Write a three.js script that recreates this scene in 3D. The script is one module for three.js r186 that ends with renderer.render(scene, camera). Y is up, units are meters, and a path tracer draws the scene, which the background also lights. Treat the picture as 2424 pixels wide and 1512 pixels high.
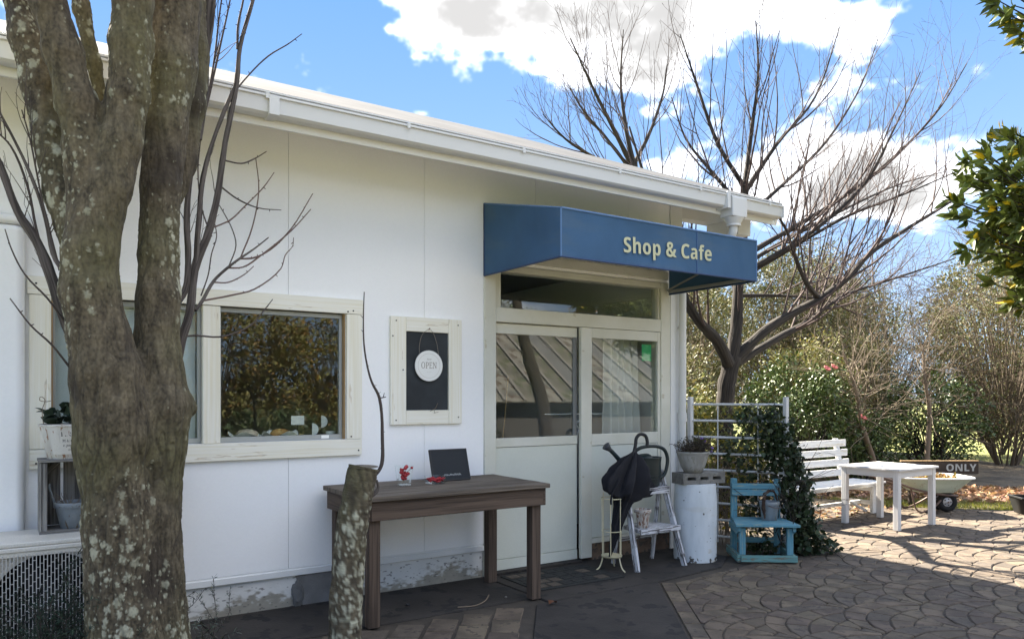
import * as THREE from 'three';
import { RoundedBoxGeometry } from 'three/addons/geometries/RoundedBoxGeometry.js';
import { ImprovedNoise } from 'three/addons/math/ImprovedNoise.js';
import { MarchingCubes } from 'three/addons/objects/MarchingCubes.js';
import { TessellateModifier } from 'three/addons/modifiers/TessellateModifier.js';
import { FontLoader } from 'three/addons/loaders/FontLoader.js';
import { TextGeometry } from 'three/addons/geometries/TextGeometry.js';
import * as BGU from 'three/addons/utils/BufferGeometryUtils.js';

// ---------------------------------------------------------------- camera, sun, sky, exposure
const scene = new THREE.Scene();
const renderer = new THREE.WebGLRenderer({ antialias: true });
renderer.toneMapping = THREE.LinearToneMapping;
const EXPOSURE = 6.6;
renderer.toneMappingExposure = EXPOSURE;
renderer.shadowMap.enabled = true;
renderer.setSize(1024, 638);

const camera = new THREE.PerspectiveCamera(THREE.MathUtils.radToDeg(2 * Math.atan(937 / 1800)), 2424 / 1874, 0.05, 400);
camera.position.set(0, 1.45, 5.2);
camera.lookAt(0.5521, 1.45, 5.2 - 0.8338);
camera.setViewOffset(2424, 1874, 0, 0, 2424, 1512);        // risen front of the lens: verticals stay upright
scene.add(camera);

const SUN_DIR = new THREE.Vector3(-0.075, 1.0, -1.08).normalize();
const sun = new THREE.DirectionalLight(new THREE.Color().setRGB(1.0, 0.91, 0.77), 5.0);
sun.name = 'sun';
sun.position.copy(SUN_DIR).multiplyScalar(40).add(new THREE.Vector3(5, 0, 0));
sun.target.position.set(5, 0, 0);
sun.castShadow = true;
sun.shadow.mapSize.set(4096, 4096);
sun.shadow.radius = 1;
Object.assign(sun.shadow.camera, { left: -16, right: 16, top: 16, bottom: -16, near: 1, far: 90 });
scene.add(sun, sun.target);

// seeded random numbers and noise
function mulberry(a) { return () => { a |= 0; a = (a + 0x6d2b79f5) | 0; let t = Math.imul(a ^ (a >>> 15), 1 | a); t = (t + Math.imul(t ^ (t >>> 7), 61 | t)) ^ t; return ((t ^ (t >>> 14)) >>> 0) / 4294967296; }; }
let rnd = mulberry(7);
const rr = (a, b) => a + (b - a) * rnd();
function hash2(x, y, s) { let h = Math.imul(x, 374761393) ^ Math.imul(y, 668265263) ^ Math.imul(s, 2246822519); h = Math.imul(h ^ (h >>> 13), 1274126177); return ((h ^ (h >>> 16)) >>> 0) / 4294967296; }
const mod = (a, n) => ((a % n) + n) % n;
function vnoise(x, y, p, q, s) {            // value noise that repeats after p, q cells
  const ix = Math.floor(x), iy = Math.floor(y), fx = x - ix, fy = y - iy, u = fx * fx * (3 - 2 * fx), v = fy * fy * (3 - 2 * fy);
  const x0 = mod(ix, p), x1 = mod(ix + 1, p), y0 = mod(iy, q), y1 = mod(iy + 1, q);
  const a = hash2(x0, y0, s), b = hash2(x1, y0, s), c = hash2(x0, y1, s), d = hash2(x1, y1, s);
  return a + (b - a) * u + (c - a) * v + (a - b - c + d) * u * v;
}
function fbm(u, v, p, q, oct, s) { let t = 0, a = 0.5, n = 0; for (let i = 0; i < oct; i++) { t += a * vnoise(u * p, v * q, p, q, s + i * 17); n += a; a *= 0.5; p *= 2; q *= 2; } return t / n; }
const sstep = (a, b, x) => { const t = Math.min(1, Math.max(0, (x - a) / (b - a))); return t * t * (3 - 2 * t); };
const mix = (a, b, t) => a + (b - a) * t;
const perlin = new ImprovedNoise();
const n3 = (x, y, z) => perlin.noise(x, y, z);

// the sky: blue air with broken white cumulus all round
function makeSky() {
  const W = 3072, H = 1536, data = new Float32Array(W * H * 4);
  const fwd = Math.atan2(-0.8338, 0.5521);
  const puffs = [[-8.9, 28, 2.9, 1.4, 1], [-4.2, 26.9, 3.5, 2.2, 1], [-0.4, 26.5, 3.8, 2.7, 1.1], [3.8, 27.9, 6.4, 3.5, 1.2], [8.5, 25.7, 4.1, 3.5, 1.2], [10.3, 23.5, 2.2, 1.9, 0.9], [12.8, 27.2, 6.4, 3.2, 1.1],
    [4.1, 22.5, 1.9, 0.6, 0.6], [1.8, 23.2, 0.6, 0.4, 0.4], [-9.1, 25.4, 0.6, 0.3, 0.6], [20.4, 25, 3.8, 1.6, 1], [24.7, 23.6, 2.9, 1.6, 0.7], [10.9, 22.2, 1.6, 1, 0.5], [11.9, 16.7, 1.9, 1.3, 0.9], [17.8, 15.6, 2.2, 1.9, 1],
    [20.9, 17.5, 2.9, 1.4, 0.7], [23.9, 16.3, 3.5, 1.9, 1], [25.7, 14.2, 4.1, 2.2, 1], [21.7, 13.5, 5.4, 1.9, 1], [27.5, 13, 3.2, 1.6, 0.9], [15.2, 13.2, 3.2, 1.3, 0.8], [-20.5, 21.2, 1.6, 1, 0.7], [-33.3, 22.6, 1.9, 1.9, 0.6], [23.1, 20.4, 3.5, 1, 0.35], [30, 23.8, 3.8, 1.6, 0.4]];
  const big = 1 << 20;
  for (let r = 0; r < H; r++) {
    const up = ((r + 0.5) / H - 0.5) * Math.PI, y = Math.sin(up), el = (up * 180) / Math.PI;
    for (let c = 0; c < W; c++) {
      const k = (r * W + c) * 4, az = ((c + 0.5) / W - 0.5) * 2 * Math.PI;
      let R = 0.30, G = 0.32, B = 0.33;
      if (y > 0) {
        const h = Math.pow(1 - y, 3.2);
        R = mix(0.072, 0.40, h); G = mix(0.195, 0.54, h); B = mix(0.455, 0.72, h);
        const cx = (Math.cos(az) * Math.cos(up)) / (y + 0.13), cz = (Math.sin(az) * Math.cos(up)) / (y + 0.13);
        let a = ((az - fwd) * 180) / Math.PI; a = mod(a + 180, 360) - 180;
        let n = 0, amp = 0.5, f = 1.15;
        for (let i = 0; i < 6; i++) { n += amp * vnoise(cx * f + 31, cz * f + 57, big, big, 90 + i); amp *= 0.52; f *= 2.07; }
        const seen = Math.abs(a) < 46 && el < 36 ? sstep(46, 38, Math.abs(a)) * sstep(36, 30, el) : 0;
        let d = (n - 0.425 - 0.12 * y) * 4.2;                                   // the field of clouds, thinned overhead out of view to cut skylight on the ground
        if (seen > 0) {
          let fine = 0, fa = 0.5, ff = 0.28;
          for (let i = 0; i < 6; i++) { fine += fa * vnoise(a * ff + 90, el * ff * 1.6 + 40, big, big, 190 + i); fa *= 0.62; ff *= 2.1; }
          let p = 0;
          for (const [pa, pe, ra, re, w] of puffs) { const u = (a - pa) / ra, v = (el - pe) / re, q = u * u + v * v; if (q < 5) p += w * Math.exp(-q); }
          p = Math.min(p, 1.6) + (fine - 0.68) * 1.7 - 0.30;
          d = mix(d, p * 1.5, seen);
        }
        d = Math.max(0, d) * sstep(0.02, 0.12, y);
        const belly = fbm(cx * 0.05 + 0.5, cz * 0.05 + 0.5, 18, 18, 7, 77), alpha = 1 - Math.exp(-d * d * 1.5 - d * 0.4), core = sstep(0.2, 2.1, d) * sstep(0.22, 0.66, belly), lum = Math.pow(1.9, 1 - core) * Math.pow(0.36, core);
        R = mix(R, lum, alpha); G = mix(G, lum * 0.99, alpha); B = mix(B, lum * 0.985, alpha);
      }
      data[k] = R / 2.95; data[k + 1] = G / 2.95; data[k + 2] = B / 2.95; data[k + 3] = 1;
    }
  }
  const t = new THREE.DataTexture(data, W, H, THREE.RGBAFormat, THREE.FloatType);
  t.mapping = THREE.EquirectangularReflectionMapping; t.magFilter = THREE.LinearFilter; t.minFilter = THREE.LinearFilter; t.needsUpdate = true;
  return t;
}
scene.background = makeSky();
scene.environment = scene.background;

// ---------------------------------------------------------------- helpers
const names = new Map();
function numbered(n) { const k = names.get(n) || 0; names.set(n, k + 1); return k ? n + '_' + String(k).padStart(3, '0') : n; }
function thing(name, label, category, pos = [0, 0, 0], turn = 0, group) {
  const g = new THREE.Group(); g.name = numbered(name); g.position.set(...pos); g.rotation.y = turn;
  g.userData = { label, category }; if (group) g.userData.group = group;
  scene.add(g); return g;
}
function structure(name, label, category) { const g = new THREE.Group(); g.name = name; g.userData = { kind: 'structure', label, category }; scene.add(g); return g; }
function obj(name, geo, mat, parent) {
  if (Array.isArray(geo)) geo = geo.length > 1 ? merge(geo) : geo[0];
  const m = new THREE.Mesh(geo, mat); m.name = name; m.castShadow = m.receiveShadow = true; parent.add(m); return m;
}
function tag(o, label, category, group, kind) { o.userData.label = label; o.userData.category = category; if (group) o.userData.group = group; if (kind) o.userData.kind = kind; return o; }
function single(name, geo, mat, label, category, group) { const o = obj(numbered(name), geo, mat, scene); return tag(o, label, category, group); }
function merge(list) {
  const keep = ['position', 'normal', 'uv'].filter((k) => list.every((g) => g.attributes[k]));
  if (list.every((g) => g.attributes.color)) keep.push('color');
  return BGU.mergeGeometries(list.map((g) => { const c = g.index ? g.toNonIndexed() : g.clone(); for (const k of Object.keys(c.attributes)) if (!keep.includes(k)) c.deleteAttribute(k); return c; }));
}
let uvShift = 0;
function uvBox(g, grain = 'x', shift) {          // uv in metres by the side a face points to; u runs along the grain
  g = g.index ? g.toNonIndexed() : g;
  const P = g.attributes.position, N = g.attributes.normal, uv = new Float32Array(P.count * 2), s = shift === undefined ? (uvShift += 0.377) : shift;
  for (let i = 0; i < P.count; i++) {
    const p = { x: P.getX(i), y: P.getY(i), z: P.getZ(i) }, n = { x: Math.abs(N.getX(i)), y: Math.abs(N.getY(i)), z: Math.abs(N.getZ(i)) };
    const out = n.x >= n.y && n.x >= n.z ? 'x' : n.y >= n.z ? 'y' : 'z', rest = ['x', 'y', 'z'].filter((k) => k !== out);
    const a = rest.includes(grain) ? grain : rest[0], b = rest.find((k) => k !== a);
    uv[i * 2] = p[a] + s; uv[i * 2 + 1] = p[b] + s * 1.7 + (out === 'y' ? 0.31 : out === 'x' ? 0.63 : 0);
  }
  g.setAttribute('uv', new THREE.BufferAttribute(uv, 2)); return g;
}
function box(w, h, d, x = 0, y = 0, z = 0, bevel = 0.004, grain) {   // centred in x and z, standing on y
  const g = bevel > 0 ? new RoundedBoxGeometry(w, h, d, 1, Math.min(bevel, w / 2.2, h / 2.2, d / 2.2)) : new THREE.BoxGeometry(w, h, d);
  const o = uvBox(g, grain || (w >= h && w >= d ? 'x' : h >= d ? 'y' : 'z'));
  o.translate(x, y + h / 2, z); return o;
}
const boxR = (x0, x1, y0, y1, z0, z1, bevel = 0.003, grain) => box(x1 - x0, y1 - y0, z1 - z0, (x0 + x1) / 2, y0, (z0 + z1) / 2, bevel, grain);
const V = (a) => new THREE.Vector3(a[0], a[1], a[2]);
function bar(a, b, w, d, bevel = 0.003) {         // a squared bar from a to b
  const A = V(a), B = V(b), L = A.distanceTo(B), g = uvBox(bevel ? new RoundedBoxGeometry(w, L, d, 1, bevel) : new THREE.BoxGeometry(w, L, d), 'y');
  g.applyQuaternion(new THREE.Quaternion().setFromUnitVectors(new THREE.Vector3(0, 1, 0), B.clone().sub(A).normalize()));
  g.translate((A.x + B.x) / 2, (A.y + B.y) / 2, (A.z + B.z) / 2); return g;
}
function rod(pts, r, seg = 6, closed = false, n) { // an even tube through points
  const c = new THREE.CatmullRomCurve3(pts.map(V), closed, 'centripetal');
  return new THREE.TubeGeometry(c, n || Math.max(2, (pts.length - 1) * 5), r, seg, closed);
}
function taper(pts, sides = 6, steps = 3, wob = 0) { // a tapering round limb through [x, y, z, r]
  const c = new THREE.CatmullRomCurve3(pts.map(V), false, 'centripetal'), n = (pts.length - 1) * steps, pos = [], uv = [], idx = [];
  const fr = c.computeFrenetFrames(n, false); let run = 0, prev = null;
  for (let i = 0; i <= n; i++) {
    const t = i / n, q = t * (pts.length - 1), k = Math.min(pts.length - 2, Math.floor(q)), f = q - k, p = c.getPoint(t), r0 = mix(pts[k][3], pts[k + 1][3], f);
    if (prev) run += p.distanceTo(prev); prev = p;
    for (let j = 0; j <= sides; j++) {
      const a = (j / sides) * Math.PI * 2, r = r0 * (1 + wob * n3(p.x * 9 + Math.cos(a) * 1.3, p.y * 9, p.z * 9 + Math.sin(a) * 1.3)), ca = Math.cos(a) * r, sa = Math.sin(a) * r, N = fr.normals[i], B = fr.binormals[i];
      pos.push(p.x + N.x * ca + B.x * sa, p.y + N.y * ca + B.y * sa, p.z + N.z * ca + B.z * sa); uv.push(run, (j / sides) * r0 * 6.28);
    }
  }
  for (let i = 0; i < n; i++) for (let j = 0; j < sides; j++) { const a = i * (sides + 1) + j, b = a + sides + 1; idx.push(a, a + 1, b, b, a + 1, b + 1); }
  const g = new THREE.BufferGeometry(); g.setAttribute('position', new THREE.Float32BufferAttribute(pos, 3)); g.setAttribute('uv', new THREE.Float32BufferAttribute(uv, 2)); g.setIndex(idx); g.computeVertexNormals(); return g;
}
function lathe(pts, seg = 28) { const g = new THREE.LatheGeometry(pts.map((p) => new THREE.Vector2(p[0], p[1])), seg); const U = g.attributes.uv; let L = 0; for (let i = 1; i < pts.length; i++) L += Math.hypot(pts[i][0] - pts[i - 1][0], pts[i][1] - pts[i - 1][1]); const R = Math.max(...pts.map((p) => p[0])); for (let i = 0; i < U.count; i++) U.setXY(i, U.getX(i) * R * 6.28, U.getY(i) * L); return g; }
const at = (g, x, y, z) => { g.translate(x, y, z); return g; };
// thin straight twigs, gathered into one geometry
class Twigs {
  constructor(sides = 4) { this.s = sides; this.pos = []; this.nor = []; this.idx = []; this.uv = []; }
  add(a, b, r0, r1) {
    const d = b.clone().sub(a), L = d.length(); if (L < 1e-5) return; d.divideScalar(L);
    const e = Math.abs(d.y) < 0.9 ? new THREE.Vector3(0, 1, 0) : new THREE.Vector3(1, 0, 0), u = e.clone().cross(d).normalize(), v = d.clone().cross(u), o = this.pos.length / 3, s = this.s;
    for (let j = 0; j < s; j++) {
      const t = (j / s) * Math.PI * 2, cx = u.x * Math.cos(t) + v.x * Math.sin(t), cy = u.y * Math.cos(t) + v.y * Math.sin(t), cz = u.z * Math.cos(t) + v.z * Math.sin(t);
      this.pos.push(a.x + cx * r0, a.y + cy * r0, a.z + cz * r0, b.x + cx * r1, b.y + cy * r1, b.z + cz * r1); this.nor.push(cx, cy, cz, cx, cy, cz); this.uv.push(0, t * r0, L, t * r0);
    }
    for (let j = 0; j < s; j++) { const p = o + j * 2, q = o + ((j + 1) % s) * 2; this.idx.push(p, q, p + 1, p + 1, q, q + 1); }
  }
  geo() { const g = new THREE.BufferGeometry(); g.setAttribute('position', new THREE.Float32BufferAttribute(this.pos, 3)); g.setAttribute('normal', new THREE.Float32BufferAttribute(this.nor, 3)); g.setAttribute('uv', new THREE.Float32BufferAttribute(this.uv, 2)); g.setIndex(this.idx); return g; }
}
// a branching twig: bends, rises and forks
const UP = new THREE.Vector3(0, 1, 0);
function rdir() { const z = rr(-1, 1), t = rr(0, 6.283), s = Math.sqrt(1 - z * z); return new THREE.Vector3(s * Math.cos(t), z, s * Math.sin(t)); }
function grow(T, p, d, len, rad, depth, o) {
  const n = Math.max(3, Math.round(len / (o.seg || 0.14))), step = len / n; let q = p.clone(), dir = d.clone().normalize();
  for (let i = 0; i < n; i++) {
    dir.addScaledVector(rdir(), o.bend || 0.16).addScaledVector(UP, (o.rise || 0) * step * 3).normalize();
    const e = q.clone().addScaledVector(dir, step), r0 = rad * (1 - (0.75 * i) / n), r1 = rad * (1 - (0.75 * (i + 1)) / n);
    T.add(q, e, Math.max(r0, o.min || 0.0015), Math.max(r1, o.min || 0.0015));
    if (depth > 0 && i > 0 && rnd() < (o.fork || 0.7)) {
      const side = rdir().cross(dir).normalize();
      const k = dir.clone().multiplyScalar(rr(0.75, 1.1)).addScaledVector(side, rr(0.45, 0.8));
      grow(T, e, k, len * rr(0.35, 0.62) * (1 - (0.35 * i) / n), r1 * rr(0.5, 0.72), depth - 1, o);
    }
    if (o.each) o.each(e, dir, depth);
    q = e;
  }
}

// ---------------------------------------------------------------- textures
function paint(size, fn, srgb = true, w = size, h = size) {   // fn(u, v) gives linear r, g, b (or one value)
  const d = new Uint8Array(w * h * 4), enc = (x) => { x = Math.min(1, Math.max(0, x)); return Math.round(255 * (srgb ? (x <= 0.0031308 ? x * 12.92 : 1.055 * Math.pow(x, 1 / 2.4) - 0.055) : x)); };
  for (let j = 0; j < h; j++) for (let i = 0; i < w; i++) { let c = fn((i + 0.5) / w, (j + 0.5) / h); if (typeof c === 'number') c = [c, c, c]; const k = (j * w + i) * 4; d[k] = enc(c[0]); d[k + 1] = enc(c[1]); d[k + 2] = enc(c[2]); d[k + 3] = 255; }
  const t = new THREE.DataTexture(d, w, h); t.wrapS = t.wrapT = THREE.RepeatWrapping; t.magFilter = THREE.LinearFilter; t.minFilter = THREE.LinearMipmapLinearFilter; t.generateMipmaps = true; if (srgb) t.colorSpace = THREE.SRGBColorSpace; t.needsUpdate = true; return t;
}
const rep = (t, mu, mv = mu) => { t.repeat.set(1 / mu, 1 / mv); return t; };   // one picture covers mu by mv metres
const lin = (r, g, b) => new THREE.Color().setRGB(r, g, b);
const mix3 = (a, b, t) => [mix(a[0], b[0], t), mix(a[1], b[1], t), mix(a[2], b[2], t)];
const std = (o) => new THREE.MeshStandardMaterial({ roughness: 0.8, ...o });
function plain(r, g, b, rough = 0.7, more = {}) { return std({ color: lin(r, g, b), roughness: rough, ...more }); }
function wood(a, b, seed, { chip = 0, under = [0.2, 0.15, 0.1], size = 256, mu = 1.2, mv = 0.4, bump = 0.002, rough = 0.8, streak = 1 } = {}) {
  const f = (u, v) => { const warp = fbm(u, v, 3, 4, 3, seed + 5) * 0.05; return fbm(u, v + warp, 3, 34, 4, seed); };
  const mask = (u, v) => { const m = 0.62 * fbm(u, v, 4, 22, 4, seed + 40) + 0.38 * fbm(u, v, 14, 26, 3, seed + 60); return sstep(0.645 - chip, 0.685 - chip, m); };
  const map = rep(paint(size, (u, v) => { const g = f(u, v), blot = fbm(u, v, 3, 3, 3, seed + 9); let c = mix3(a, b, Math.min(1, Math.max(0, (g - 0.5) * 2.2 * streak + 0.5 + (blot - 0.5) * 0.8))); if (chip) { const w = under, k = mask(u, v); c = mix3(c, mix3(w, [w[0] * 1.6, w[1] * 1.6, w[2] * 1.6], f(v, u)), k); } return c; }), mu, mv);
  const bm = rep(paint(size, (u, v) => f(u, v) * 0.75 + 0.25 * (chip ? 1 - mask(u, v) : fbm(u, v, 9, 80, 2, seed + 3)), false), mu, mv);
  return std({ map, bumpMap: bm, bumpScale: bump, roughness: rough });
}
const gritty = {};
function speckle(a, b, seed, { cells = 6, mu = 1, size = 256, bump = 0.002, rough = 0.9, spots = null, spotAmt = 0.7, con = 2.0, grain = 0.28 } = {}) {
  const map = rep(paint(size, (u, v) => { const g = fbm(u, v, cells, cells, 6, seed); let c = mix3(a, b, Math.min(1, Math.max(0, (g - 0.5) * con + 0.5))); const gr = 1 - grain / 2 + grain * hash2(Math.floor(u * size), Math.floor(v * size), seed); c = c.map((x) => x * gr); if (spots) c = mix3(c, spots, sstep(spotAmt, spotAmt + 0.06, fbm(u, v, cells * 3, cells * 3, 4, seed + 31))); return c; }), mu);
  const key = mu < 0.35 ? 0.3 : mu < 0.75 ? 0.6 : 1.3, bm = gritty[key] || (gritty[key] = rep(paint(256, (u, v) => 0.6 * fbm(u, v, 12, 12, 5, 2) + 0.4 * hash2(Math.floor(u * 256), Math.floor(v * 256), 1), false), key));
  return std({ map, bumpMap: bm, bumpScale: bump, roughness: rough });
}
const M = {};
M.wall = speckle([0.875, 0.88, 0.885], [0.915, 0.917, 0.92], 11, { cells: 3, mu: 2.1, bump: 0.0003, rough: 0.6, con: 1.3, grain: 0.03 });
M.wallCore = plain(0.16, 0.16, 0.16, 0.9);
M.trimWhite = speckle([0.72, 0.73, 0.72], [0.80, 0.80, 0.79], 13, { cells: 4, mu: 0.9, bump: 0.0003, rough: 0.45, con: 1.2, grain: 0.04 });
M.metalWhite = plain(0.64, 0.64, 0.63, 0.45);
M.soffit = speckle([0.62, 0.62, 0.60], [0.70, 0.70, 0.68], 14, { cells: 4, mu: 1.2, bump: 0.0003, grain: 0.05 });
M.roof = speckle([0.105, 0.107, 0.11], [0.135, 0.137, 0.14], 15, { cells: 5, mu: 1.4, bump: 0.001, rough: 0.75, grain: 0.1 });
M.roof = new THREE.MeshPhysicalMaterial({ map: M.roof.map, bumpMap: M.roof.bumpMap, bumpScale: 0.001, roughness: 1, specularIntensity: 0.05 });
M.cream = wood([0.78, 0.74, 0.60], [0.86, 0.84, 0.76], 21, { chip: -0.045, under: [0.50, 0.45, 0.36], mu: 1.3, mv: 0.35, bump: 0.0012, rough: 0.7, streak: 0.7 });
M.door = speckle([0.60, 0.62, 0.54], [0.68, 0.70, 0.63], 25, { cells: 3, mu: 1.7, bump: 0.0004, rough: 0.5, con: 1.7, grain: 0.05 });
M.doorFrame = speckle([0.58, 0.575, 0.48], [0.68, 0.675, 0.60], 27, { cells: 4, mu: 1.1, bump: 0.0004, rough: 0.5, con: 1.8, spots: [0.50, 0.47, 0.36], spotAmt: 0.76, grain: 0.06 });
M.brownWood = wood([0.042, 0.028, 0.020], [0.108, 0.074, 0.053], 31, { mu: 1.1, mv: 0.28, bump: 0.003, rough: 0.85 });
M.greyTop = wood([0.068, 0.053, 0.040], [0.175, 0.143, 0.112], 33, { mu: 1.3, mv: 0.22, bump: 0.003, rough: 0.8 });
M.crate = wood([0.09, 0.085, 0.08], [0.26, 0.25, 0.235], 35, { mu: 0.7, mv: 0.2, bump: 0.003, rough: 0.9 });
M.ladder = wood([0.46, 0.47, 0.50], [0.60, 0.61, 0.64], 37, { chip: 0.105, under: [0.09, 0.085, 0.085], mu: 0.6, mv: 0.16, bump: 0.003 });
M.bench = wood([0.58, 0.58, 0.57], [0.68, 0.68, 0.67], 39, { chip: 0.02, under: [0.40, 0.36, 0.28], mu: 1.2, mv: 0.3, bump: 0.002 });
M.whiteTable = wood([0.62, 0.61, 0.59], [0.72, 0.71, 0.69], 41, { chip: 0.0, under: [0.4, 0.37, 0.3], mu: 1.0, mv: 0.3, bump: 0.0012 });
M.blueChair = wood([0.075, 0.215, 0.285], [0.125, 0.30, 0.37], 43, { chip: 0.035, under: [0.20, 0.24, 0.20], mu: 0.6, mv: 0.18, bump: 0.002, rough: 0.75 });
M.darkFoot = wood([0.10, 0.22, 0.22], [0.15, 0.32, 0.30], 44, { chip: 0.07, under: [0.12, 0.11, 0.08], mu: 0.6, mv: 0.18, bump: 0.002 });
M.canvas = (() => { const map = rep(paint(512, (u, v) => { const w = 0.93 + 0.07 * Math.sin(u * 6.283 * 160) * Math.sin(v * 6.283 * 160) + 0.16 * (hash2(Math.floor(u * 512), Math.floor(v * 512), 52) - 0.5), g = fbm(u, v, 3, 3, 6, 51), fade = sstep(0.55, 0.75, fbm(u, v, 2, 9, 5, 57)), d = 0.74 + 0.52 * g; return mix3([0.042 * w * d, 0.104 * w * d, 0.202 * w * d], [0.08 * w, 0.13 * w, 0.19 * w], fade * 0.35); }), 1.1); return std({ map, bumpMap: rep(paint(512, (u, v) => 0.3 * (0.5 + 0.5 * Math.sin(u * 6.283 * 128) * Math.sin(v * 6.283 * 128)) + 0.7 * fbm(u, v, 6, 3, 4, 59), false), 1.1), bumpScale: 0.006, roughness: 0.92, side: THREE.DoubleSide }); })();
M.navy = plain(0.010, 0.016, 0.038, 0.9, { side: THREE.DoubleSide });
M.lettering = plain(0.50, 0.50, 0.33, 0.8);
M.board = speckle([0.016, 0.020, 0.024], [0.030, 0.036, 0.042], 53, { cells: 4, mu: 0.5, bump: 0.0003, rough: 0.75 });
M.black = plain(0.012, 0.012, 0.014, 0.6);
M.cloth = plain(0.0085, 0.0088, 0.013, 0.95, { side: THREE.DoubleSide });
M.can = plain(0.006, 0.016, 0.018, 0.42);
M.rose = plain(0.05, 0.055, 0.065, 0.5);
M.wire = plain(0.66, 0.60, 0.40, 0.5);
M.glass = new THREE.MeshPhysicalMaterial({ color: lin(0.93, 0.96, 0.95), transmission: 1, thickness: 0, roughness: 0.0, ior: 1.62, side: THREE.DoubleSide, bumpMap: rep(paint(128, (u, v) => fbm(u, v, 3, 3, 2, 401), false), 0.9), bumpScale: 0.00022 });
M.jar = new THREE.MeshPhysicalMaterial({ color: lin(0.97, 0.99, 0.98), transmission: 1, thickness: 0, roughness: 0.02, ior: 1.45, side: THREE.DoubleSide });
M.red = plain(0.36, 0.012, 0.022, 0.5);
M.concrete = speckle([0.023, 0.0190, 0.016], [0.038, 0.0315, 0.027], 61, { cells: 5, mu: 1.3, size: 512, bump: 0.004, spots: [0.014, 0.0125, 0.0115], spotAmt: 0.62, con: 2.6 });
M.groove = speckle([0.040, 0.032, 0.024], [0.066, 0.053, 0.040], 63, { cells: 8, mu: 0.7, bump: 0.003 });
M.stones = [[0.108, 0.0821, 0.0583], [0.1285, 0.0961, 0.067], [0.0929, 0.0734, 0.0551], [0.1166, 0.0896, 0.0616], [0.1015, 0.0756, 0.0562], [0.1318, 0.1026, 0.0691]].map((c, i) => speckle(c.map((x) => x * 0.72), c.map((x) => x * 1.2), 65 + i * 3, { cells: 5, mu: 0.55, bump: 0.004, con: 2.4, spots: c.map((x, k) => x * [0.62, 0.62, 0.66][k]), spotAmt: 0.63 }));
M.earth = speckle([0.06, 0.045, 0.03], [0.13, 0.10, 0.065], 85, { cells: 8, mu: 1.6, bump: 0.01 });
M.lawn = speckle([0.10, 0.13, 0.025], [0.22, 0.22, 0.06], 87, { cells: 9, mu: 2.5, size: 512, bump: 0.02, spots: [0.17, 0.13, 0.07], spotAmt: 0.64 });
M.bounceGravel = speckle([0.24, 0.22, 0.19], [0.42, 0.40, 0.36], 88, { cells: 20, mu: 1.2, size: 512, bump: 0.012 });  // pale colour of the added bounce strip
M.block = speckle([0.14, 0.132, 0.118], [0.23, 0.22, 0.20], 89, { cells: 7, mu: 0.3, bump: 0.004, spots: [0.12, 0.12, 0.10], spotAmt: 0.64 });
M.bowl = speckle([0.25, 0.245, 0.225], [0.35, 0.345, 0.32], 91, { cells: 5, mu: 0.25, bump: 0.002, spots: [0.26, 0.25, 0.22], spotAmt: 0.62 });
M.potWhite = speckle([0.56, 0.54, 0.50], [0.70, 0.68, 0.64], 93, { cells: 5, mu: 0.2, bump: 0.001, spots: [0.33, 0.19, 0.12], spotAmt: 0.66, grain: 0.1 });
M.potWorn = speckle([0.42, 0.38, 0.34], [0.60, 0.57, 0.53], 94, { cells: 6, mu: 0.2, bump: 0.002, spots: [0.20, 0.10, 0.06], spotAmt: 0.56, grain: 0.15 });
M.soil = speckle([0.022, 0.017, 0.012], [0.05, 0.04, 0.028], 95, { cells: 9, mu: 0.3, bump: 0.008 });
M.zinc = speckle([0.16, 0.19, 0.22], [0.26, 0.29, 0.31], 97, { cells: 4, mu: 0.3, bump: 0.001, rough: 0.55, spots: [0.10, 0.075, 0.05], spotAmt: 0.66 });
M.drum = wood([0.70, 0.75, 0.77], [0.82, 0.86, 0.88], 99, { chip: 0.006, under: [0.10, 0.09, 0.08], mu: 0.9, mv: 0.5, bump: 0.0015, rough: 0.55 });
M.acBody = speckle([0.62, 0.59, 0.53], [0.70, 0.67, 0.61], 101, { cells: 3, mu: 0.8, bump: 0.0004, rough: 0.5 });
M.rubber = speckle([0.010, 0.011, 0.011], [0.022, 0.023, 0.022], 103, { cells: 8, mu: 0.3, bump: 0.003 });
M.interior = plain(0.30, 0.27, 0.23, 0.9);
M.interiorFloor = wood([0.10, 0.07, 0.05], [0.18, 0.13, 0.09], 105, { mu: 1.2, mv: 0.4 });
M.pineWood = wood([0.30, 0.19, 0.09], [0.42, 0.28, 0.14], 107, { mu: 0.8, mv: 0.2, bump: 0.001 });
M.paper = plain(0.78, 0.77, 0.74, 0.9, { side: THREE.DoubleSide });
M.bread = speckle([0.42, 0.19, 0.05], [0.62, 0.36, 0.12], 109, { cells: 4, mu: 0.12, bump: 0.002, rough: 0.7 });
M.curtain = new THREE.MeshPhysicalMaterial({ color: lin(0.78, 0.78, 0.76), roughness: 0.95, transmission: 0.25, thickness: 0, side: THREE.DoubleSide });
M.blind = plain(0.62, 0.66, 0.68, 0.9, { side: THREE.DoubleSide });
M.tray = speckle([0.42, 0.50, 0.42], [0.52, 0.60, 0.51], 111, { cells: 4, mu: 0.5, bump: 0.001, rough: 0.5, spots: [0.30, 0.22, 0.14], spotAmt: 0.7 });
M.tube = plain(0.16, 0.11, 0.09, 0.5, { metalness: 0.3 });
M.tyre = plain(0.014, 0.014, 0.015, 0.85);
M.rim = plain(0.52, 0.52, 0.53, 0.4, { metalness: 0.4 });
M.signWood = wood([0.028, 0.019, 0.015], [0.055, 0.038, 0.03], 113, { mu: 0.7, mv: 0.2, bump: 0.002 });
M.chalk = plain(0.40, 0.40, 0.39, 0.9);
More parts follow.
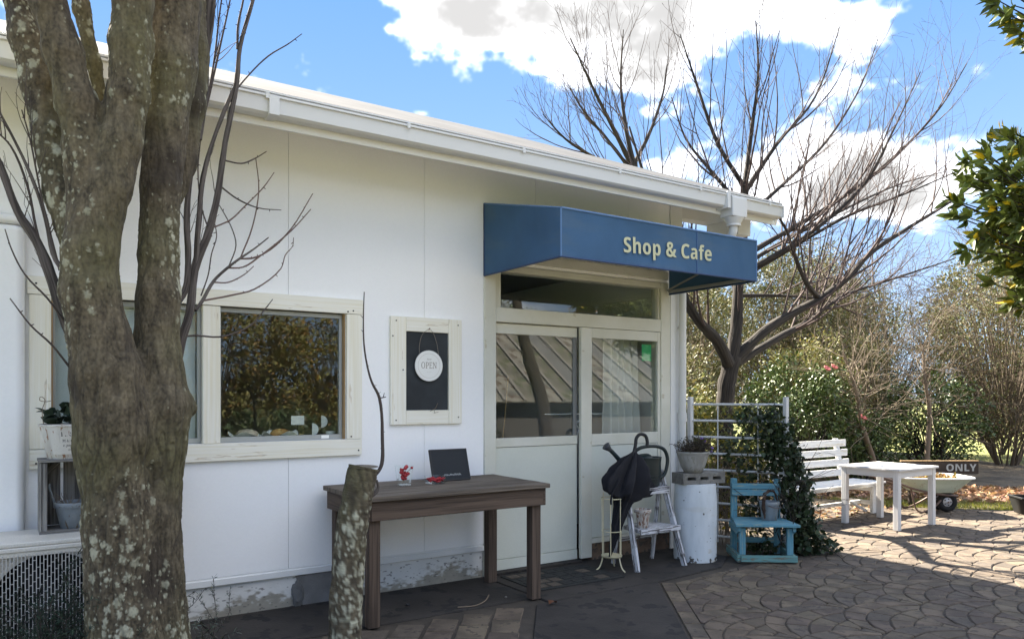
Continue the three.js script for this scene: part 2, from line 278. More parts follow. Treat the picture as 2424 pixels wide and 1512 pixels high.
M.bark = wood([0.014, 0.011, 0.009], [0.048, 0.039, 0.031], 115, { mu: 0.6, mv: 0.35, bump: 0.008, rough: 0.95 });
M.twig = plain(0.040, 0.031, 0.027, 0.9);
M.twigRed = plain(0.065, 0.042, 0.036, 0.85);
M.shoot = wood([0.034, 0.027, 0.023], [0.105, 0.088, 0.078], 116, { mu: 0.4, mv: 0.2, bump: 0.003, rough: 0.95 });
M.shootThin = plain(0.062, 0.048, 0.042, 0.9);
M.shootRed = plain(0.12, 0.075, 0.062, 0.85);
M.twigPale = plain(0.20, 0.155, 0.11, 0.9);
M.twigMid = plain(0.115, 0.086, 0.058, 0.9);
M.trellis = speckle([0.58, 0.59, 0.60], [0.66, 0.67, 0.67], 117, { cells: 5, mu: 0.4, bump: 0.0004, rough: 0.4 });
function leafMat(r, g, b, rough = 0.6, trans = 0.35) { return new THREE.MeshPhysicalMaterial({ color: lin(r, g, b), roughness: rough, transmission: trans, thickness: 0, side: THREE.DoubleSide, specularIntensity: 0.4 }); }

// ---------------------------------------------------------------- leaves
function leafGeo(l, w, fold = 0.25, curl = 0.12) {   // a pointed leaf folded along its midrib, base at the origin
  const p = [0, 0, 0, -w / 2, fold * w * 0.4, l * 0.42, w / 2, fold * w * 0.4, l * 0.42, 0, 0, l * 0.46, -w * 0.3, fold * w * 0.3 - curl * l * 0.4, l * 0.78, w * 0.3, fold * w * 0.3 - curl * l * 0.4, l * 0.78, 0, -curl * l, l];
  const g = new THREE.BufferGeometry(); g.setAttribute('position', new THREE.Float32BufferAttribute(p, 3));
  g.setIndex([0, 3, 1, 0, 2, 3, 1, 3, 4, 3, 2, 5, 4, 3, 6, 3, 5, 6]); g.computeVertexNormals(); return g;
}
const _m = new THREE.Matrix4(), _q = new THREE.Quaternion(), _s = new THREE.Vector3();
function leaves(name, parent, geo, mat, list, tint, kindStuff = true) {  // list of [pos, dir, scale]
  const im = new THREE.InstancedMesh(geo, mat, list.length); im.name = name; const c = new THREE.Color(), Zv = new THREE.Vector3(0, 0, 1);
  list.forEach(([p, d, s], i) => {
    _q.setFromUnitVectors(Zv, d.clone().normalize()).multiply(new THREE.Quaternion().setFromAxisAngle(Zv, rr(-1.2, 1.2)));
    _m.compose(p, _q, _s.setScalar(s)); im.setMatrixAt(i, _m); const t = tint(p, i); c.setRGB(t[0], t[1], t[2]); im.setColorAt(i, c);
  });
  im.castShadow = im.receiveShadow = true; if (kindStuff) im.userData.kind = 'stuff'; parent.add(im); return im;
}
const font = await new FontLoader().loadAsync('fonts/droid/droid_sans_bold.typeface.json');
function text(s, size, depth = 0.001) { const g = new TextGeometry(s, { font, size, depth, curveSegments: 4, bevelEnabled: false }); g.computeBoundingBox(); return g; }
const TREE_STEMS = {
  boleL: [[0.459,-0.021,1.200,0.2352], [0.462,0.168,1.200,0.1955], [0.455,0.428,1.200,0.1594], [0.427,0.881,1.200,0.1527], [0.409,1.215,1.200,0.1583], [0.398,1.385,1.200,0.1580]],
  boleR: [[0.641,-0.076,1.160,0.1903], [0.630,0.123,1.160,0.1486], [0.618,0.393,1.160,0.1195], [0.592,0.861,1.160,0.1150], [0.611,1.205,1.160,0.1173], [0.634,1.382,1.160,0.1281]],
  root: [[0.507,-0.067,1.300,0.1177], [0.486,0.232,1.300,0.0939]],
  fork: [[0.437,1.246,1.220,0.1582], [0.375,1.562,1.220,0.1567], [0.348,1.717,1.220,0.1365], [0.310,1.929,1.220,0.1241], [0.303,2.103,1.220,0.1162], [0.314,2.259,1.220,0.1009]],
  limbA: [[0.314,2.259,1.220,0.0970], [0.288,2.559,1.240,0.0884], [0.254,2.776,1.260,0.0837], [0.203,2.984,1.280,0.0751], [0.145,3.184,1.300,0.0685], [0.091,3.397,1.320,0.0602], [0.030,3.715,1.360,0.0465]],
  limbB: [[0.280,2.116,1.120,0.0790], [0.215,2.376,1.060,0.0714], [0.163,2.681,1.000,0.0738], [0.120,2.925,0.960,0.0760], [0.080,3.122,0.940,0.0739], [0.043,3.320,0.920,0.0679], [-0.009,3.612,0.900,0.0577], [-0.066,3.948,0.900,0.0434]],
  limbC: [[0.324,2.137,1.260,0.0924], [0.383,2.411,1.280,0.0928], [0.433,2.627,1.300,0.0892], [0.459,2.846,1.300,0.0896], [0.466,3.074,1.320,0.0892], [0.470,3.260,1.340,0.0869], [0.478,3.543,1.360,0.0732], [0.442,3.871,1.400,0.0531]],
  limbD: [[0.374,2.809,1.100,0.0262], [0.337,3.026,1.100,0.0340], [0.281,3.271,1.100,0.0338], [0.250,3.499,1.100,0.0296], [0.213,3.880,1.100,0.0216]],
  stem: [[0.602,1.157,1.170,0.1108], [0.628,1.403,1.160,0.1321], [0.605,1.650,1.150,0.1072], [0.604,1.940,1.140,0.0992], [0.608,2.147,1.140,0.0951], [0.623,2.480,1.140,0.0932], [0.648,2.775,1.140,0.0998], [0.667,3.091,1.140,0.1168], [0.677,3.407,1.140,0.1211], [0.698,3.727,1.140,0.1006], [0.741,4.154,1.120,0.0720]],
  knob: [[0.671,1.360,1.120,0.0964], [0.737,1.397,1.120,0.0550]],
  limbE: [[0.702,2.446,1.060,0.0427], [0.751,2.657,1.020,0.0520], [0.783,2.952,1.000,0.0656], [0.797,3.247,0.980,0.0726], [0.795,3.519,0.960,0.0684], [0.836,3.941,0.940,0.0535]],
};
const TREE_SHOOTS = {
  a: [[0.690,1.570,1.100,0.0253], [0.729,1.742,1.080,0.0235], [0.770,1.873,1.050,0.0216], [0.804,2.101,1.000,0.0219], [0.885,2.336,0.970,0.0190], [0.926,2.513,0.950,0.0169], [0.962,2.759,0.940,0.0147], [1.000,2.971,0.940,0.0137], [1.031,3.160,0.940,0.0126], [1.048,3.348,0.940,0.0115], [1.116,3.620,0.940,0.0093], [1.166,3.844,0.940,0.0070]],
  a2: [[1.026,3.136,0.940,0.0092], [0.986,3.036,0.940,0.0102], [0.906,2.811,0.960,0.0112], [0.849,2.595,0.980,0.0122], [0.825,2.367,1.000,0.0132], [0.808,2.123,1.000,0.0143]],
  a3: [[1.033,3.330,0.940,0.0080], [1.037,3.460,0.940,0.0069], [1.064,3.605,0.940,0.0057], [1.075,3.746,0.940,0.0046]],
  b: [[0.679,1.888,1.080,0.0191], [0.746,1.981,1.050,0.0172], [0.770,2.182,1.020,0.0152], [0.765,2.311,1.000,0.0153], [0.779,2.540,0.980,0.0143], [0.824,2.812,0.980,0.0132], [0.858,3.136,0.960,0.0122], [0.896,3.413,0.960,0.0101], [0.921,3.690,0.960,0.0067]],
  c: [[0.802,1.890,1.030,0.0087], [0.841,1.946,1.000,0.0088], [0.906,2.060,0.960,0.0081], [0.996,2.151,0.900,0.0074], [1.063,2.209,0.860,0.0061], [1.146,2.273,0.840,0.0047], [1.234,2.353,0.820,0.0031]],
  c1: [[1.063,2.209,0.860,0.0051], [1.146,2.225,0.840,0.0052], [1.252,2.290,0.800,0.0048], [1.392,2.440,0.740,0.0042], [1.533,2.674,0.700,0.0028]],
  c2: [[0.991,2.146,0.900,0.0051], [1.081,2.163,0.870,0.0049], [1.199,2.253,0.820,0.0046], [1.386,2.423,0.760,0.0040], [1.514,2.572,0.720,0.0028]],
  c3: [[0.841,1.946,1.000,0.0048], [0.986,1.989,0.940,0.0046], [1.135,2.042,0.900,0.0044], [1.298,2.178,0.840,0.0039], [1.331,2.264,0.820,0.0032], [1.379,2.324,0.800,0.0027], [1.384,2.373,0.800,0.0022]],
  c4: [[1.068,2.210,0.860,0.0042], [1.140,2.402,0.840,0.0040], [1.174,2.609,0.840,0.0033], [1.158,2.785,0.840,0.0024]],
  c5: [[0.894,2.337,0.970,0.0049], [0.997,2.400,0.940,0.0043], [1.078,2.488,0.900,0.0039], [1.195,2.624,0.860,0.0033], [1.260,2.723,0.840,0.0024]],
  c6: [[0.906,2.053,0.960,0.0040], [0.986,2.062,0.940,0.0036], [1.080,2.119,0.920,0.0028], [1.125,2.165,0.920,0.0021]],
  d: [[0.941,2.572,0.950,0.0050], [1.035,2.524,0.920,0.0046], [1.159,2.499,0.880,0.0038], [1.300,2.514,0.840,0.0024]],
  e: [[0.728,1.733,1.060,0.0051], [0.766,1.757,1.040,0.0052], [0.939,1.765,0.960,0.0052], [1.035,1.797,0.920,0.0048], [1.124,1.846,0.880,0.0045], [1.192,1.923,0.860,0.0038], [1.252,2.000,0.840,0.0024]],
  f: [[0.969,2.715,0.940,0.0045], [1.063,2.725,0.900,0.0042], [1.146,2.777,0.860,0.0035], [1.217,2.835,0.840,0.0024]],
  g: [[0.277,1.679,1.160,0.0333], [0.227,1.776,1.140,0.0293], [0.172,1.971,1.100,0.0254], [0.105,2.166,1.060,0.0215], [0.032,2.296,1.040,0.0174], [-0.032,2.494,1.020,0.0154], [-0.104,2.669,1.000,0.0115]],
  h: [[0.226,1.988,1.160,0.0116], [0.168,2.104,1.120,0.0097], [0.142,2.260,1.100,0.0087], [0.093,2.432,1.080,0.0077], [0.035,2.582,1.060,0.0062], [-0.032,2.729,1.040,0.0048], [-0.064,2.799,1.040,0.0038]],
  i: [[0.176,1.952,1.100,0.0078], [0.136,2.088,1.080,0.0068], [0.104,2.224,1.060,0.0062], [0.071,2.417,1.040,0.0058], [0.006,2.597,1.020,0.0050], [-0.049,2.660,1.000,0.0039]],
  j: [[0.244,1.560,1.200,0.0058], [0.158,1.681,1.220,0.0049], [0.080,1.760,1.240,0.0041], [0.003,1.872,1.260,0.0026]],
  k: [[0.210,1.793,1.160,0.0050], [0.143,1.892,1.180,0.0046], [0.059,1.987,1.200,0.0039], [0.009,2.091,1.220,0.0031], [-0.015,2.173,1.240,0.0022]],
  l: [[0.194,2.026,1.140,0.0058], [0.129,2.336,1.100,0.0047], [0.080,2.623,1.080,0.0039], [0.048,2.752,1.080,0.0027]],
  m: [[0.825,2.784,1.000,0.0154], [0.858,3.040,0.980,0.0166], [0.870,3.273,0.960,0.0167], [0.885,3.549,0.950,0.0157], [0.900,3.827,0.940,0.0135]],
  n: [[0.841,2.859,0.980,0.0066], [0.896,3.100,0.960,0.0063], [0.941,3.317,0.950,0.0054], [0.986,3.537,0.940,0.0046], [1.022,3.730,0.940,0.0032]],
  o: [[0.868,2.979,0.970,0.0056], [0.913,3.261,0.960,0.0052], [0.936,3.473,0.950,0.0045], [0.962,3.662,0.950,0.0034]],
  p: [[1.022,3.101,0.940,0.0050], [1.103,3.218,0.920,0.0046], [1.212,3.353,0.900,0.0043], [1.324,3.453,0.880,0.0036], [1.411,3.540,0.870,0.0024]],
  q: [[0.892,2.290,0.980,0.0040], [0.841,2.439,0.980,0.0035], [0.824,2.635,0.980,0.0033], [0.837,2.792,0.980,0.0029]],
  r: [[0.835,1.972,1.000,0.0040], [0.875,2.088,0.980,0.0036], [0.894,2.203,0.970,0.0031], [0.921,2.297,0.960,0.0027], [0.913,2.363,0.960,0.0022]],
  s: [[0.996,2.151,0.900,0.0037], [1.038,2.276,0.890,0.0032], [1.018,2.368,0.880,0.0030], [0.978,2.444,0.880,0.0025], [0.945,2.497,0.880,0.0021]],
};
const STUMP = {
  pole: [[1.515,-0.014,1.250,0.0964], [1.522,0.130,1.250,0.0896], [1.534,0.385,1.250,0.0874], [1.549,0.613,1.250,0.0876], [1.583,0.841,1.250,0.0833], [1.612,0.978,1.250,0.0813], [1.632,1.059,1.250,0.0792]],
  shoot: [[1.673,1.004,1.270,0.0140], [1.706,1.026,1.270,0.0129], [1.731,1.071,1.270,0.0108], [1.736,1.208,1.270,0.0099], [1.718,1.438,1.270,0.0085], [1.671,1.529,1.270,0.0065], [1.643,1.629,1.270,0.0053], [1.626,1.740,1.270,0.0046], [1.623,1.884,1.270,0.0039], [1.628,2.021,1.270,0.0028]],
  spur: [[1.648,0.885,1.270,0.0140], [1.706,0.927,1.270,0.0105], [1.711,0.955,1.270,0.0082], [1.701,0.984,1.270,0.0059]],
};
const MAPLE = {
  trunk: [[7.332,-0.023,-1.100,0.1150], [7.302,0.609,-1.100,0.1113], [7.286,1.228,-1.100,0.1075], [7.332,1.641,-1.100,0.1038], [7.432,1.928,-1.100,0.1000]],
  leader: [[7.416,1.839,-1.100,0.0820], [7.569,2.382,-1.150,0.0728], [7.668,2.976,-1.200,0.0635], [7.764,3.572,-1.200,0.0542], [7.780,4.109,-1.200,0.0450]],
  limbL: [[7.393,1.787,-1.100,0.0750], [7.052,2.089,-1.000,0.0660], [6.673,2.317,-0.950,0.0570], [6.518,2.531,-1.000,0.0480], [6.525,2.925,-1.200,0.0390], [6.658,3.493,-1.500,0.0300], [6.745,4.166,-1.900,0.0210], [6.731,4.949,-2.200,0.0120]],
  limbR: [[7.432,1.840,-1.100,0.0700], [7.823,2.214,-1.000,0.0628], [8.356,2.512,-0.900,0.0555], [8.740,2.700,-0.800,0.0483], [9.233,3.019,-0.700,0.0410], [9.718,3.375,-0.700,0.0338], [10.479,3.792,-0.600,0.0265], [11.423,4.270,-0.500,0.0192], [12.206,4.727,-0.400,0.0120]],
  limbR2: [[7.509,1.862,-1.100,0.0550], [8.501,2.241,-1.200,0.0475], [9.277,2.498,-1.300,0.0400], [9.566,2.681,-1.300,0.0325], [10.328,2.956,-1.400,0.0250], [11.858,3.351,-1.500,0.0175], [13.771,3.846,-1.600,0.0100]],
  limbE: [[8.740,2.700,-0.800,0.0350], [8.405,2.874,-0.750,0.0288], [8.082,3.206,-0.700,0.0225], [7.918,3.499,-0.700,0.0163], [7.521,3.804,-0.700,0.0100]],
  d1: [[7.708,3.192,-1.200,0.0380], [8.369,3.545,-1.100,0.0328], [9.218,3.998,-1.000,0.0277], [10.212,4.554,-1.000,0.0225], [11.135,5.238,-0.900,0.0173], [11.776,5.841,-0.800,0.0122], [12.538,6.664,-0.800,0.0070]],
  d2: [[7.724,3.087,-1.200,0.0340], [8.677,3.492,-1.400,0.0273], [10.425,4.224,-1.600,0.0205], [12.262,4.931,-1.800,0.0137], [14.279,5.554,-2.000,0.0070]],
  u1: [[7.780,4.083,-1.200,0.0320], [7.393,4.601,-1.300,0.0233], [7.124,5.313,-1.400,0.0147], [6.829,5.865,-1.400,0.0060]],
  u2: [[7.780,4.083,-1.200,0.0340], [7.894,4.773,-1.200,0.0247], [7.908,5.495,-1.100,0.0153], [7.867,6.179,-1.100,0.0060]],
  u3: [[7.780,4.029,-1.200,0.0340], [8.283,4.709,-1.100,0.0247], [8.940,5.419,-1.000,0.0153], [9.352,6.444,-0.900,0.0060]],
  u4: [[7.716,3.833,-1.200,0.0300], [7.463,4.346,-1.500,0.0220], [7.254,4.741,-1.700,0.0140], [7.091,5.280,-1.800,0.0060]],
  d3: [[7.692,2.712,-1.200,0.0260], [8.501,2.771,-1.200,0.0200], [9.664,2.794,-1.300,0.0140], [10.382,2.639,-1.300,0.0080]],
  d4: [[7.668,2.976,-1.200,0.0360], [8.529,3.474,-0.900,0.0285], [9.782,4.380,-0.800,0.0210], [10.229,5.072,-0.700,0.0135], [10.808,6.053,-0.600,0.0060]],
  d5: [[7.684,2.924,-1.200,0.0320], [8.407,3.341,-1.000,0.0255], [9.389,3.866,-0.800,0.0190], [10.192,4.201,-0.500,0.0125], [11.167,4.632,-0.200,0.0060]],
  u5: [[7.748,3.677,-1.200,0.0300], [8.634,4.263,-1.300,0.0240], [9.962,5.188,-1.500,0.0180], [10.973,6.252,-1.600,0.0120], [11.432,7.088,-1.600,0.0060]],
};
const ROOF_TREE = {
  a: [[13.518,4.704,-9.500,0.1600], [13.591,6.467,-9.500,0.1250], [13.518,7.552,-9.500,0.0900]],
  b: [[13.518,7.333,-9.500,0.0700], [12.798,8.288,-9.500,0.0507], [11.941,9.099,-9.300,0.0313], [11.052,9.892,-9.000,0.0120]],
  c: [[13.547,7.338,-9.500,0.0700], [13.316,8.528,-9.600,0.0507], [13.349,9.699,-9.800,0.0313], [13.437,11.047,-9.800,0.0120]],
  d: [[13.518,7.442,-9.500,0.0600], [14.115,8.434,-9.500,0.0433], [14.478,9.483,-9.400,0.0267], [14.633,10.305,-9.400,0.0100]],
  e: [[13.518,7.004,-9.500,0.0600], [12.211,7.277,-9.300,0.0433], [11.081,7.562,-9.200,0.0267], [10.254,7.935,-9.000,0.0100]],
  f: [[13.518,7.223,-9.500,0.0500], [12.773,8.154,-9.800,0.0367], [12.240,8.758,-10.000,0.0233], [11.763,9.298,-10.000,0.0100]],
};
// ---------------------------------------------------------------- the ground
function sheet(poly, y, mat, name, parent) {          // a flat polygon of [x, z] at height y, uv in metres
  const s = new THREE.Shape(poly.map(([x, z]) => new THREE.Vector2(x, -z))), g = new THREE.ShapeGeometry(s); g.rotateX(-Math.PI / 2); g.translate(0, y, 0);
  const P = g.attributes.position, uv = new Float32Array(P.count * 2); for (let i = 0; i < P.count; i++) { uv[i * 2] = P.getX(i); uv[i * 2 + 1] = P.getZ(i); }
  g.setAttribute('uv', new THREE.BufferAttribute(uv, 2)); return obj(name, g, mat, parent);
}
function slab(poly, y0, y1, mat, name, parent, bevel = 0.006) {
  const s = new THREE.Shape(poly.map(([x, z]) => new THREE.Vector2(x, -z)));
  const g = new THREE.ExtrudeGeometry(s, { depth: y1 - y0 - bevel, bevelEnabled: true, bevelThickness: bevel, bevelSize: bevel, bevelOffset: -bevel, bevelSegments: 1 }); g.rotateX(-Math.PI / 2); g.translate(0, y0, 0);
  return obj(name, uvBox(g, 'x', 0), mat, parent);
}
{
  const g = sheet([[-150, -150], [150, -150], [150, 150], [-150, 150]], -0.05, M.lawn, 'ground', scene); g.userData = { kind: 'structure', label: 'grass covered ground around the shop', category: 'ground' };
}
{ const g = sheet([[-40, 6.2], [40, 6.2], [40, 8.6], [-40, 8.6]], -0.03, M.bounceGravel, 'bounce_yard', scene); g.userData = { kind: 'structure', label: 'unseen pale ground added opposite the shop to bounce light onto its wall', category: 'bounceGravel' }; }  // pale strip added out of view; it bounces sunlight onto the shaded wall
const paving = structure('paving', 'stamped concrete paving with fan pattern in front of the shop', 'paving');
sheet([[-6, -0.2], [5.35, -0.2], [5.9, 0.62], [6.5, 0.55], [6.7, -1.0], [9.1, -1.0], [10.1, 0.0], [15.7, 5.7], [15.7, 6.3], [-6, 6.3]], -0.012, M.groove, 'bedding', paving);
// plain concrete: the apron along the wall, in bays, and the walk that leads to the door
const lineL = (z) => 3.065 - 0.75 * (z - 0.88), lineR = (z) => 4.24 - 0.75 * (z - 0.88);
slab([[-6, -0.13], [1.02, -0.13], [1.02, 0.715], [-6, 0.715]], -0.06, 0.001, M.concrete, 'concrete_slab', paving);
slab([[1.03, -0.13], [3.17, -0.13], [3.17, 0.72], [1.03, 0.70]], -0.06, 0.0, M.concrete, 'concrete_slab', paving);
slab([[3.18, -0.13], [5.42, -0.13], [5.42, 0.55], [5.05, 0.80], [4.245, 0.87], [3.18, 0.87]], -0.06, 0.002, M.concrete, 'concrete_slab', paving);
slab([[lineL(0.885), 0.885], [lineR(0.885) - 0.012, 0.885], [lineR(2.3) - 0.012, 2.3], [lineL(2.3), 2.3]], -0.06, 0.001, M.concrete, 'concrete_slab', paving);
slab([[lineL(2.31), 2.31], [lineR(2.31) - 0.012, 2.31], [lineR(6) - 0.012, 6], [lineL(6), 6]], -0.06, 0.0, M.concrete, 'concrete_slab', paving);
// stones: shared shapes, bevelled prisms
function prism(poly, h, bev) {                          // poly of [x, z] round its own middle, top at y = 0
  const n = poly.length, pos = [], idx = [];
  const ins = poly.map(([x, z]) => { const l = Math.hypot(x, z) || 1; return [x * (1 - bev / l), z * (1 - bev / l)]; });
  for (const [x, z] of ins) pos.push(x, 0, z); for (const [x, z] of poly) pos.push(x, -bev * 0.8, z); for (const [x, z] of poly) pos.push(x, -h, z);
  for (let i = 1; i < n - 1; i++) idx.push(0, i + 1, i);
  for (let k = 0; k < 2; k++) for (let i = 0; i < n; i++) { const a = k * n + i, b = k * n + ((i + 1) % n); idx.push(a, b, a + n, a + n, b, b + n); }
  let g = new THREE.BufferGeometry(); g.setAttribute('position', new THREE.Float32BufferAttribute(pos, 3)); g.setIndex(idx); g = g.toNonIndexed(); g.computeVertexNormals();
  const N = g.attributes.normal; if (N.getY(0) < 0) { const ix = []; for (let i = 0; i < g.attributes.position.count; i += 3) ix.push(i, i + 2, i + 1); g.setIndex(ix); g = g.toNonIndexed(); g.computeVertexNormals(); }
  return uvBox(g, 'x');
}
{
  const fanDir = Math.atan2(0.26, 0.965), ca = Math.cos(fanDir), sa = Math.sin(fanDir), R = 0.36, LAT = 1.22, ring = 0.144, joint = 0.0045;
  const toWorld = (w, h) => [w * LAT * ca - h * sa, -w * LAT * sa - h * ca];              // h points away from the viewer, to the wall
  const wmax = (s) => { let lo = 0, hi = R; for (let i = 0; i < 30; i++) { const w = (lo + hi) / 2, h = Math.sqrt(R * R - w * w) - s, q = (w - R) ** 2 + (h + R) ** 2 - R * R; if (q > 0) lo = w; else hi = w; } return lo; };
  const shapes = [];
  for (let k = 0; k < 5; k++) {
    const s0 = k * ring, s1 = (k + 1) * ring, W0 = wmax(s0), W1 = wmax(Math.min(s1, 2 * R - 1e-4)), n = [5, 4, 3, 2, 1][k];
    for (let j = 0; j < n; j++) {
      const off = 0, f0 = -1 + (2 * (j + off)) / n, f1 = -1 + (2 * (j + 1 + off)) / n, pts = [], q = 3;
      for (let i = 0; i <= q; i++) { const w = mix(f0, f1, i / q) * W0 * 0.999; pts.push([w, Math.sqrt(R * R - w * w) - s0]); }
      for (let i = q; i >= 0; i--) { const w = mix(f0, f1, i / q) * W1 * 0.999; if (k === 4 && i % 3) continue; pts.push([w, Math.sqrt(R * R - w * w) - s1]); }
      const cw = pts.reduce((a, p) => a + p[0], 0) / pts.length, chh = pts.reduce((a, p) => a + p[1], 0) / pts.length;
      const poly = pts.map(([w, h]) => { const [x, z] = toWorld(w - cw, h - chh), l = Math.hypot(x, z); return [x * (1 - joint / l), z * (1 - joint / l)]; });
      shapes.push({ poly, geos: [prism(poly, 0.03, 0.007), prism(poly.map(([x, z]) => [x * 0.985, z * 0.97]), 0.03, 0.009)], w: cw, h: chh });
    }
  }
  const list = [];
  for (let i = -30; i <= 30; i++) for (let j = -30; j <= 30; j++) {
    const cw = i * 2 * R + (j % 2 ? R : 0), chh = j * R, [ox, oz] = toWorld(cw + 0.1, chh - 0.05);
    for (const sh of shapes) {
      const [dx, dz] = toWorld(sh.w, sh.h), x = 4.9 + ox + dx, z = 1.3 + oz + dz;
      let poly = sh.poly.map(([a, b]) => [a + x, b + z]); const all = poly.length;
      const halves = [[1, 0.75, -(4.24 + 0.75 * 0.88 + 0.155)], [-1, 1, 9.95], x < 5.45 ? [0.1, 1, -1.405] : x < 6.66 ? [0.13, 1, -1.57] : [0, 1, 0.93]];
      if (z < -1.2 || z > 6.5 || x > 15) continue; let cut = false;
      for (const [p, q, r] of halves) { const out = []; poly.forEach((A, i) => { const B = poly[(i + 1) % poly.length], da = A[0] * p + A[1] * q + r, db = B[0] * p + B[1] * q + r; if (da >= 0) out.push(A); if ((da >= 0) !== (db >= 0)) { const t = da / (da - db); out.push([mix(A[0], B[0], t), mix(A[1], B[1], t)]); cut = true; } }); poly = out; if (poly.length < 3) break; }
      if (poly.length < 3) continue; let ar = 0; poly.forEach((A, i) => { const B = poly[(i + 1) % poly.length]; ar += A[0] * B[1] - B[0] * A[1]; }); if (Math.abs(ar) / 2 < 0.0012) continue;
      const f = x * 0.5521 + (5.2 - z) * 0.8338, r = x * 0.8338 - (5.2 - z) * 0.5521, seen = f > 0.5 && 1.45 / f < 0.335 && Math.abs(r / f) < 0.70;
      if (cut) { const mx = poly.reduce((a, p) => a + p[0], 0) / poly.length, mz = poly.reduce((a, p) => a + p[1], 0) / poly.length; list.push({ x: mx, z: mz, sh: { geos: [0, 1].map(() => prism(poly.map(([a, b]) => [a - mx, b - mz]), 0.03, 0.006)) }, d: seen ? f : 100 + f }); } else list.push({ x, z, sh, d: seen ? f : 100 + f });
    }
  }
  list.sort((a, b) => a.d - b.d);
  const rest = M.stones.map(() => []);
  list.forEach((p, i) => {
    const patch = fbm(p.x * 0.11 + 3, p.z * 0.11 + 3, 8, 8, 3, 5), mi = Math.floor(Math.min(0.999, Math.max(0, (patch - 0.5) * 1.6 + 0.5 + (rnd() - 0.5) * 0.75)) * M.stones.length), gi = rnd() < 0.5 ? 0 : 1, y = rr(-0.0035, 0.0005);
    if (i < 290) { const m = obj('paving_stone', p.sh.geos[gi], M.stones[mi], paving); m.position.set(p.x, y, p.z); m.rotation.set(rr(-0.014, 0.014), 0, rr(-0.014, 0.014)); }
    else { const g = p.sh.geos[gi].clone(); g.rotateX(rr(-0.012, 0.012)); g.rotateZ(rr(-0.012, 0.012)); g.translate(p.x, y, p.z); rest[mi].push(g); }
  });
  rest.forEach((l, i) => { if (l.length) { const m = obj('paving_stones_beyond', l, M.stones[i], paving); m.userData.kind = 'stuff'; } });
  // a border course along the walk
  { const ang = Math.atan2(1, -0.75), L = 0.27; for (let k = 0; k < 19; k++) { const z0 = 0.93 + k * L * 0.8, mz = z0 + L * 0.4, mx = lineR(mz) + 0.082, hw = 0.053, hl = L / 2 - 0.006, ux = -0.6, uz = 0.8, poly = [[-1, -1], [1, -1], [1, 1], [-1, 1]].map(([a, b]) => [ux * a * hl + uz * b * hw, uz * a * hl - ux * b * hw]); const m = obj('border_stone', prism(poly, 0.03, 0.006), M.stones[(k * 5) % 6], paving); m.position.set(mx, rr(-0.002, 0), mz); } }
  // squared stones left of the walk
  const gA = Math.atan(0.75), gc = Math.cos(gA), gs = Math.sin(gA), sx = 0.20, sz = 0.27, sq = [];
  for (let k = 0; k < 4; k++) { const a = sx / 2 - 0.008, b = sz / 2 - 0.008, j = () => rr(-0.012, 0.006); sq.push(prism([[-a + j(), -b + j()], [0, -b], [a + j(), -b + j()], [a + j(), b + j()], [0, b], [-a + j(), b + j()]].map(([x, z]) => [x * gc - z * gs, x * gs + z * gc]), 0.03, 0.009)); }
  for (let i = -30; i < 30; i++) for (let j = -30; j < 30; j++) {
    const a = i * sx + sx / 2 , b = j * sz + (i % 2 ? sz / 2 : 0), x = 1.9 + a * gc - b * gs, z = 1.3 + a * gs + b * gc;
    if (z < 0.86 || z > 2.6 || x < -0.4 || x > lineL(z) - 0.155 || Math.hypot((x - 0.5) / 0.72, (z - 1.25) / 0.55) < 1 || Math.hypot(x - 1.44, z - 1.25) < 0.24) continue;
    const m = obj('paving_stone', sq[Math.floor(rr(0, 4))], M.stones[Math.floor(rr(0, 6))], paving); m.position.set(x, rr(-0.004, 0), z); m.rotation.set(rr(-0.014, 0.014), 0, rr(-0.014, 0.014));
  }
}
// soil: the bed of the big tree, the border behind the trellis and the bench
{
  const soil = structure('garden_soil', 'dark garden soil around plants and along the hedge', 'soil');
  const patch = (cx, cz, rx, rz, h, name) => { const g = new THREE.CircleGeometry(1, 40, 0, Math.PI * 2); const gg = new THREE.RingGeometry(0.001, 1, 40, 8); gg.rotateX(-Math.PI / 2); const P = gg.attributes.position; for (let i = 0; i < P.count; i++) { const x = P.getX(i), z = P.getZ(i), r = Math.hypot(x, z); P.setXYZ(i, cx + x * rx, -0.02 + h * (1 - r * r) + 0.012 * n3(x * 9, z * 9, 2) * (1 - r), cz + z * rz); } gg.computeVertexNormals(); const uv = gg.attributes.uv; for (let i = 0; i < P.count; i++) uv.setXY(i, P.getX(i), P.getZ(i)); obj(name, gg, M.soil, soil); };
  patch(0.5, 1.25, 0.82, 0.64, 0.05, 'tree_bed'); patch(1.44, 1.25, 0.26, 0.26, 0.03, 'stump_bed');
  sheet([[5.4, -0.2], [5.44, 0.5], [5.95, 0.66], [6.6, 0.55], [6.72, -0.95], [9.1, -0.95], [10.4, 0.35], [16, 2.5], [20, -8], [5.4, -8]], -0.006, M.earth, 'border', soil);
}

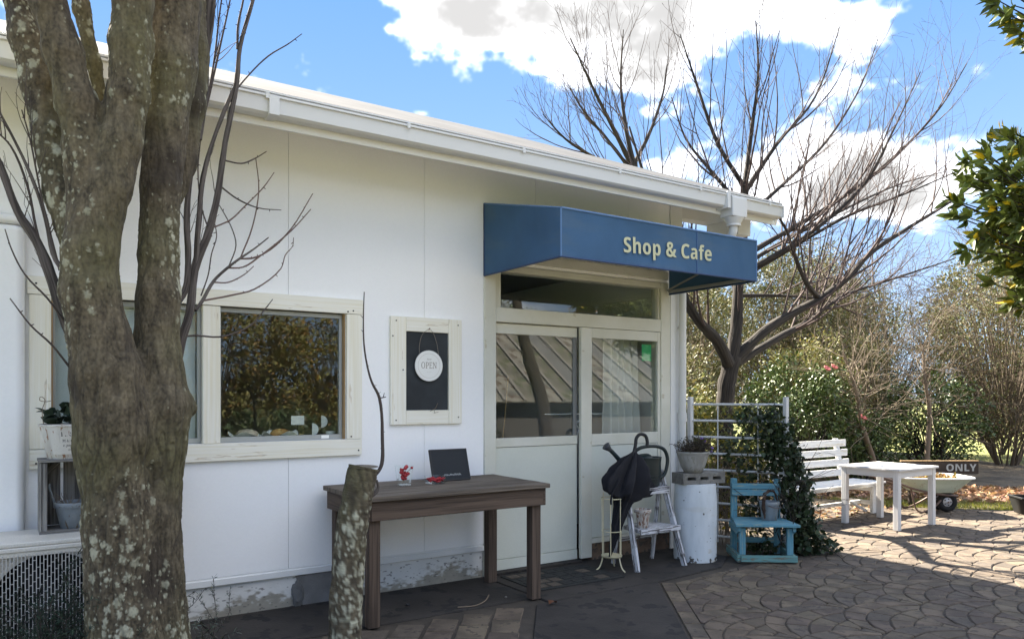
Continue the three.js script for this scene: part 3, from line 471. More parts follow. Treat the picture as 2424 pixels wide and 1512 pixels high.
// ---------------------------------------------------------------- the shop
const shop = thing('shop_building', 'long white single-storey shop with grey gabled roof and blue awning door', 'building');
const WIN = [0.2, 2.01, 1.14, 2.04], DOOR = [3.17, 5.24, 0, 2.52];
{
  const edges = [-4.2, -3.6, -2.56, -1.52, -0.48, 0.56, 1.6, 2.64, 3.68, 4.72, 5.39], y0 = 0.268, y1 = 3.40;
  for (let i = 0; i < edges.length - 1; i++) {
    const a = edges[i] + 0.0014, b = edges[i + 1] - 0.0014; let rects = [[a, b, y0, y1]];
    for (const [hx0, hx1, hy0, hy1] of [WIN, DOOR]) rects = rects.flatMap(([p, q, c, d]) => {
      if (hx1 <= p || hx0 >= q || hy1 <= c || hy0 >= d) return [[p, q, c, d]]; const out = [], m0 = Math.max(p, hx0), m1 = Math.min(q, hx1);
      if (p < hx0) out.push([p, hx0, c, d]); if (q > hx1) out.push([hx1, q, c, d]); if (hy1 < d) out.push([m0, m1, hy1, d]); if (hy0 > c) out.push([m0, m1, c, hy0]); return out;
    });
    const apart = a > WIN[0] && b < WIN[1], made = rects.filter((r) => r[1] - r[0] > 0.001).map((r) => { const g = new THREE.BoxGeometry(r[1] - r[0], r[3] - r[2], 0.018); g.translate((r[0] + r[1]) / 2, (r[2] + r[3]) / 2, -0.009); return uvBox(g, 'x', i * 0.7); }); for (const q of apart ? made.map((m) => [m]) : [made]) obj('wall_panel', q, M.wall, shop);
  }
  // the wall behind the panels, with the same openings
  const core = [boxR(-4.2, 0.2, 0.1, 3.40, -0.14, -0.02, 0), boxR(2.01, 3.17, 0.1, 3.40, -0.14, -0.02, 0), boxR(5.24, 5.385, 0.1, 3.40, -0.14, -0.02, 0), boxR(0.2, 2.01, 0.1, 1.12, -0.14, -0.02, 0), boxR(0.2, 2.01, 2.06, 3.40, -0.14, -0.02, 0), boxR(3.17, 5.24, 2.53, 3.40, -0.14, -0.02, 0)];
  obj('wall_core', core, M.wallCore, shop);
  // gable walls and the back wall
  const gable = (x) => { const s = new THREE.Shape([[0.142, 0], [8.0, 0], [8.0, 3.38], [4.0, 4.92], [0.142, 3.38]].map(([z, y]) => new THREE.Vector2(z, y))); const g = new THREE.ExtrudeGeometry(s, { depth: 0.1, bevelEnabled: false }); g.rotateY(Math.PI / 2); g.translate(x, 0, 0); return uvBox(g, 'z', 0); };
  obj('gable_wall', gable(5.28), M.wall, shop); obj('gable_wall', gable(-4.2), M.wall, shop); obj('rear_wall', boxR(-4.1, 5.28, 0, 3.38, -8.1, -8.0, 0), M.wall, shop);
  // base: flashing strip and rendered foundation with splash dirt
  obj('base_flashing', [boxR(-4.2, 3.168, 0.213, 0.255, -0.012, 0.012, 0.003), boxR(-4.2, 3.168, 0.255, 0.2665, -0.016, -0.004, 0)], M.trimWhite, shop);
  const fmap = rep(paint(512, (u, v) => { const g = fbm(u, v, 8, 3, 5, 131); let c = mix3([0.60, 0.59, 0.565], [0.76, 0.75, 0.72], g); const grit = fbm(u, v, 60, 14, 3, 137), edge = 0.20 + 0.5 * (fbm(u, v, 14, 1, 4, 133) - 0.35); const dirt = sstep(edge + 0.1, edge - 0.12, v + (grit - 0.5) * 0.5) * (v < 0.9 ? 1 : 0); c = mix3(c, mix3([0.15, 0.125, 0.08], [0.27, 0.235, 0.16], grit), dirt * 0.75); const sp = fbm(u, v, 90, 20, 2, 139); return mix3(c, [0.12, 0.11, 0.10], sstep(0.74, 0.8, sp) * 0.7); }), 2.4, 0.3);
  const fm = std({ map: fmap, bumpMap: rep(paint(256, (u, v) => fbm(u, v, 20, 6, 5, 141), false), 1.2, 0.3), bumpScale: 0.004, roughness: 0.95 });
  { const g = new THREE.BoxGeometry(7.37, 0.272, 0.12); g.translate(-0.515, 0.076, -0.075); obj('foundation', uvBox(g, 'x', 0), fm, shop); }
  // where the render has come off: a darker patch with a ragged edge
  { const pts = [[1.655, 0.205], [1.67, 0.165], [1.64, 0.13], [1.66, 0.09], [1.70, 0.05], [1.70, 0.0], [1.98, 0.0], [1.97, 0.09], [1.985, 0.205]]; const g = new THREE.ExtrudeGeometry(new THREE.Shape(pts.map((p) => new THREE.Vector2(...p))), { depth: 0.007, bevelEnabled: true, bevelSize: 0.003, bevelThickness: 0.003, bevelSegments: 1 }); g.translate(0, 0, -0.0135); obj('render_patch', uvBox(g, 'x'), speckle([0.16, 0.155, 0.15], [0.23, 0.225, 0.22], 143, { cells: 4, mu: 0.4 }), shop); }
  // cracked lump beside the patch
  { const g = new THREE.IcosahedronGeometry(0.05, 2), P = g.attributes.position; for (let i = 0; i < P.count; i++) { const k = 1 + 0.5 * n3(P.getX(i) * 30, P.getY(i) * 30, P.getZ(i) * 30); P.setXYZ(i, P.getX(i) * k * 0.8, P.getY(i) * k * 1.7, P.getZ(i) * k * 0.45); } g.computeVertexNormals(); g.translate(1.665, 0.085, -0.002); obj('render_lump', uvBox(g, 'y'), speckle([0.12, 0.12, 0.12], [0.18, 0.18, 0.175], 145, { cells: 4, mu: 0.3 }), shop); }
  // brown footing under the fixed light beside the door
  obj('footing', boxR(4.30, 5.41, -0.05, 0.15, -0.13, -0.012, 0.004), speckle([0.10, 0.065, 0.045], [0.20, 0.14, 0.10], 147, { cells: 6, mu: 0.6, bump: 0.006, spots: [0.07, 0.06, 0.05], spotAmt: 0.6 }), shop);
  obj('corner_board', boxR(5.243, 5.40, 0.0, 3.36, -0.005, 0.014, 0.003), M.trimWhite, shop);
}
// roof: two slopes, ridge cap, soffit, boards and the gutter
{
  const S = 0.424, ZR = -4.0, top = (z) => 3.27 + S * (0.62 - z), X0 = -4.7, X1 = 6.08;
  const roof = new THREE.Group(); roof.name = 'roof'; shop.add(roof);
  const prof = (pts) => { const g = new THREE.ExtrudeGeometry(new THREE.Shape(pts.map(([z, y]) => new THREE.Vector2(-z, y))), { depth: X1 - X0, bevelEnabled: false }); g.rotateY(Math.PI / 2); g.translate(X0, 0, 0); return uvBox(g, 'x', 0); };
  obj('front_slope', prof([[0.635, top(0.635)], [ZR, top(ZR)], [ZR, top(ZR) - 0.06], [0.635, top(0.635) - 0.045]]), M.roof, roof);
  obj('rear_slope', prof([[-8.63, top(0.63)], [ZR - 0.001, top(ZR) - 0.002], [ZR - 0.001, top(ZR) - 0.06], [-8.63, top(0.63) - 0.045]]), M.roof, roof);
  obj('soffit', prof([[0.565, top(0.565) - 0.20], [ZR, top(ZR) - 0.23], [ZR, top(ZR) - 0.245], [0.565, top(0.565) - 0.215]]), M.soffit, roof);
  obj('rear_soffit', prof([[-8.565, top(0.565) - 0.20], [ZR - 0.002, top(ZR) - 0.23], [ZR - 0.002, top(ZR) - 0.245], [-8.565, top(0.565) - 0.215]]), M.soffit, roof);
  obj('fascia', boxR(X0, X1 - 0.045, 3.065, 3.235, 0.567, 0.584, 0.003), M.trimWhite, roof);
  obj('rear_fascia', boxR(X0, X1 - 0.045, 3.065, 3.235, -8.60, -8.585, 0.003), M.trimWhite, roof);
  for (const x of [X0 + 0.02, X1 - 0.02]) { obj('barge_board', [bar([x, top(0.56) - 0.15, 0.60], [x, top(ZR) - 0.15, ZR], 0.035, 0.17, 0.003)], M.trimWhite, roof); obj('barge_board', [bar([x, top(0.56) - 0.15, -8.58], [x, top(ZR) - 0.152, ZR - 0.004], 0.034, 0.168, 0.003)], M.trimWhite, roof); }
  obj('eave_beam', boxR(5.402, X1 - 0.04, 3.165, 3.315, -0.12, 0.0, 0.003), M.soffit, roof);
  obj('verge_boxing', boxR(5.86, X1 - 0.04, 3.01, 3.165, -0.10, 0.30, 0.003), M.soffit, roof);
  const gut = new THREE.Group(); gut.name = 'gutter'; shop.add(gut);
  const gp = [[0.586, 3.215], [0.589, 3.215], [0.589, 3.112], [0.604, 3.106], [0.668, 3.106], [0.686, 3.118], [0.694, 3.20], [0.708, 3.204], [0.708, 3.217], [0.690, 3.217], [0.682, 3.122], [0.666, 3.110], [0.606, 3.110], [0.593, 3.116], [0.592, 3.219], [0.586, 3.219]];
  const gg = new THREE.ExtrudeGeometry(new THREE.Shape(gp.map(([z, y]) => new THREE.Vector2(-z, y))), { depth: 10.6, bevelEnabled: false }); gg.rotateY(Math.PI / 2); gg.translate(-4.6, 0, 0);
  obj('gutter_channel', gg, M.metalWhite, gut);
  obj('gutter_end_cap', boxR(6.0, 6.006, 3.104, 3.219, 0.584, 0.712, 0.002), M.metalWhite, gut);
  for (let x = -4.2; x < 5.9; x += 0.91) obj('gutter_bracket', [boxR(x - 0.011, x + 0.011, 3.2185, 3.224, 0.586, 0.7115, 0.001), boxR(x - 0.011, x + 0.011, 3.19, 3.2183, 0.7085, 0.7115, 0.001)], M.metalWhite, gut);
  for (const x of [-2.4, 1.3]) obj('gutter_joint', boxR(x - 0.03, x + 0.03, 3.100, 3.2165, 0.5845, 0.7125, 0.003), M.metalWhite, gut);
  obj('gutter_lip', boxR(-4.6, 5.99, 3.2275, 3.237, 0.60, 0.700, 0.003), M.metalWhite, gut);
  const oc = [box(0.19, 0.17, 0.15, 5.38, 3.03, 0.65, 0.01), at(new THREE.CylinderGeometry(0.09, 0.055, 0.06, 18), 5.38, 3.0, 0.65), at(new THREE.TorusGeometry(0.052, 0.012, 8, 18).rotateX(Math.PI / 2), 5.38, 2.965, 0.65)];
  obj('outlet_box', oc, M.metalWhite, gut);
  obj('gutter_joint', boxR(5.225, 5.262, 3.09, 3.236, 0.58, 0.72, 0.004), M.metalWhite, gut);
  const dn = new THREE.Group(); dn.name = 'downspout'; shop.add(dn);
  obj('elbow', rod([[5.38, 2.97, 0.65], [5.38, 2.90, 0.64], [5.372, 2.84, 0.58], [5.36, 2.70, 0.22], [5.352, 2.66, 0.12], [5.348, 2.58, 0.068], [5.348, 2.45, 0.065]], 0.037, 12, false, 34), M.metalWhite, dn);
  obj('pipe', at(new THREE.CylinderGeometry(0.035, 0.035, 2.45, 14), 5.348, 1.235, 0.065), M.metalWhite, dn);
  for (const y of [0.5, 1.28, 2.1]) obj('clamp', [at(new THREE.CylinderGeometry(0.04, 0.04, 0.022, 14), 5.348, y, 0.065), box(0.03, 0.02, 0.05, 5.348, y - 0.01, 0.03, 0.002)], M.metalWhite, dn);
  obj('pipe_socket', at(new THREE.CylinderGeometry(0.041, 0.041, 0.07, 14), 5.348, 1.24, 0.065), M.metalWhite, dn);
}
// room inside
{
  obj('room_floor', boxR(-4.08, 5.27, -0.06, 0.03, -7.9, -0.145, 0), M.interiorFloor, shop);
  obj('room_ceiling', boxR(-4.08, 5.27, 2.75, 2.83, -7.98, -0.145, 0), M.interior, shop);
  obj('room_partition', boxR(-4.08, 5.27, 0.03, 2.75, -3.9, -3.8, 0), M.interior, shop);
}
// window
{
  const w = new THREE.Group(); w.name = 'window'; shop.add(w);
  const Z0 = 0.001, Z1 = 0.024;
  obj('frame_board', boxR(0.085, 2.135, 2.037, 2.142, Z0, Z1 + 0.003, 0.003, 'x'), M.cream, w);
  obj('frame_board', boxR(0.095, 2.125, 1.026, 1.140, Z0, Z1 + 0.003, 0.003, 'x'), M.cream, w);
  obj('frame_board', boxR(0.095, 0.205, 1.142, 2.035, Z0, Z1, 0.003, 'y'), M.cream, w);
  obj('frame_board', boxR(2.012, 2.128, 1.142, 2.035, Z0, Z1, 0.003, 'y'), M.cream, w);
  obj('mullion', boxR(1.042, 1.150, 1.142, 2.035, -0.03, Z1 - 0.004, 0.003, 'y'), M.cream, w);
  obj('jamb', boxR(2.001, 2.0115, 1.142, 2.035, -0.13, 0.0, 0.001, 'y'), M.pineWood, w);
  obj('jamb', boxR(0.2055, 0.214, 1.142, 2.035, -0.13, 0.0, 0.001, 'y'), M.pineWood, w);
  obj('sill', boxR(0.21, 2.0, 1.122, 1.141, -0.34, -0.002, 0.003), M.trimWhite, w);
  for (const [a, b] of [[0.214, 1.041], [1.151, 2.0]]) {
    obj('sash', [boxR(a, b, 2.004, 2.034, -0.065, -0.035, 0.002), boxR(a, b, 1.142, 1.176, -0.065, -0.035, 0.002), boxR(a, a + 0.014, 1.1765, 2.0035, -0.065, -0.035, 0.002), boxR(b - 0.022, b, 1.1765, 2.0035, -0.065, -0.035, 0.002)], plain(0.36, 0.38, 0.38, 0.4, { metalness: 0.3 }), w);
    obj('pane', boxR(a + 0.014, b - 0.022, 1.176, 2.004, -0.053, -0.048, 0), M.glass, w);
  }
  for (const [x, y] of [[2.02, 2.052], [2.06, 2.06], [2.10, 1.06], [0.13, 1.06], [0.13, 2.10], [2.045, 1.16]]) obj('nail_head', at(new THREE.SphereGeometry(0.006, 8, 6), x, y, y > 2.03 || y < 1.14 ? Z1 + 0.0035 : Z1 + 0.001), M.black, w);
}
// entrance: sliding door, fixed light and transom
{
  const d = new THREE.Group(); d.name = 'entrance_frame'; shop.add(d);
  obj('jamb', boxR(3.172, 3.282, 0.0, 2.515, -0.13, 0.012, 0.004, 'y'), M.doorFrame, d);
  obj('jamb', boxR(5.120, 5.238, 0.155, 2.515, -0.13, 0.0125, 0.004, 'y'), M.doorFrame, d);
  obj('transom_bar', boxR(3.283, 5.119, 2.052, 2.168, -0.12, 0.010, 0.004, 'x'), M.doorFrame, d);
  obj('head', boxR(3.283, 5.119, 2.462, 2.515, -0.12, 0.010, 0.004, 'x'), M.doorFrame, d);
  obj('transom_stile', boxR(3.284, 3.34, 2.170, 2.460, -0.08, -0.01, 0.002), M.doorFrame, d); obj('transom_stile', boxR(5.10, 5.118, 2.170, 2.460, -0.08, -0.01, 0.002), M.doorFrame, d);
  obj('transom_pane', boxR(3.341, 5.099, 2.1705, 2.4605, -0.05, -0.045, 0), M.glass, d);
  obj('threshold', boxR(3.283, 4.16, 0.003, 0.022, -0.13, 0.03, 0.003), M.concrete, d);
  const l = new THREE.Group(); l.name = 'sliding_door'; shop.add(l);
  const zA = -0.075, zB = -0.042;
  obj('top_rail', boxR(3.283, 4.158, 1.962, 2.046, zA, zB, 0.003, 'x'), M.doorFrame, l);
  obj('middle_rail', boxR(3.283, 4.158, 1.030, 1.104, zA, zB + 0.004, 0.003, 'x'), M.doorFrame, l);
  obj('lower_panel', boxR(3.283, 4.158, 0.112, 1.027, zA + 0.004, zB - 0.006, 0.002, 'y'), M.door, l);
  obj('kick_plate', boxR(3.283, 4.158, 0.024, 0.108, zA, zB, 0.002, 'x'), M.door, l);
  obj('stile', boxR(4.118, 4.158, 1.105, 1.961, zA, zB - 0.006, 0.002, 'y'), plain(0.20, 0.205, 0.20, 0.5), l);
  obj('stile', boxR(3.283, 3.290, 1.105, 1.961, zA, zB - 0.006, 0.001, 'y'), M.doorFrame, l);
  obj('pane', boxR(3.290, 4.118, 1.1045, 1.9615, -0.060, -0.055, 0), M.glass, l);
  const f = new THREE.Group(); f.name = 'fixed_light'; shop.add(f);
  const zC = -0.03, zD = 0.004;
  obj('stile', boxR(4.165, 4.285, 0.03, 2.049, zC, zD + 0.002, 0.004, 'y'), M.doorFrame, f);
  obj('stile', boxR(5.085, 5.118, 0.17, 2.049, zC, zD, 0.002, 'y'), M.doorFrame, f);
  obj('top_rail', boxR(4.286, 5.084, 1.962, 2.049, zC, zD, 0.003, 'x'), M.doorFrame, f);
  obj('middle_rail', boxR(4.286, 5.084, 1.012, 1.114, zC, zD, 0.003, 'x'), M.doorFrame, f);
  obj('lower_panel', boxR(4.286, 5.084, 0.20, 1.009, zC + 0.005, zD - 0.008, 0.002, 'y'), M.door, f);
  obj('bottom_rail', boxR(4.286, 5.084, 0.152, 0.196, zC, zD + 0.003, 0.002, 'x'), M.doorFrame, f);
  obj('pane', boxR(4.2855, 5.0845, 1.1145, 1.9615, -0.018, -0.013, 0), M.glass, f);
}
// awning
{
  const a = thing('awning', 'blue canvas awning over the shop door with cream lettering', 'awning');
  const x0 = 3.165, x1 = 5.215, zf = 1.03, yb = 2.41, yf = 2.745, yw = 2.985;
  const quad = (pts, n = 40) => { const [A, B, C, D] = pts.map(V), pos = [], uv = [], idx = []; for (let i = 0; i <= n; i++) for (let j = 0; j <= 6; j++) { const p = A.clone().lerp(B, i / n), q = D.clone().lerp(C, i / n), r = p.lerp(q, j / 6), e = Math.sin((i / n) * Math.PI) * Math.sin((j / 6) * Math.PI), N = new THREE.Vector3().subVectors(B, A).cross(new THREE.Vector3().subVectors(D, A)).normalize(); r.addScaledVector(N, -e * 0.012 + 0.012 * Math.sqrt(Math.max(0, e)) * n3(r.x * 4, r.y * 3, r.z * 4) + 0.004 * Math.sqrt(Math.max(0, e)) * n3(r.x * 14, r.y * 5, r.z * 14)); pos.push(r.x, r.y, r.z); uv.push((i / n) * A.distanceTo(B), (j / 6) * A.distanceTo(D)); } for (let i = 0; i < n; i++) for (let j = 0; j < 6; j++) { const k = i * 7 + j; idx.push(k, k + 7, k + 1, k + 1, k + 7, k + 8); } const g = new THREE.BufferGeometry(); g.setAttribute('position', new THREE.Float32BufferAttribute(pos, 3)); g.setAttribute('uv', new THREE.Float32BufferAttribute(uv, 2)); g.setIndex(idx); g.computeVertexNormals(); return g; };
  const xm = 4.50;
  obj('front_cloth', [quad([[x0, yb, zf], [xm, yb, zf], [xm, yf, zf], [x0, yf, zf]])], M.canvas, a);
  obj('front_cloth', [quad([[xm, yb, zf], [x1, yb, zf], [x1, yf, zf], [xm, yf, zf]])], M.canvas, a);
  obj('side_cloth', [quad([[x0, yb - 0.005, 0.02], [x0, yb, zf], [x0, yf, zf], [x0, yw, 0.02]])], M.canvas, a);
  obj('side_cloth', [quad([[x1, yb, zf], [x1, yb - 0.005, 0.02], [x1, yw, 0.02], [x1, yf, zf]])], M.canvas, a);
  obj('top_cloth', [quad([[x0, yf, zf], [x1, yf, zf], [x1, yw, 0.02], [x0, yw, 0.02]])], M.canvas, a);
  const hem = (p) => rod(p, 0.008, 6);
  obj('hem', [hem([[x0, yb, 0.02], [x0, yb, zf]]), hem([[x0, yb, zf], [x1, yb, zf]]), hem([[x1, yb, zf], [x1, yb, 0.02]]), hem([[x0, yb, 0.02], [x0, yw, 0.02]])], plain(0.03, 0.06, 0.14, 0.8), a);
  obj('edge_piping', [hem([[x0, yf, zf], [x1, yf, zf]]), rod([[x0, yb, zf], [x0, yf, zf]], 0.006), rod([[x1, yb, zf], [x1, yf, zf]], 0.006), rod([[x0, yf, zf], [x0, yw, 0.02]], 0.006), rod([[x1, yf, zf], [x1, yw, 0.02]], 0.006)], plain(0.10, 0.19, 0.36, 0.8), a);
  obj('seam', rod([[xm, yb, zf + 0.002], [xm, yf, zf + 0.002]], 0.004), plain(0.045, 0.10, 0.23, 0.85), a);
  const t = text('Shop & Cafe', 0.112, 0.0012), b = t.boundingBox; t.scale(0.93 / (b.max.x - b.min.x), 1, 1); t.rotateZ(0.028); t.computeBoundingBox(); t.translate(3.735 - t.boundingBox.min.x, 2.497, zf + 0.0045);
  obj('lettering', t, M.lettering, a);
  obj('frame_bar', [bar([x0 + 0.03, yb + 0.02, 0.05], [x0 + 0.03, yb + 0.02, zf - 0.03], 0.025, 0.025), bar([x1 - 0.03, yb + 0.02, 0.05], [x1 - 0.03, yb + 0.02, zf - 0.03], 0.025, 0.025), bar([x0 + 0.045, yb + 0.02, zf - 0.03], [x1 - 0.045, yb + 0.02, zf - 0.03], 0.025, 0.025), bar([x0 + 0.03, yw - 0.03, 0.04], [x1 - 0.03, yw - 0.03, 0.04], 0.025, 0.025), bar([4.19, yw - 0.05, 0.05], [4.19, yf - 0.03, zf - 0.03], 0.02, 0.02), bar([x1 - 0.05, yb + 0.03, 0.05], [x1 - 0.05, yf - 0.05, zf - 0.04], 0.016, 0.016)], plain(0.30, 0.31, 0.32, 0.4, { metalness: 0.5 }), a);
  obj('mounting_board', boxR(3.22, 5.20, 2.545, 2.62, 0.001, 0.03, 0.003), M.doorFrame, a);
}
// ---------------------------------------------------------------- on the wall
function canvasTex(w, h, draw) { const c = document.createElement('canvas'); c.width = w; c.height = h; draw(c.getContext('2d'), w, h); const t = new THREE.CanvasTexture(c); t.colorSpace = THREE.SRGBColorSpace; return t; }
{
  const f = thing('wall_chalkboard', 'black chalkboard in a wide cream plank frame screwed to the white wall', 'chalkboard', [2.656, 1.235, 0]);
  const X0 = -0.304, X1 = 0.298, Y1 = 0.808;
  obj('frame_board', boxR(X0, -0.178, 0, Y1, 0.001, 0.026, 0.003, 'y'), M.cream, f);
  obj('frame_board', boxR(0.184, X1, 0, Y1, 0.001, 0.0265, 0.003, 'y'), M.cream, f);
  obj('frame_board', boxR(-0.1775, 0.1835, 0.70, Y1, 0.001, 0.025, 0.003, 'x'), M.cream, f);
  obj('frame_board', boxR(-0.1775, 0.1835, 0, 0.106, 0.001, 0.025, 0.003, 'x'), M.cream, f);
  obj('slate', boxR(-0.177, 0.183, 0.107, 0.699, 0.002, 0.010, 0.001), M.board, f);
  for (const [x, y] of [[-0.26, 0.775], [0.265, 0.765], [-0.262, 0.035], [0.268, 0.05], [-0.288, 0.66], [-0.205, 0.41]]) obj('screw_head', at(new THREE.CylinderGeometry(0.0055, 0.0055, 0.004, 10).rotateX(Math.PI / 2), x, y, 0.0275), plain(0.07, 0.06, 0.05, 0.6), f);
  obj('hook', [rod([[0.008, 0.722, 0.025], [0.008, 0.722, 0.04], [0.008, 0.730, 0.046]], 0.003, 6)], plain(0.14, 0.05, 0.03, 0.6), f);
  obj('dead_twig', [rod([[0.02, 0.10, 0.027], [0.06, 0.118, 0.03], [0.09, 0.16, 0.02]], 0.0018, 5), rod([[0.05, 0.112, 0.03], [0.06, 0.085, 0.032]], 0.0014, 5), rod([[0.05, 0.085, 0.03], [0.09, 0.092, 0.03]], 0.0014, 5)], M.twigPale, f);
}
{
  const s = thing('open_sign', 'round white OPEN sign hanging on the black chalkboard by a thin cord', 'sign', [2.664, 1.679, 0.03]);
  const tex = canvasTex(512, 512, (g, w) => { g.fillStyle = '#e6e6e2'; g.fillRect(0, 0, w, w); g.strokeStyle = '#bdbbb4'; g.lineWidth = 5; g.beginPath(); g.arc(256, 256, 205, 0, 7); g.stroke(); g.fillStyle = '#8f8a82'; g.textAlign = 'center'; g.font = 'italic 40px serif'; g.fillText('Now', 256, 160); g.fillStyle = '#8e847a'; g.font = '128px serif'; g.save(); g.translate(256, 300); g.scale(0.86, 1.15); g.fillText('OPEN', 0, 0); g.restore(); g.fillStyle = '#a7a29a'; g.font = 'italic 36px serif'; g.fillText('~ ~ ~', 256, 372); });
  const disc = new THREE.CylinderGeometry(0.117, 0.117, 0.007, 40); disc.rotateX(Math.PI / 2); obj('disc', disc, plain(0.74, 0.74, 0.72, 0.7), s);
  const face = new THREE.CircleGeometry(0.1155, 40); face.translate(0, 0, 0.0042); obj('printed_face', face, std({ map: tex, roughness: 0.7 }), s);
  obj('cord', [rod([[-0.082, 0.085, 0.004], [-0.078, 0.16, 0.0], [-0.05, 0.24, -0.004], [0, 0.283, 0.014]], 0.0016, 5), rod([[0.082, 0.085, 0.004], [0.066, 0.18, 0.0], [0.04, 0.25, -0.004], [0, 0.283, 0.014]], 0.0016, 5)], plain(0.28, 0.24, 0.20, 0.9), s);
}
{ // pipe cover of the air conditioner
  const d = thing('pipe_cover', 'white plastic pipe cover running up the wall above the air conditioner', 'pipe cover', [-0.01, 0, 0]);
  obj('cover', boxR(-0.085, 0.085, 0.30, 2.42, 0.001, 0.10, 0.045), M.wall, d);
  obj('cap', boxR(-0.095, 0.095, 2.42, 2.475, 0.001, 0.11, 0.03), M.wall, d);
}
// ---------------------------------------------------------------- behind the glass
{
  const shelf = (x) => x;
  const t0 = [1.375, 1.1425, -0.2], t1 = [1.60, 1.1425, -0.19];
  [t0, t1].forEach((p, i) => {
    const b = thing('bread_plate', i ? 'paper-lined plate with a golden loaf in the shop window' : 'paper-lined plate of pale bread near the window mullion', 'bread', p, i * 0.4, 'bread plates in the window');
    const pg = new THREE.CylinderGeometry(0.125, 0.05, 0.045, 22, 4, true), P = pg.attributes.position; for (let k = 0; k < P.count; k++) { const a = Math.atan2(P.getZ(k), P.getX(k)), e = (P.getY(k) + 0.0225) / 0.045; P.setY(k, P.getY(k) + 0.0225 + 0.002 + e * 0.018 * Math.sin(a * 4 + i)); } pg.computeVertexNormals();
    obj('paper', pg, M.paper, b); obj('plate', at(new THREE.CylinderGeometry(0.06, 0.055, 0.006, 24), 0, 0.003, 0), M.paper, b);
    const lg = new THREE.SphereGeometry(0.07, 20, 14); lg.scale(1.1, 0.5, 0.85); const Q = lg.attributes.position; for (let k = 0; k < Q.count; k++) { const s = 1 + 0.10 * n3(Q.getX(k) * 40, Q.getY(k) * 40, Q.getZ(k) * 40 + i); Q.setXYZ(k, Q.getX(k) * s, Math.max(-0.02, Q.getY(k) * s), Q.getZ(k) * s); } lg.computeVertexNormals(); lg.translate(0, 0.042, 0); obj('loaf', uvBox(lg), i ? M.bread : speckle([0.55, 0.42, 0.30], [0.68, 0.58, 0.46], 160, { cells: 4, mu: 0.1 }), b);
  });
  const card = thing('price_card', 'small blank white card standing beside the golden loaf', 'card', [1.735, 1.1425, -0.22], -0.25); obj('card', boxR(-0.045, 0.045, 0.10, 0.165, -0.001, 0.001, 0), M.paper, card); obj('clip_stand', [rod([[0, 0.004, 0], [0, 0.10, 0]], 0.002, 6), at(new THREE.CylinderGeometry(0.022, 0.024, 0.004, 16), 0, 0.002, 0)], M.black, card);
  [[1.835, 1.1425, -0.20, 0.045, 0.02, 'lower white half-round card in the shop window'], [1.91, 1.1425, -0.22, 0.045, 0.075, 'higher white half-round card in the shop window']].forEach(([x, y, z, r, h, lab]) => { const c = thing('menu_card', lab, 'card', [x, y, z], -0.3, 'half-round cards in the window'); const s = new THREE.Shape(); s.absarc(0, 0, r, -Math.PI / 2, Math.PI / 2, false); s.lineTo(0, -r); const g = new THREE.ExtrudeGeometry(s, { depth: 0.002, bevelEnabled: false, curveSegments: 16 }); g.translate(0, h + r, 0); obj('card', g, M.paper, c); obj('stand', [rod([[0.005, 0.003, 0], [0.005, h + 0.02, 0]], 0.002, 6), at(new THREE.CylinderGeometry(0.02, 0.022, 0.004, 14), 0.005, 0.002, 0)], M.black, c); });
  const cup = lathe([[0.001, 0], [0.024, 0], [0.036, 0.05], [0.033, 0.05], [0.022, 0.005], [0.001, 0.005]], 20); cup.translate(1.955, 1.1425, -0.15); single('cup', cup, M.paper, 'small white cup at the right end of the window shelf', 'cup');
  const st = boxR(1.845, 1.90, 1.150, 1.172, -0.0345, -0.0335, 0); single('window_sticker', st, std({ map: canvasTex(128, 64, (g) => { g.fillStyle = '#eeeeea'; g.fillRect(0, 0, 128, 64); g.fillStyle = '#b0514d'; g.fillRect(44, 20, 38, 22); g.fillStyle = '#e8e8e4'; g.fillRect(54, 27, 18, 7); }), roughness: 0.7 }), 'tiny white and red sticker on the lower window sash', 'sticker');
  // roller blind behind the other pane
  const bl = thing('roller_blind', 'pale grey blind behind the window pane half hidden by the tree', 'blind', [0.62, 1.15, -0.11]);
  { const g = new THREE.PlaneGeometry(0.80, 0.83, 30, 12), P = g.attributes.position; for (let i = 0; i < P.count; i++) P.setZ(i, 0.012 * n3(P.getX(i) * 5, P.getY(i) * 3, 1) + 0.006 * Math.sin(P.getX(i) * 22)); g.computeVertexNormals(); g.translate(0, 0.43, 0); obj('cloth', g, M.blind, bl); obj('roller', at(new THREE.CylinderGeometry(0.018, 0.018, 0.81, 14).rotateZ(Math.PI / 2), 0, 0.865, -0.01), M.trimWhite, bl); obj('bottom_bar', boxR(-0.40, 0.40, -0.004, 0.012, -0.008, 0.008, 0.002), M.trimWhite, bl); }
  // curtain and sticks behind the door glass
  const cu = thing('curtain', 'white gathered curtain behind the right hand door glass', 'curtain', [4.87, 0.06, -0.28]);
  { const g = new THREE.PlaneGeometry(0.46, 2.05, 90, 20), P = g.attributes.position; for (let i = 0; i < P.count; i++) { const e = 0.5 - P.getY(i) / 2.05, x = P.getX(i); P.setX(i, x * (0.82 + 0.22 * e) + 0.03 * e); P.setZ(i, 0.035 * Math.sin(x * 62 + 2 * n3(x * 4, 0, 0)) * (0.6 + 0.5 * e) + 0.012 * n3(x * 20, P.getY(i) * 2, 3)); } g.computeVertexNormals(); g.translate(0, 1.03, 0); obj('cloth', g, M.curtain, cu); obj('rail', rod([[-0.45, 2.075, 0], [0.3, 2.075, 0]], 0.012, 10), M.trimWhite, cu); }
  const rk = thing('folding_rack', 'thin folding rack with crossed bars behind the door glass', 'rack', [4.42, 0.03, -0.32]);
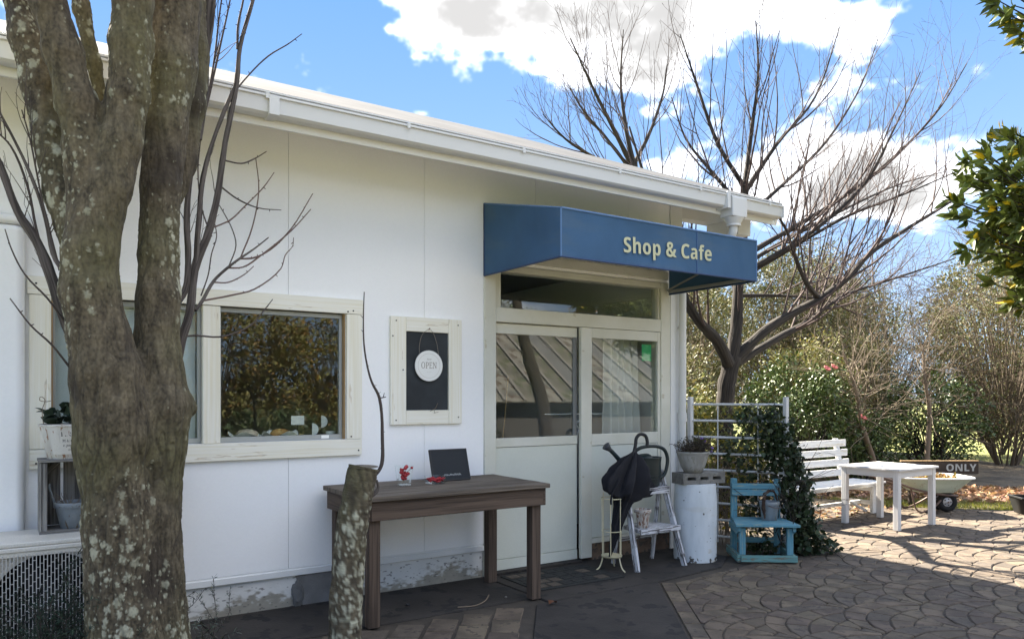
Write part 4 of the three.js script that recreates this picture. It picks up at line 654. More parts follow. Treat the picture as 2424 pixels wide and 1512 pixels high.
  obj('upright', rod([[0.075, 0, 0.03], [0.05, 1.25, 0.02]], 0.011, 8), M.trimWhite, rk); obj('upright', rod([[0.03, 0, -0.06], [0.03, 1.28, -0.05]], 0.008, 8), M.trimWhite, rk);
  for (const [a, b] of [[[-0.07, 1.16, 0], [0.06, 1.25, 0.01]], [[-0.07, 1.15, 0.02], [0.08, 1.0, 0.03]], [[-0.03, 1.0, -0.03], [0.04, 1.26, -0.03]], [[-0.4, 1.255, -0.02], [0.55, 1.25, -0.03]]]) obj('cross_bar', rod([a, b], 0.006, 6), M.trimWhite, rk);
  const sc = boxR(-0.06, 0.06, 0, 0.155, -0.001, 0.001, 0); sc.translate(4.965, 1.775, -0.0225); single('green_notice', sc, std({ map: canvasTex(128, 160, (g) => { g.fillStyle = '#3fae6d'; g.fillRect(0, 0, 128, 160); g.fillStyle = '#1e7f49'; for (const [x, y, w, h] of [[24, 30, 22, 10], [74, 36, 26, 8], [30, 62, 14, 24], [70, 66, 30, 10], [26, 104, 60, 12], [40, 126, 50, 6]]) g.fillRect(x, y, w, h); }), roughness: 0.7 }), 'green paper notice stuck inside the door glass', 'notice');
  for (const [x, y, lab] of [[3.40, 1.33, 'shorter pale wooden stick leaning inside the left door glass'], [3.47, 1.62, 'longer thin stick leaning inside the left door glass']]) { const g = rod([[x, 0.03, -0.35], [x + (y > 1.5 ? 0.1 : 0.01), y, -0.25]], y > 1.5 ? 0.005 : 0.012, 6); single('wooden_stick', g, M.pineWood, lab, 'stick', 'sticks behind the door'); }
}
// ---------------------------------------------------------------- air conditioner, crate, pots at the left
{
  const a = thing('air_conditioner', 'beige outdoor air conditioner unit with wire grille below the crate', 'air conditioner', [-0.02, 0, 0.35]);
  const w = 0.43, zf = 0.23, y0 = 0.07, y1 = 0.70;
  obj('casing', [boxR(-w, -w + 0.02, y0, y1 - 0.05, -0.21, zf - 0.012, 0.004), boxR(w - 0.02, w, y0, y1 - 0.05, -0.21, zf - 0.012, 0.004), boxR(-w + 0.02, w - 0.02, y0, y1 - 0.05, -0.21, -0.19, 0.003), boxR(-w + 0.02, w - 0.02, y0, y0 + 0.03, -0.19, zf - 0.012, 0.003), boxR(-w + 0.02, w - 0.02, y0 + 0.03, y0 + 0.05, zf - 0.03, zf - 0.012, 0.003), boxR(-w + 0.02, w - 0.02, y1 - 0.075, y1 - 0.05, zf - 0.03, zf - 0.012, 0.003)], M.acBody, a);
  obj('lid', [boxR(-w - 0.006, w + 0.006, y1 - 0.05, y1 - 0.026, -0.216, zf - 0.004, 0.006), boxR(-w - 0.002, w + 0.002, y1 - 0.0255, y1, -0.212, zf - 0.008, 0.008)], M.acBody, a);
  const s = new THREE.Shape([[-w + 0.02, y0 + 0.03], [w - 0.02, y0 + 0.03], [w - 0.02, y1 - 0.06], [-w + 0.02, y1 - 0.06]].map((p) => new THREE.Vector2(...p))), hole = new THREE.Path(); hole.absarc(0.20, 0.365, 0.262, 0, Math.PI * 2); hole.curves; s.holes.push(hole);
  const og = new THREE.ExtrudeGeometry(s, { depth: 0.006, bevelEnabled: false, curveSegments: 40 }); og.translate(0, 0, zf - 0.05); obj('fan_orifice', og, M.acBody, a);
  obj('fan_chamber', boxR(-w + 0.025, w - 0.025, y0 + 0.035, y1 - 0.08, -0.185, -0.17, 0), M.black, a);
  const fan = [at(new THREE.CylinderGeometry(0.06, 0.06, 0.06, 20).rotateX(Math.PI / 2), 0.20, 0.365, 0.08)]; for (let k = 0; k < 3; k++) { const b = new THREE.BoxGeometry(0.19, 0.12, 0.006); b.rotateX(0.5); b.translate(0.14, 0, 0); b.rotateZ(k * 2.094); b.translate(0.20, 0.365, 0.08); fan.push(b); } obj('fan', fan, plain(0.02, 0.021, 0.023, 0.6), a);
  const bars = []; let k = 0;
  for (let x = -w + 0.03; x < w - 0.025; x += 0.0163, k++) { const b = new THREE.BoxGeometry(0.0042, y1 - y0 - 0.105, 0.004); b.translate(x, (y0 + y1) / 2 - 0.01, zf - 0.012); bars.push(b); for (let y = y0 + 0.05 + ((k * 0.0185) % 0.055); y < y1 - 0.08; y += 0.055) { const t = new THREE.BoxGeometry(0.0163, 0.0035, 0.0035); t.translate(x + 0.008, y, zf - 0.0128); bars.push(t); } }
  obj('wire_grille', bars, plain(0.50, 0.49, 0.47, 0.5), a);
  for (const x of [-0.3, 0.3]) obj('foot', boxR(x - 0.05, x + 0.05, 0.0, y0, -0.2, zf - 0.03, 0.004), M.acBody, a);
}
{
  const c = thing('wooden_crate', 'weathered grey slatted crate standing on the air conditioner', 'crate', [0.42, 0.70, 0.24]);
  const W = 0.285, D0 = -0.125, D1 = 0.128, Hh = 0.40;
  for (let k = 0; k < 3; k++) { const z = D0 + 0.012 + k * 0.084; obj('side_slat', boxR(-W, -W + 0.012, 0.013, Hh - 0.013, z, z + 0.072, 0.002, 'y'), M.crate, c); obj('side_slat', boxR(W - 0.012, W, 0.013, Hh - 0.013, z, z + 0.072, 0.002, 'y'), M.crate, c); obj('lid_slat', boxR(-W - 0.004, W + 0.004, Hh - 0.012, Hh, z, z + 0.076, 0.002, 'x'), M.crate, c); obj('floor_slat', boxR(-W, W, 0.0, 0.0125, z, z + 0.076, 0.002, 'x'), M.crate, c); }
  for (let k = 0; k < 5; k++) { const x = -W + 0.014 + k * 0.112; obj('rear_slat', boxR(x, x + 0.097, 0.014, Hh - 0.014, D0 - 0.001, D0 + 0.0105, 0.002, 'y'), M.crate, c); }
  for (const sx of [-1, 1]) obj('corner_batten', boxR(sx * (W - 0.026) - 0.012, sx * (W - 0.026) + 0.012, 0.014, Hh - 0.014, D1 - 0.03, D1 - 0.004, 0.002, 'y'), M.crate, c);
  obj('brace', bar([-W + 0.03, 0.30, D0 + 0.018], [-W + 0.10, 0.37, D0 + 0.018], 0.03, 0.012, 0.002), M.crate, c);
}
function pot(name, label, pos, r0, r1, h, mat, rim = 0.012, turn = 0, group) {   // tapered pot with rim and soil
  const p = thing(name, label, 'pot', pos, turn, group), t = 0.008, rh = Math.min(0.03, h * 0.2);
  obj('body', lathe([[0.001, 0], [r0, 0], [mix(r0, r1, (h - rh) / h), h - rh], [r1 + rim, h - rh + 0.001], [r1 + rim, h - 0.003], [r1 + rim - 0.003, h], [r1 - t, h], [mix(r0, r1, 0.5) - t, h * 0.5], [0.001, h * 0.45]], 30), mat, p);
  const sg = new THREE.CircleGeometry(mix(r0, r1, 0.86) - t, 20); sg.rotateX(-Math.PI / 2); sg.translate(0, h * 0.88, 0); obj('soil', sg, M.soil, p); return p;
}
{
  const p = thing('lettered_pot', 'white pot with black lettering and a succulent on top of the crate', 'pot', [0.272, 1.101, 0.245]);
  obj('body', lathe([[0.001, 0], [0.095, 0], [0.134, 0.178], [0.140, 0.180], [0.141, 0.192], [0.131, 0.194], [0.128, 0.17], [0.09, 0.01], [0.001, 0.01]], 36), M.potWhite, p);
  const seg = new THREE.CylinderGeometry(0.1322, 0.1015, 0.145, 24, 1, true, -0.75, 1.5); seg.translate(0, 0.10, 0);
  obj('printed_label', seg, std({ roughness: 0.85, map: canvasTex(512, 360, (g, w, h) => { g.fillStyle = '#d5d2cb'; g.fillRect(0, 0, w, h); g.fillStyle = 'rgba(150,140,125,0.35)'; for (let i = 0; i < 60; i++) g.fillRect(rr(0, w), rr(0, h), rr(3, 26), rr(2, 6)); g.fillStyle = '#22201f'; g.textAlign = 'center'; g.font = 'bold 84px serif'; g.fillText('F.R I', 250, 110); g.font = 'bold 50px serif'; g.fillText('M & CE', 262, 190); g.font = 'italic bold 44px serif'; g.fillText('c. pour', 256, 252); g.font = 'italic 34px serif'; g.fillText('(10)', 284, 308); }) }), p);
  const sg = new THREE.CircleGeometry(0.126, 24); sg.rotateX(-Math.PI / 2); sg.translate(0, 0.175, 0); obj('soil', sg, M.soil, p);
  const sl = leafGeo(0.075, 0.05, 0.35, 0.1), L = []; for (let i = 0; i < 46; i++) { const a = rr(0, 6.283), r = rr(0, 0.085), hgt = 0.18 + rr(0, 0.085); L.push([new THREE.Vector3(Math.cos(a) * r - 0.02, hgt, Math.sin(a) * r), new THREE.Vector3(Math.cos(a), rr(-0.1, 0.9), Math.sin(a)), rr(0.8, 1.5)]); }
  leaves('succulent_leaves', p, sl, leafMat(0.035, 0.055, 0.040, 0.55, 0.1), L, () => { const k = rr(0.6, 1.5); return [k, k, k]; });
  obj('wire_loop', rod([[-0.11, 0.16, 0.05], [-0.12, 0.27, 0.05], [-0.108, 0.33, 0.05], [-0.128, 0.345, 0.05], [-0.132, 0.325, 0.05], [-0.10, 0.318, 0.05], [-0.08, 0.322, 0.05]], 0.0022, 5), M.twigPale, p);
}
{ const p = pot('rusty_pot', 'grey rusty metal pot of dry twigs inside the crate', [0.30, 0.7135, 0.27], 0.062, 0.092, 0.145, M.zinc, 0.004); const T = new Twigs(4); for (let i = 0; i < 26; i++) { const a = rr(0, 6.28), d = new THREE.Vector3(Math.cos(a) * 0.8 + 0.3, rr(0.3, 1.1), Math.sin(a) * 0.8); grow(T, new THREE.Vector3(Math.cos(a) * 0.04, 0.12, Math.sin(a) * 0.04), d, rr(0.06, 0.13), 0.0022, 0, { bend: 0.2, seg: 0.03, min: 0.001 }); } obj('dry_stems', T.geo(), M.twigPale, p).userData.kind = 'stuff'; obj('handle', rod([[-0.088, 0.13, 0.0], [-0.10, 0.18, 0.01], [-0.115, 0.24, 0.01], [-0.11, 0.25, 0.01]], 0.006, 6), M.zinc, p); }

// ---------------------------------------------------------------- brown garden table and what stands on it
{
  const t = thing('wooden_table', 'weathered dark brown plank table against the white wall', 'table', [2.52, 0, 0.45]);
  const hx = 0.70, hz = 0.385, H = 0.828;
  for (let k = 0; k < 6; k++) { const a = -hz + (k * 2 * hz) / 6; obj('top_plank', boxR(-hx, hx, H - 0.032, H - (k % 2) * 0.0012, a + 0.0018, a + (2 * hz) / 6 - 0.0018, 0.004, 'x'), M.greyTop, t); }
  const lx = hx - 0.07, lz = hz - 0.065;
  obj('apron', boxR(-hx + 0.045, hx - 0.045, H - 0.155, H - 0.0335, hz - 0.052, hz - 0.026, 0.004, 'x'), M.brownWood, t); obj('apron', boxR(-hx + 0.045, hx - 0.045, H - 0.155, H - 0.0335, -hz + 0.026, -hz + 0.052, 0.004, 'x'), M.brownWood, t);
  obj('apron', boxR(-hx + 0.019, -hx + 0.044, H - 0.156, H - 0.034, -hz + 0.03, hz - 0.03, 0.004, 'z'), M.brownWood, t); obj('apron', boxR(hx - 0.044, hx - 0.019, H - 0.156, H - 0.034, -hz + 0.03, hz - 0.03, 0.004, 'z'), M.brownWood, t);
  for (const [x, z] of [[-1, -1], [1, -1], [-1, 1], [1, 1]]) obj('leg', boxR(x * (lx - 0.012) - 0.0385, x * (lx - 0.012) + 0.0385, 0.0, H - 0.034, z * (lz - 0.028) - 0.036, z * (lz - 0.028) + 0.036, 0.005, 'y'), M.brownWood, t);
  obj('stretcher', boxR(-lx + 0.055, -lx + 0.075, 0.48, 0.56, -lz + 0.07, lz - 0.07, 0.003, 'z'), M.brownWood, t);
}
const TOP = 0.8285;
{
  const j = thing('glass_jar', 'square clear glass jar holding red berries on the brown table', 'jar', [2.30, TOP, 0.36]);
  const sh = (a, b, c, d, y0, y1) => { const g = new THREE.CylinderGeometry(a, b, y1 - y0, 4, 1, true); g.rotateY(Math.PI / 4); g.translate(0, (y0 + y1) / 2, 0); return g; };
  obj('glass_wall', [sh(0.070, 0.052, 0, 0, 0.006, 0.135)], M.jar, j); obj('glass_base', at(new THREE.CylinderGeometry(0.052, 0.05, 0.006, 4).rotateY(Math.PI / 4), 0, 0.003, 0), M.jar, j); obj('glass_rim', [rod([[-0.0495, 0.135, -0.0495], [0.0495, 0.135, -0.0495]], 0.002, 6), rod([[0.0495, 0.135, -0.0495], [0.0495, 0.135, 0.0495]], 0.002, 6), rod([[0.0495, 0.135, 0.0495], [-0.0495, 0.135, 0.0495]], 0.002, 6), rod([[-0.0495, 0.135, 0.0495], [-0.0495, 0.135, -0.0495]], 0.002, 6)], M.jar, j);
  for (let i = 0; i < 26; i++) { const b = new THREE.IcosahedronGeometry(rr(0.008, 0.013), 1); b.scale(rr(0.8, 1.3), rr(0.7, 1.1), 1); const m = obj('berry', b, M.red, j); const e = i / 26; m.position.set(rr(-0.034, 0.034) * (e < 0.3 ? 0.4 : 1) + (e > 0.8 ? 0.02 : -0.006), 0.042 + e * 0.088, rr(-0.03, 0.03)); }
  obj('stem', [rod([[0.0, 0.03, 0], [0.01, 0.08, 0.01], [0.045, 0.115, 0.02]], 0.0015, 5), rod([[0.0, 0.02, 0], [-0.01, 0.08, 0], [-0.02, 0.12, -0.01]], 0.0015, 5)], plain(0.05, 0.09, 0.03, 0.7), j);
}
{
  const j = thing('glass_dish', 'low clear glass dish of red petals in front of the leaning board', 'dish', [2.535, TOP, 0.38]);
  const g = lathe([[0.055, 0.004], [0.072, 0.006], [0.078, 0.05], [0.080, 0.052]], 24); obj('glass_wall', g, M.jar, j); obj('glass_base', at(new THREE.CylinderGeometry(0.072, 0.07, 0.004, 24), 0, 0.0022, 0), M.jar, j);
  for (let i = 0; i < 34; i++) { const b = new THREE.IcosahedronGeometry(rr(0.009, 0.016), 1); b.scale(1.3, 0.5, 1); b.rotateZ(rr(-0.5, 0.5)); const m = obj('petal', b, M.red, j), a = rr(0, 6.28), r = Math.sqrt(rnd()) * 0.056; m.position.set(Math.cos(a) * r, 0.014 + rr(0, 0.026), Math.sin(a) * r); }
}
{
  const b = thing('leaning_chalkboard', 'small black board with faint white writing leaning on the wall above the table', 'chalkboard', [2.715, TOP, 0.30]);
  const g = new THREE.Group(); const tilt = -0.30; // rests against the wall side of the table
  const map = canvasTex(512, 360, (c, w, h) => { c.fillStyle = '#202429'; c.fillRect(0, 0, w, h); c.fillStyle = '#2b3036'; for (let i = 0; i < 400; i++) c.fillRect(rr(0, w), rr(0, h), rr(1, 20), 1.5); c.strokeStyle = '#c9cbca'; c.lineWidth = 3; const words = [70, 150, 185, 290, 330, 345]; for (let x = 150; x < 400; x += 15) { c.beginPath(); c.moveTo(x, 318 + rr(-4, 4)); c.lineTo(x + rr(-3, 6), 300 + rr(-8, 6)); c.lineTo(x + rr(5, 11), 315 + rr(-8, 4)); c.stroke(); } });
  const bd = boxR(-0.155, 0.155, 0, 0.235, -0.006, 0.006, 0.002); bd.rotateX(tilt); obj('board', bd, M.board, b);
  const fc = new THREE.PlaneGeometry(0.287, 0.212); fc.translate(0, 0.1175, 0.0066); fc.rotateX(tilt); obj('written_face', fc, std({ map, roughness: 0.8 }), b);
  const fr = [boxR(-0.157, 0.157, 0, 0.011, -0.007, 0.0085, 0.001), boxR(-0.157, 0.157, 0.226, 0.237, -0.007, 0.0085, 0.001), boxR(-0.157, -0.145, 0.0112, 0.2258, -0.007, 0.0085, 0.001), boxR(0.145, 0.157, 0.0112, 0.2258, -0.007, 0.0085, 0.001)].map((q) => { q.rotateX(tilt); return q; }); obj('frame', fr, M.black, b);
  obj('rear_strut', bar([0, 0.0, -0.19], [0, 0.20, -0.065], 0.03, 0.006, 0.001), M.black, b);
}
// ---------------------------------------------------------------- at the door
{
  const m = thing('door_mat', 'worn black rubber mat lying in front of the sliding door', 'mat', [3.70, 0.002, 0.36], -0.02);
  obj('backing', boxR(-0.43, 0.41, 0, 0.008, -0.27, 0.265, 0.003), M.rubber, m);
  for (let i = 0; i < 7; i++) for (let j = 0; j < 4; j++) { const x = -0.40 + i * 0.115 + (j % 2) * 0.02, z = -0.235 + j * 0.122; if (x > 0.33) continue; obj('tread', boxR(x, x + rr(0.085, 0.10), 0.0082, 0.0115, z, z + rr(0.08, 0.1), 0.002), rnd() < 0.35 ? M.stones[2] : M.rubber, m); }
}
// step ladder
{
  const l = thing('step_ladder', 'small white step ladder with worn paint carrying the watering can', 'step ladder', [4.56, 0, 0.4]);
  const pts = { fl: [-0.255, 0, 0.165], fr: [0.25, 0, 0.205], flt: [-0.19, 0.80, -0.07], frt: [0.215, 0.80, -0.05], bl: [-0.20, 0, -0.20], br: [0.225, 0, -0.165], blt: [-0.185, 0.70, -0.06], brt: [0.20, 0.70, -0.045] };
  obj('front_rail', bar(pts.fl, pts.flt, 0.028, 0.052, 0.004), M.ladder, l); obj('front_rail', bar(pts.fr, pts.frt, 0.028, 0.052, 0.004), M.ladder, l);
  obj('rear_leg', bar(pts.bl, pts.blt, 0.024, 0.034, 0.003), M.ladder, l); obj('rear_leg', bar(pts.br, pts.brt, 0.024, 0.034, 0.003), M.ladder, l);
  const s = new THREE.Shape([[-0.205, 0.135], [0.232, 0.155], [0.20, -0.06], [0.0, -0.135], [-0.175, -0.09]].map(([x, z]) => new THREE.Vector2(x, -z))); const sg = new THREE.ExtrudeGeometry(s, { depth: 0.024, bevelEnabled: true, bevelSize: 0.004, bevelThickness: 0.004, bevelSegments: 1 }); sg.rotateX(-Math.PI / 2); sg.translate(0, 0.315, 0); obj('step', uvBox(sg, 'x'), M.ladder, l);
  obj('step_edge', boxR(-0.222, 0.236, 0.303, 0.3475, 0.158, 0.178, 0.003, 'x'), M.ladder, l);
  obj('top_step', boxR(-0.185, 0.225, 0.645, 0.668, -0.105, 0.06, 0.004, 'x'), M.ladder, l); obj('top_step_edge', boxR(-0.185, 0.225, 0.610, 0.643, 0.035, 0.055, 0.003, 'x'), M.ladder, l);
  obj('rear_brace', boxR(-0.185, 0.20, 0.20, 0.235, -0.145, -0.13, 0.003, 'x'), M.ladder, l);
}
pot('terracotta_pot', 'small whitewashed terracotta pot on the lower ladder step', [4.455, 0.3435, 0.47], 0.044, 0.064, 0.155, M.potWorn, 0.008);
// watering can on the top step
{
  const c = thing('watering_can', 'dark green plastic watering can standing on the top of the ladder', 'watering can', [4.60, 0.669, 0.37], -0.25);
  const body = lathe([[0.001, 0], [0.098, 0.0], [0.112, 0.012], [0.125, 0.14], [0.122, 0.20], [0.128, 0.245], [0.132, 0.25], [0.128, 0.256], [0.119, 0.25], [0.113, 0.20], [0.115, 0.14], [0.10, 0.012], [0.001, 0.008]], 34); body.scale(1.0, 1, 0.78); obj('body', body, M.can, c);
  for (const y of [0.07, 0.10, 0.165]) obj('band', rod(Array.from({ length: 20 }, (_, k) => { const a = (k / 20) * 6.283; return [Math.cos(a) * 0.121, y, Math.sin(a) * 0.121 * 0.78]; }), 0.003, 6, true, 40), M.can, c);
  const hood = new THREE.SphereGeometry(0.125, 22, 10, 0, Math.PI, 0, Math.PI / 2); hood.rotateY(-Math.PI / 2); hood.scale(0.98, 0.28, 0.76); hood.translate(0, 0.25, 0); obj('hood', hood, M.can, c);
  obj('handle', rod([[-0.115, 0.24, 0], [-0.12, 0.295, 0], [-0.08, 0.328, 0], [0.0, 0.345, 0], [0.10, 0.342, 0], [0.165, 0.315, 0], [0.198, 0.245, 0], [0.192, 0.16, 0], [0.165, 0.095, 0], [0.12, 0.065, 0]], 0.0155, 10), M.can, c);
  obj('spout', taper([[-0.11, 0.07, 0, 0.034], [-0.17, 0.12, 0, 0.026], [-0.24, 0.205, 0, 0.021], [-0.325, 0.295, 0, 0.018], [-0.36, 0.328, 0, 0.018]], 14, 4), M.can, c);
  const rose = lathe([[0.017, 0], [0.02, 0.012], [0.036, 0.052], [0.038, 0.058], [0.034, 0.062], [0.001, 0.066]], 20); rose.rotateZ(0.85); rose.translate(-0.352, 0.32, 0); obj('rose', rose, M.rose, c);
  obj('spout_brace', rod([[-0.12, 0.24, 0], [-0.20, 0.235, 0], [-0.245, 0.215, 0]], 0.008, 8), M.can, c);
}
// umbrella stand and umbrella
{
  const s = thing('umbrella_stand', 'cream wire umbrella stand beside the door mat', 'umbrella stand', [4.185, 0, 0.385]);
  const ring = (r, y, w) => rod(Array.from({ length: 18 }, (_, k) => { const a = (k / 18) * 6.283; return [Math.cos(a) * r, y, Math.sin(a) * r]; }), w, 6, true, 36);
  obj('top_ring', ring(0.088, 0.60, 0.004), M.wire, s); obj('middle_ring', ring(0.082, 0.33, 0.0035), M.wire, s); obj('drip_dish', [lathe([[0.001, 0.112], [0.084, 0.112], [0.088, 0.128], [0.085, 0.128], [0.081, 0.116], [0.001, 0.116]], 26)], M.wire, s);
  for (let k = 0; k < 6; k++) { const a = k * 1.047 + 0.3; obj('upright', rod([[Math.cos(a) * 0.083, 0.12, Math.sin(a) * 0.083], [Math.cos(a) * 0.088, k % 2 ? 0.60 : 0.64, Math.sin(a) * 0.088]], 0.0038, 6), M.wire, s); }
  for (let k = 0; k < 3; k++) { const a = k * 2.094 + 1.4, ca = Math.cos(a), sa = Math.sin(a); obj('foot', rod([[ca * 0.08, 0.115, sa * 0.08], [ca * 0.088, 0.08, sa * 0.088], [ca * 0.11, 0.03, sa * 0.11], [ca * 0.14, 0.006, sa * 0.14]], 0.006, 6), M.wire, s); }
}
{
  const u = thing('umbrella', 'black umbrella with loose folds standing in the wire stand', 'umbrella', [4.15, 0.1165, 0.40]);
  // the shaft leans to the right, the cloth hangs open in pleats
  const base = new THREE.Vector3(0, 0.0, 0), tip = new THREE.Vector3(0.25, 0.86, 0.02), axis = tip.clone().sub(base), L = axis.length(); axis.normalize();
  const q = new THREE.Quaternion().setFromUnitVectors(UP, axis);
  const prof = [[0.0, 0.008], [0.10, 0.022], [0.25, 0.040], [0.40, 0.052], [0.47, 0.066], [0.53, 0.11], [0.60, 0.155], [0.68, 0.165], [0.76, 0.135], [0.84, 0.085], [0.885, 0.03], [0.895, 0.008]], rows = 46, cols = 72, pos = [], idx = [], uvs = [];
  const rad = (h) => { for (let i = 1; i < prof.length; i++) if (h <= prof[i][0]) { const [a, ra] = prof[i - 1], [b, rb] = prof[i]; return mix(ra, rb, sstep(0, 1, (h - a) / (b - a))); } return 0.008; };
  for (let i = 0; i <= rows; i++) { const h = (i / rows) * 0.895; for (let j = 0; j <= cols; j++) { const a = (j / cols) * 6.283, big = sstep(0.45, 0.6, h), fold = 1 + (0.20 + 0.10 * big) * Math.sin(a * 7 + 1.5 * Math.sin(h * 6) + h * 3) + 0.10 * Math.sin(a * 12 + h * 9), lob = 1 + big * (0.58 * Math.max(0, Math.cos(a - 0.1)) + 0.34 * Math.max(0, Math.cos(a - 2.9)) - 0.12); const r = rad(h) * fold * lob; const p = new THREE.Vector3(Math.cos(a) * r, h - big * 0.10 * Math.max(0, Math.cos(a - 2.9)) * (rad(h) / 0.165) - 0.02 * big * Math.sin(a * 3.5), Math.sin(a) * r * (1 - 0.35 * big)).applyQuaternion(q); pos.push(p.x, p.y, p.z); uvs.push(a, h); } }
  for (let i = 0; i < rows; i++) for (let j = 0; j < cols; j++) { const k = i * (cols + 1) + j; idx.push(k, k + cols + 1, k + 1, k + 1, k + cols + 1, k + cols + 2); }
  const g = new THREE.BufferGeometry(); g.setAttribute('position', new THREE.Float32BufferAttribute(pos, 3)); g.setAttribute('uv', new THREE.Float32BufferAttribute(uvs, 2)); g.setIndex(idx); g.computeVertexNormals(); obj('canopy', g, M.cloth, u);
  const on = (h, dx = 0, dy = 0) => { const p = axis.clone().multiplyScalar(h * 0.955); return [p.x + dx, p.y + dy, p.z]; };
  obj('shaft', rod([on(0), on(0.5), on(0.93)], 0.006, 8), M.black, u);
  obj('crook_handle', rod([on(0.90), on(1.0), [on(1.0)[0] + 0.012, on(1.0)[1] + 0.06, 0.02], [on(1.0)[0] + 0.045, on(1.0)[1] + 0.092, 0.03], [on(1.0)[0] + 0.09, on(1.0)[1] + 0.08, 0.045], [on(1.0)[0] + 0.108, on(1.0)[1] + 0.03, 0.05], [on(1.0)[0] + 0.105, on(1.0)[1] - 0.01, 0.05]], 0.0145, 10), M.black, u);
  obj('tie_strap', rod([[0.02, 0.66, 0.10], [-0.02, 0.60, 0.10], [-0.055, 0.53, 0.09], [-0.062, 0.47, 0.085], [-0.058, 0.45, 0.085]], 0.008, 6), M.cloth, u);
}
// painted drum, block and bowl
{
  const d = thing('painted_drum', 'tall white painted cylinder with chipped bottom edge beside the ladder', 'drum', [5.095, 0, 0.46], 0.4);
  const n = 56, rows = 30, pos = [], uv = [], idx = [], R = 0.188, Hh = 0.675;
  for (let i = 0; i <= rows; i++) { const y = (i / rows) * Hh; for (let j = 0; j <= n; j++) { const a = (j / n) * 6.283, e = i === rows ? 0.985 : 1, lift = i === 0 ? 0.012 * Math.max(0, n3(Math.cos(a) * 5, Math.sin(a) * 5, 3)) : 0, r = R * e * (1 - 0.05 * sstep(0.5, 0.675, y) * 0.8 + 0.012 * n3(Math.cos(a) * 1.5, y * 2, Math.sin(a) * 1.5)); pos.push(Math.cos(a) * r, y + lift, Math.sin(a) * r); uv.push(y, a * R); } }
  for (let i = 0; i < rows; i++) for (let j = 0; j < n; j++) { const k = i * (n + 1) + j; idx.push(k, k + n + 1, k + 1, k + 1, k + n + 1, k + n + 2); }
  const g = new THREE.BufferGeometry(); g.setAttribute('position', new THREE.Float32BufferAttribute(pos, 3)); g.setAttribute('uv', new THREE.Float32BufferAttribute(uv, 2)); g.setIndex(idx); g.computeVertexNormals();
  // chipped paint: more wear along the bottom edge
  const map = rep(paint(512, (u, v) => { const y = u, s = fbm(u, v, 5, 30, 4, 171), chip = fbm(u, v, 26, 34, 4, 173); let c = mix3([0.50, 0.55, 0.58], [0.66, 0.70, 0.73], s); const thr = y < 0.12 ? mix(0.50, 0.70, y / 0.12) : 0.80; c = mix3(c, [0.07, 0.065, 0.06], sstep(thr, thr + 0.03, chip)); return mix3(c, [0.45, 0.40, 0.30], 0.5 * sstep(0.58, 0.72, fbm(u, v, 12, 9, 4, 177)) * (y < 0.35 ? 1 : 0.35)); }), 0.70, 1.1812);
  obj('shell', g, std({ map, roughness: 0.6, bumpMap: rep(paint(256, (u, v) => fbm(u, v, 6, 30, 4, 175), false), 0.7, 1.18), bumpScale: 0.002 }), d);
  obj('lid', at(new THREE.CylinderGeometry(R * 0.945, R * 0.945, 0.01, 40), 0, Hh - 0.0052, 0), M.drum, d);
}
{
  const b = thing('concrete_block', 'grey hollow concrete block lying across the white drum', 'concrete block', [5.12, 0.676, 0.475], -0.22);
  const s = new THREE.Shape([[-0.215, 0], [0.215, 0], [0.215, 0.088], [-0.215, 0.088]].map((p) => new THREE.Vector2(...p))); for (const x of [-0.13, 0, 0.13]) { const h = new THREE.Path([[x - 0.045, 0.028], [x + 0.045, 0.028], [x + 0.045, 0.062], [x - 0.045, 0.062]].map((p) => new THREE.Vector2(...p))); s.holes.push(h); }
  const g = new THREE.ExtrudeGeometry(s, { depth: 0.18, bevelEnabled: true, bevelSize: 0.004, bevelThickness: 0.004, bevelSegments: 1 }); g.translate(0, 0.004, -0.09); obj('block', uvBox(g, 'x'), M.block, b);
}
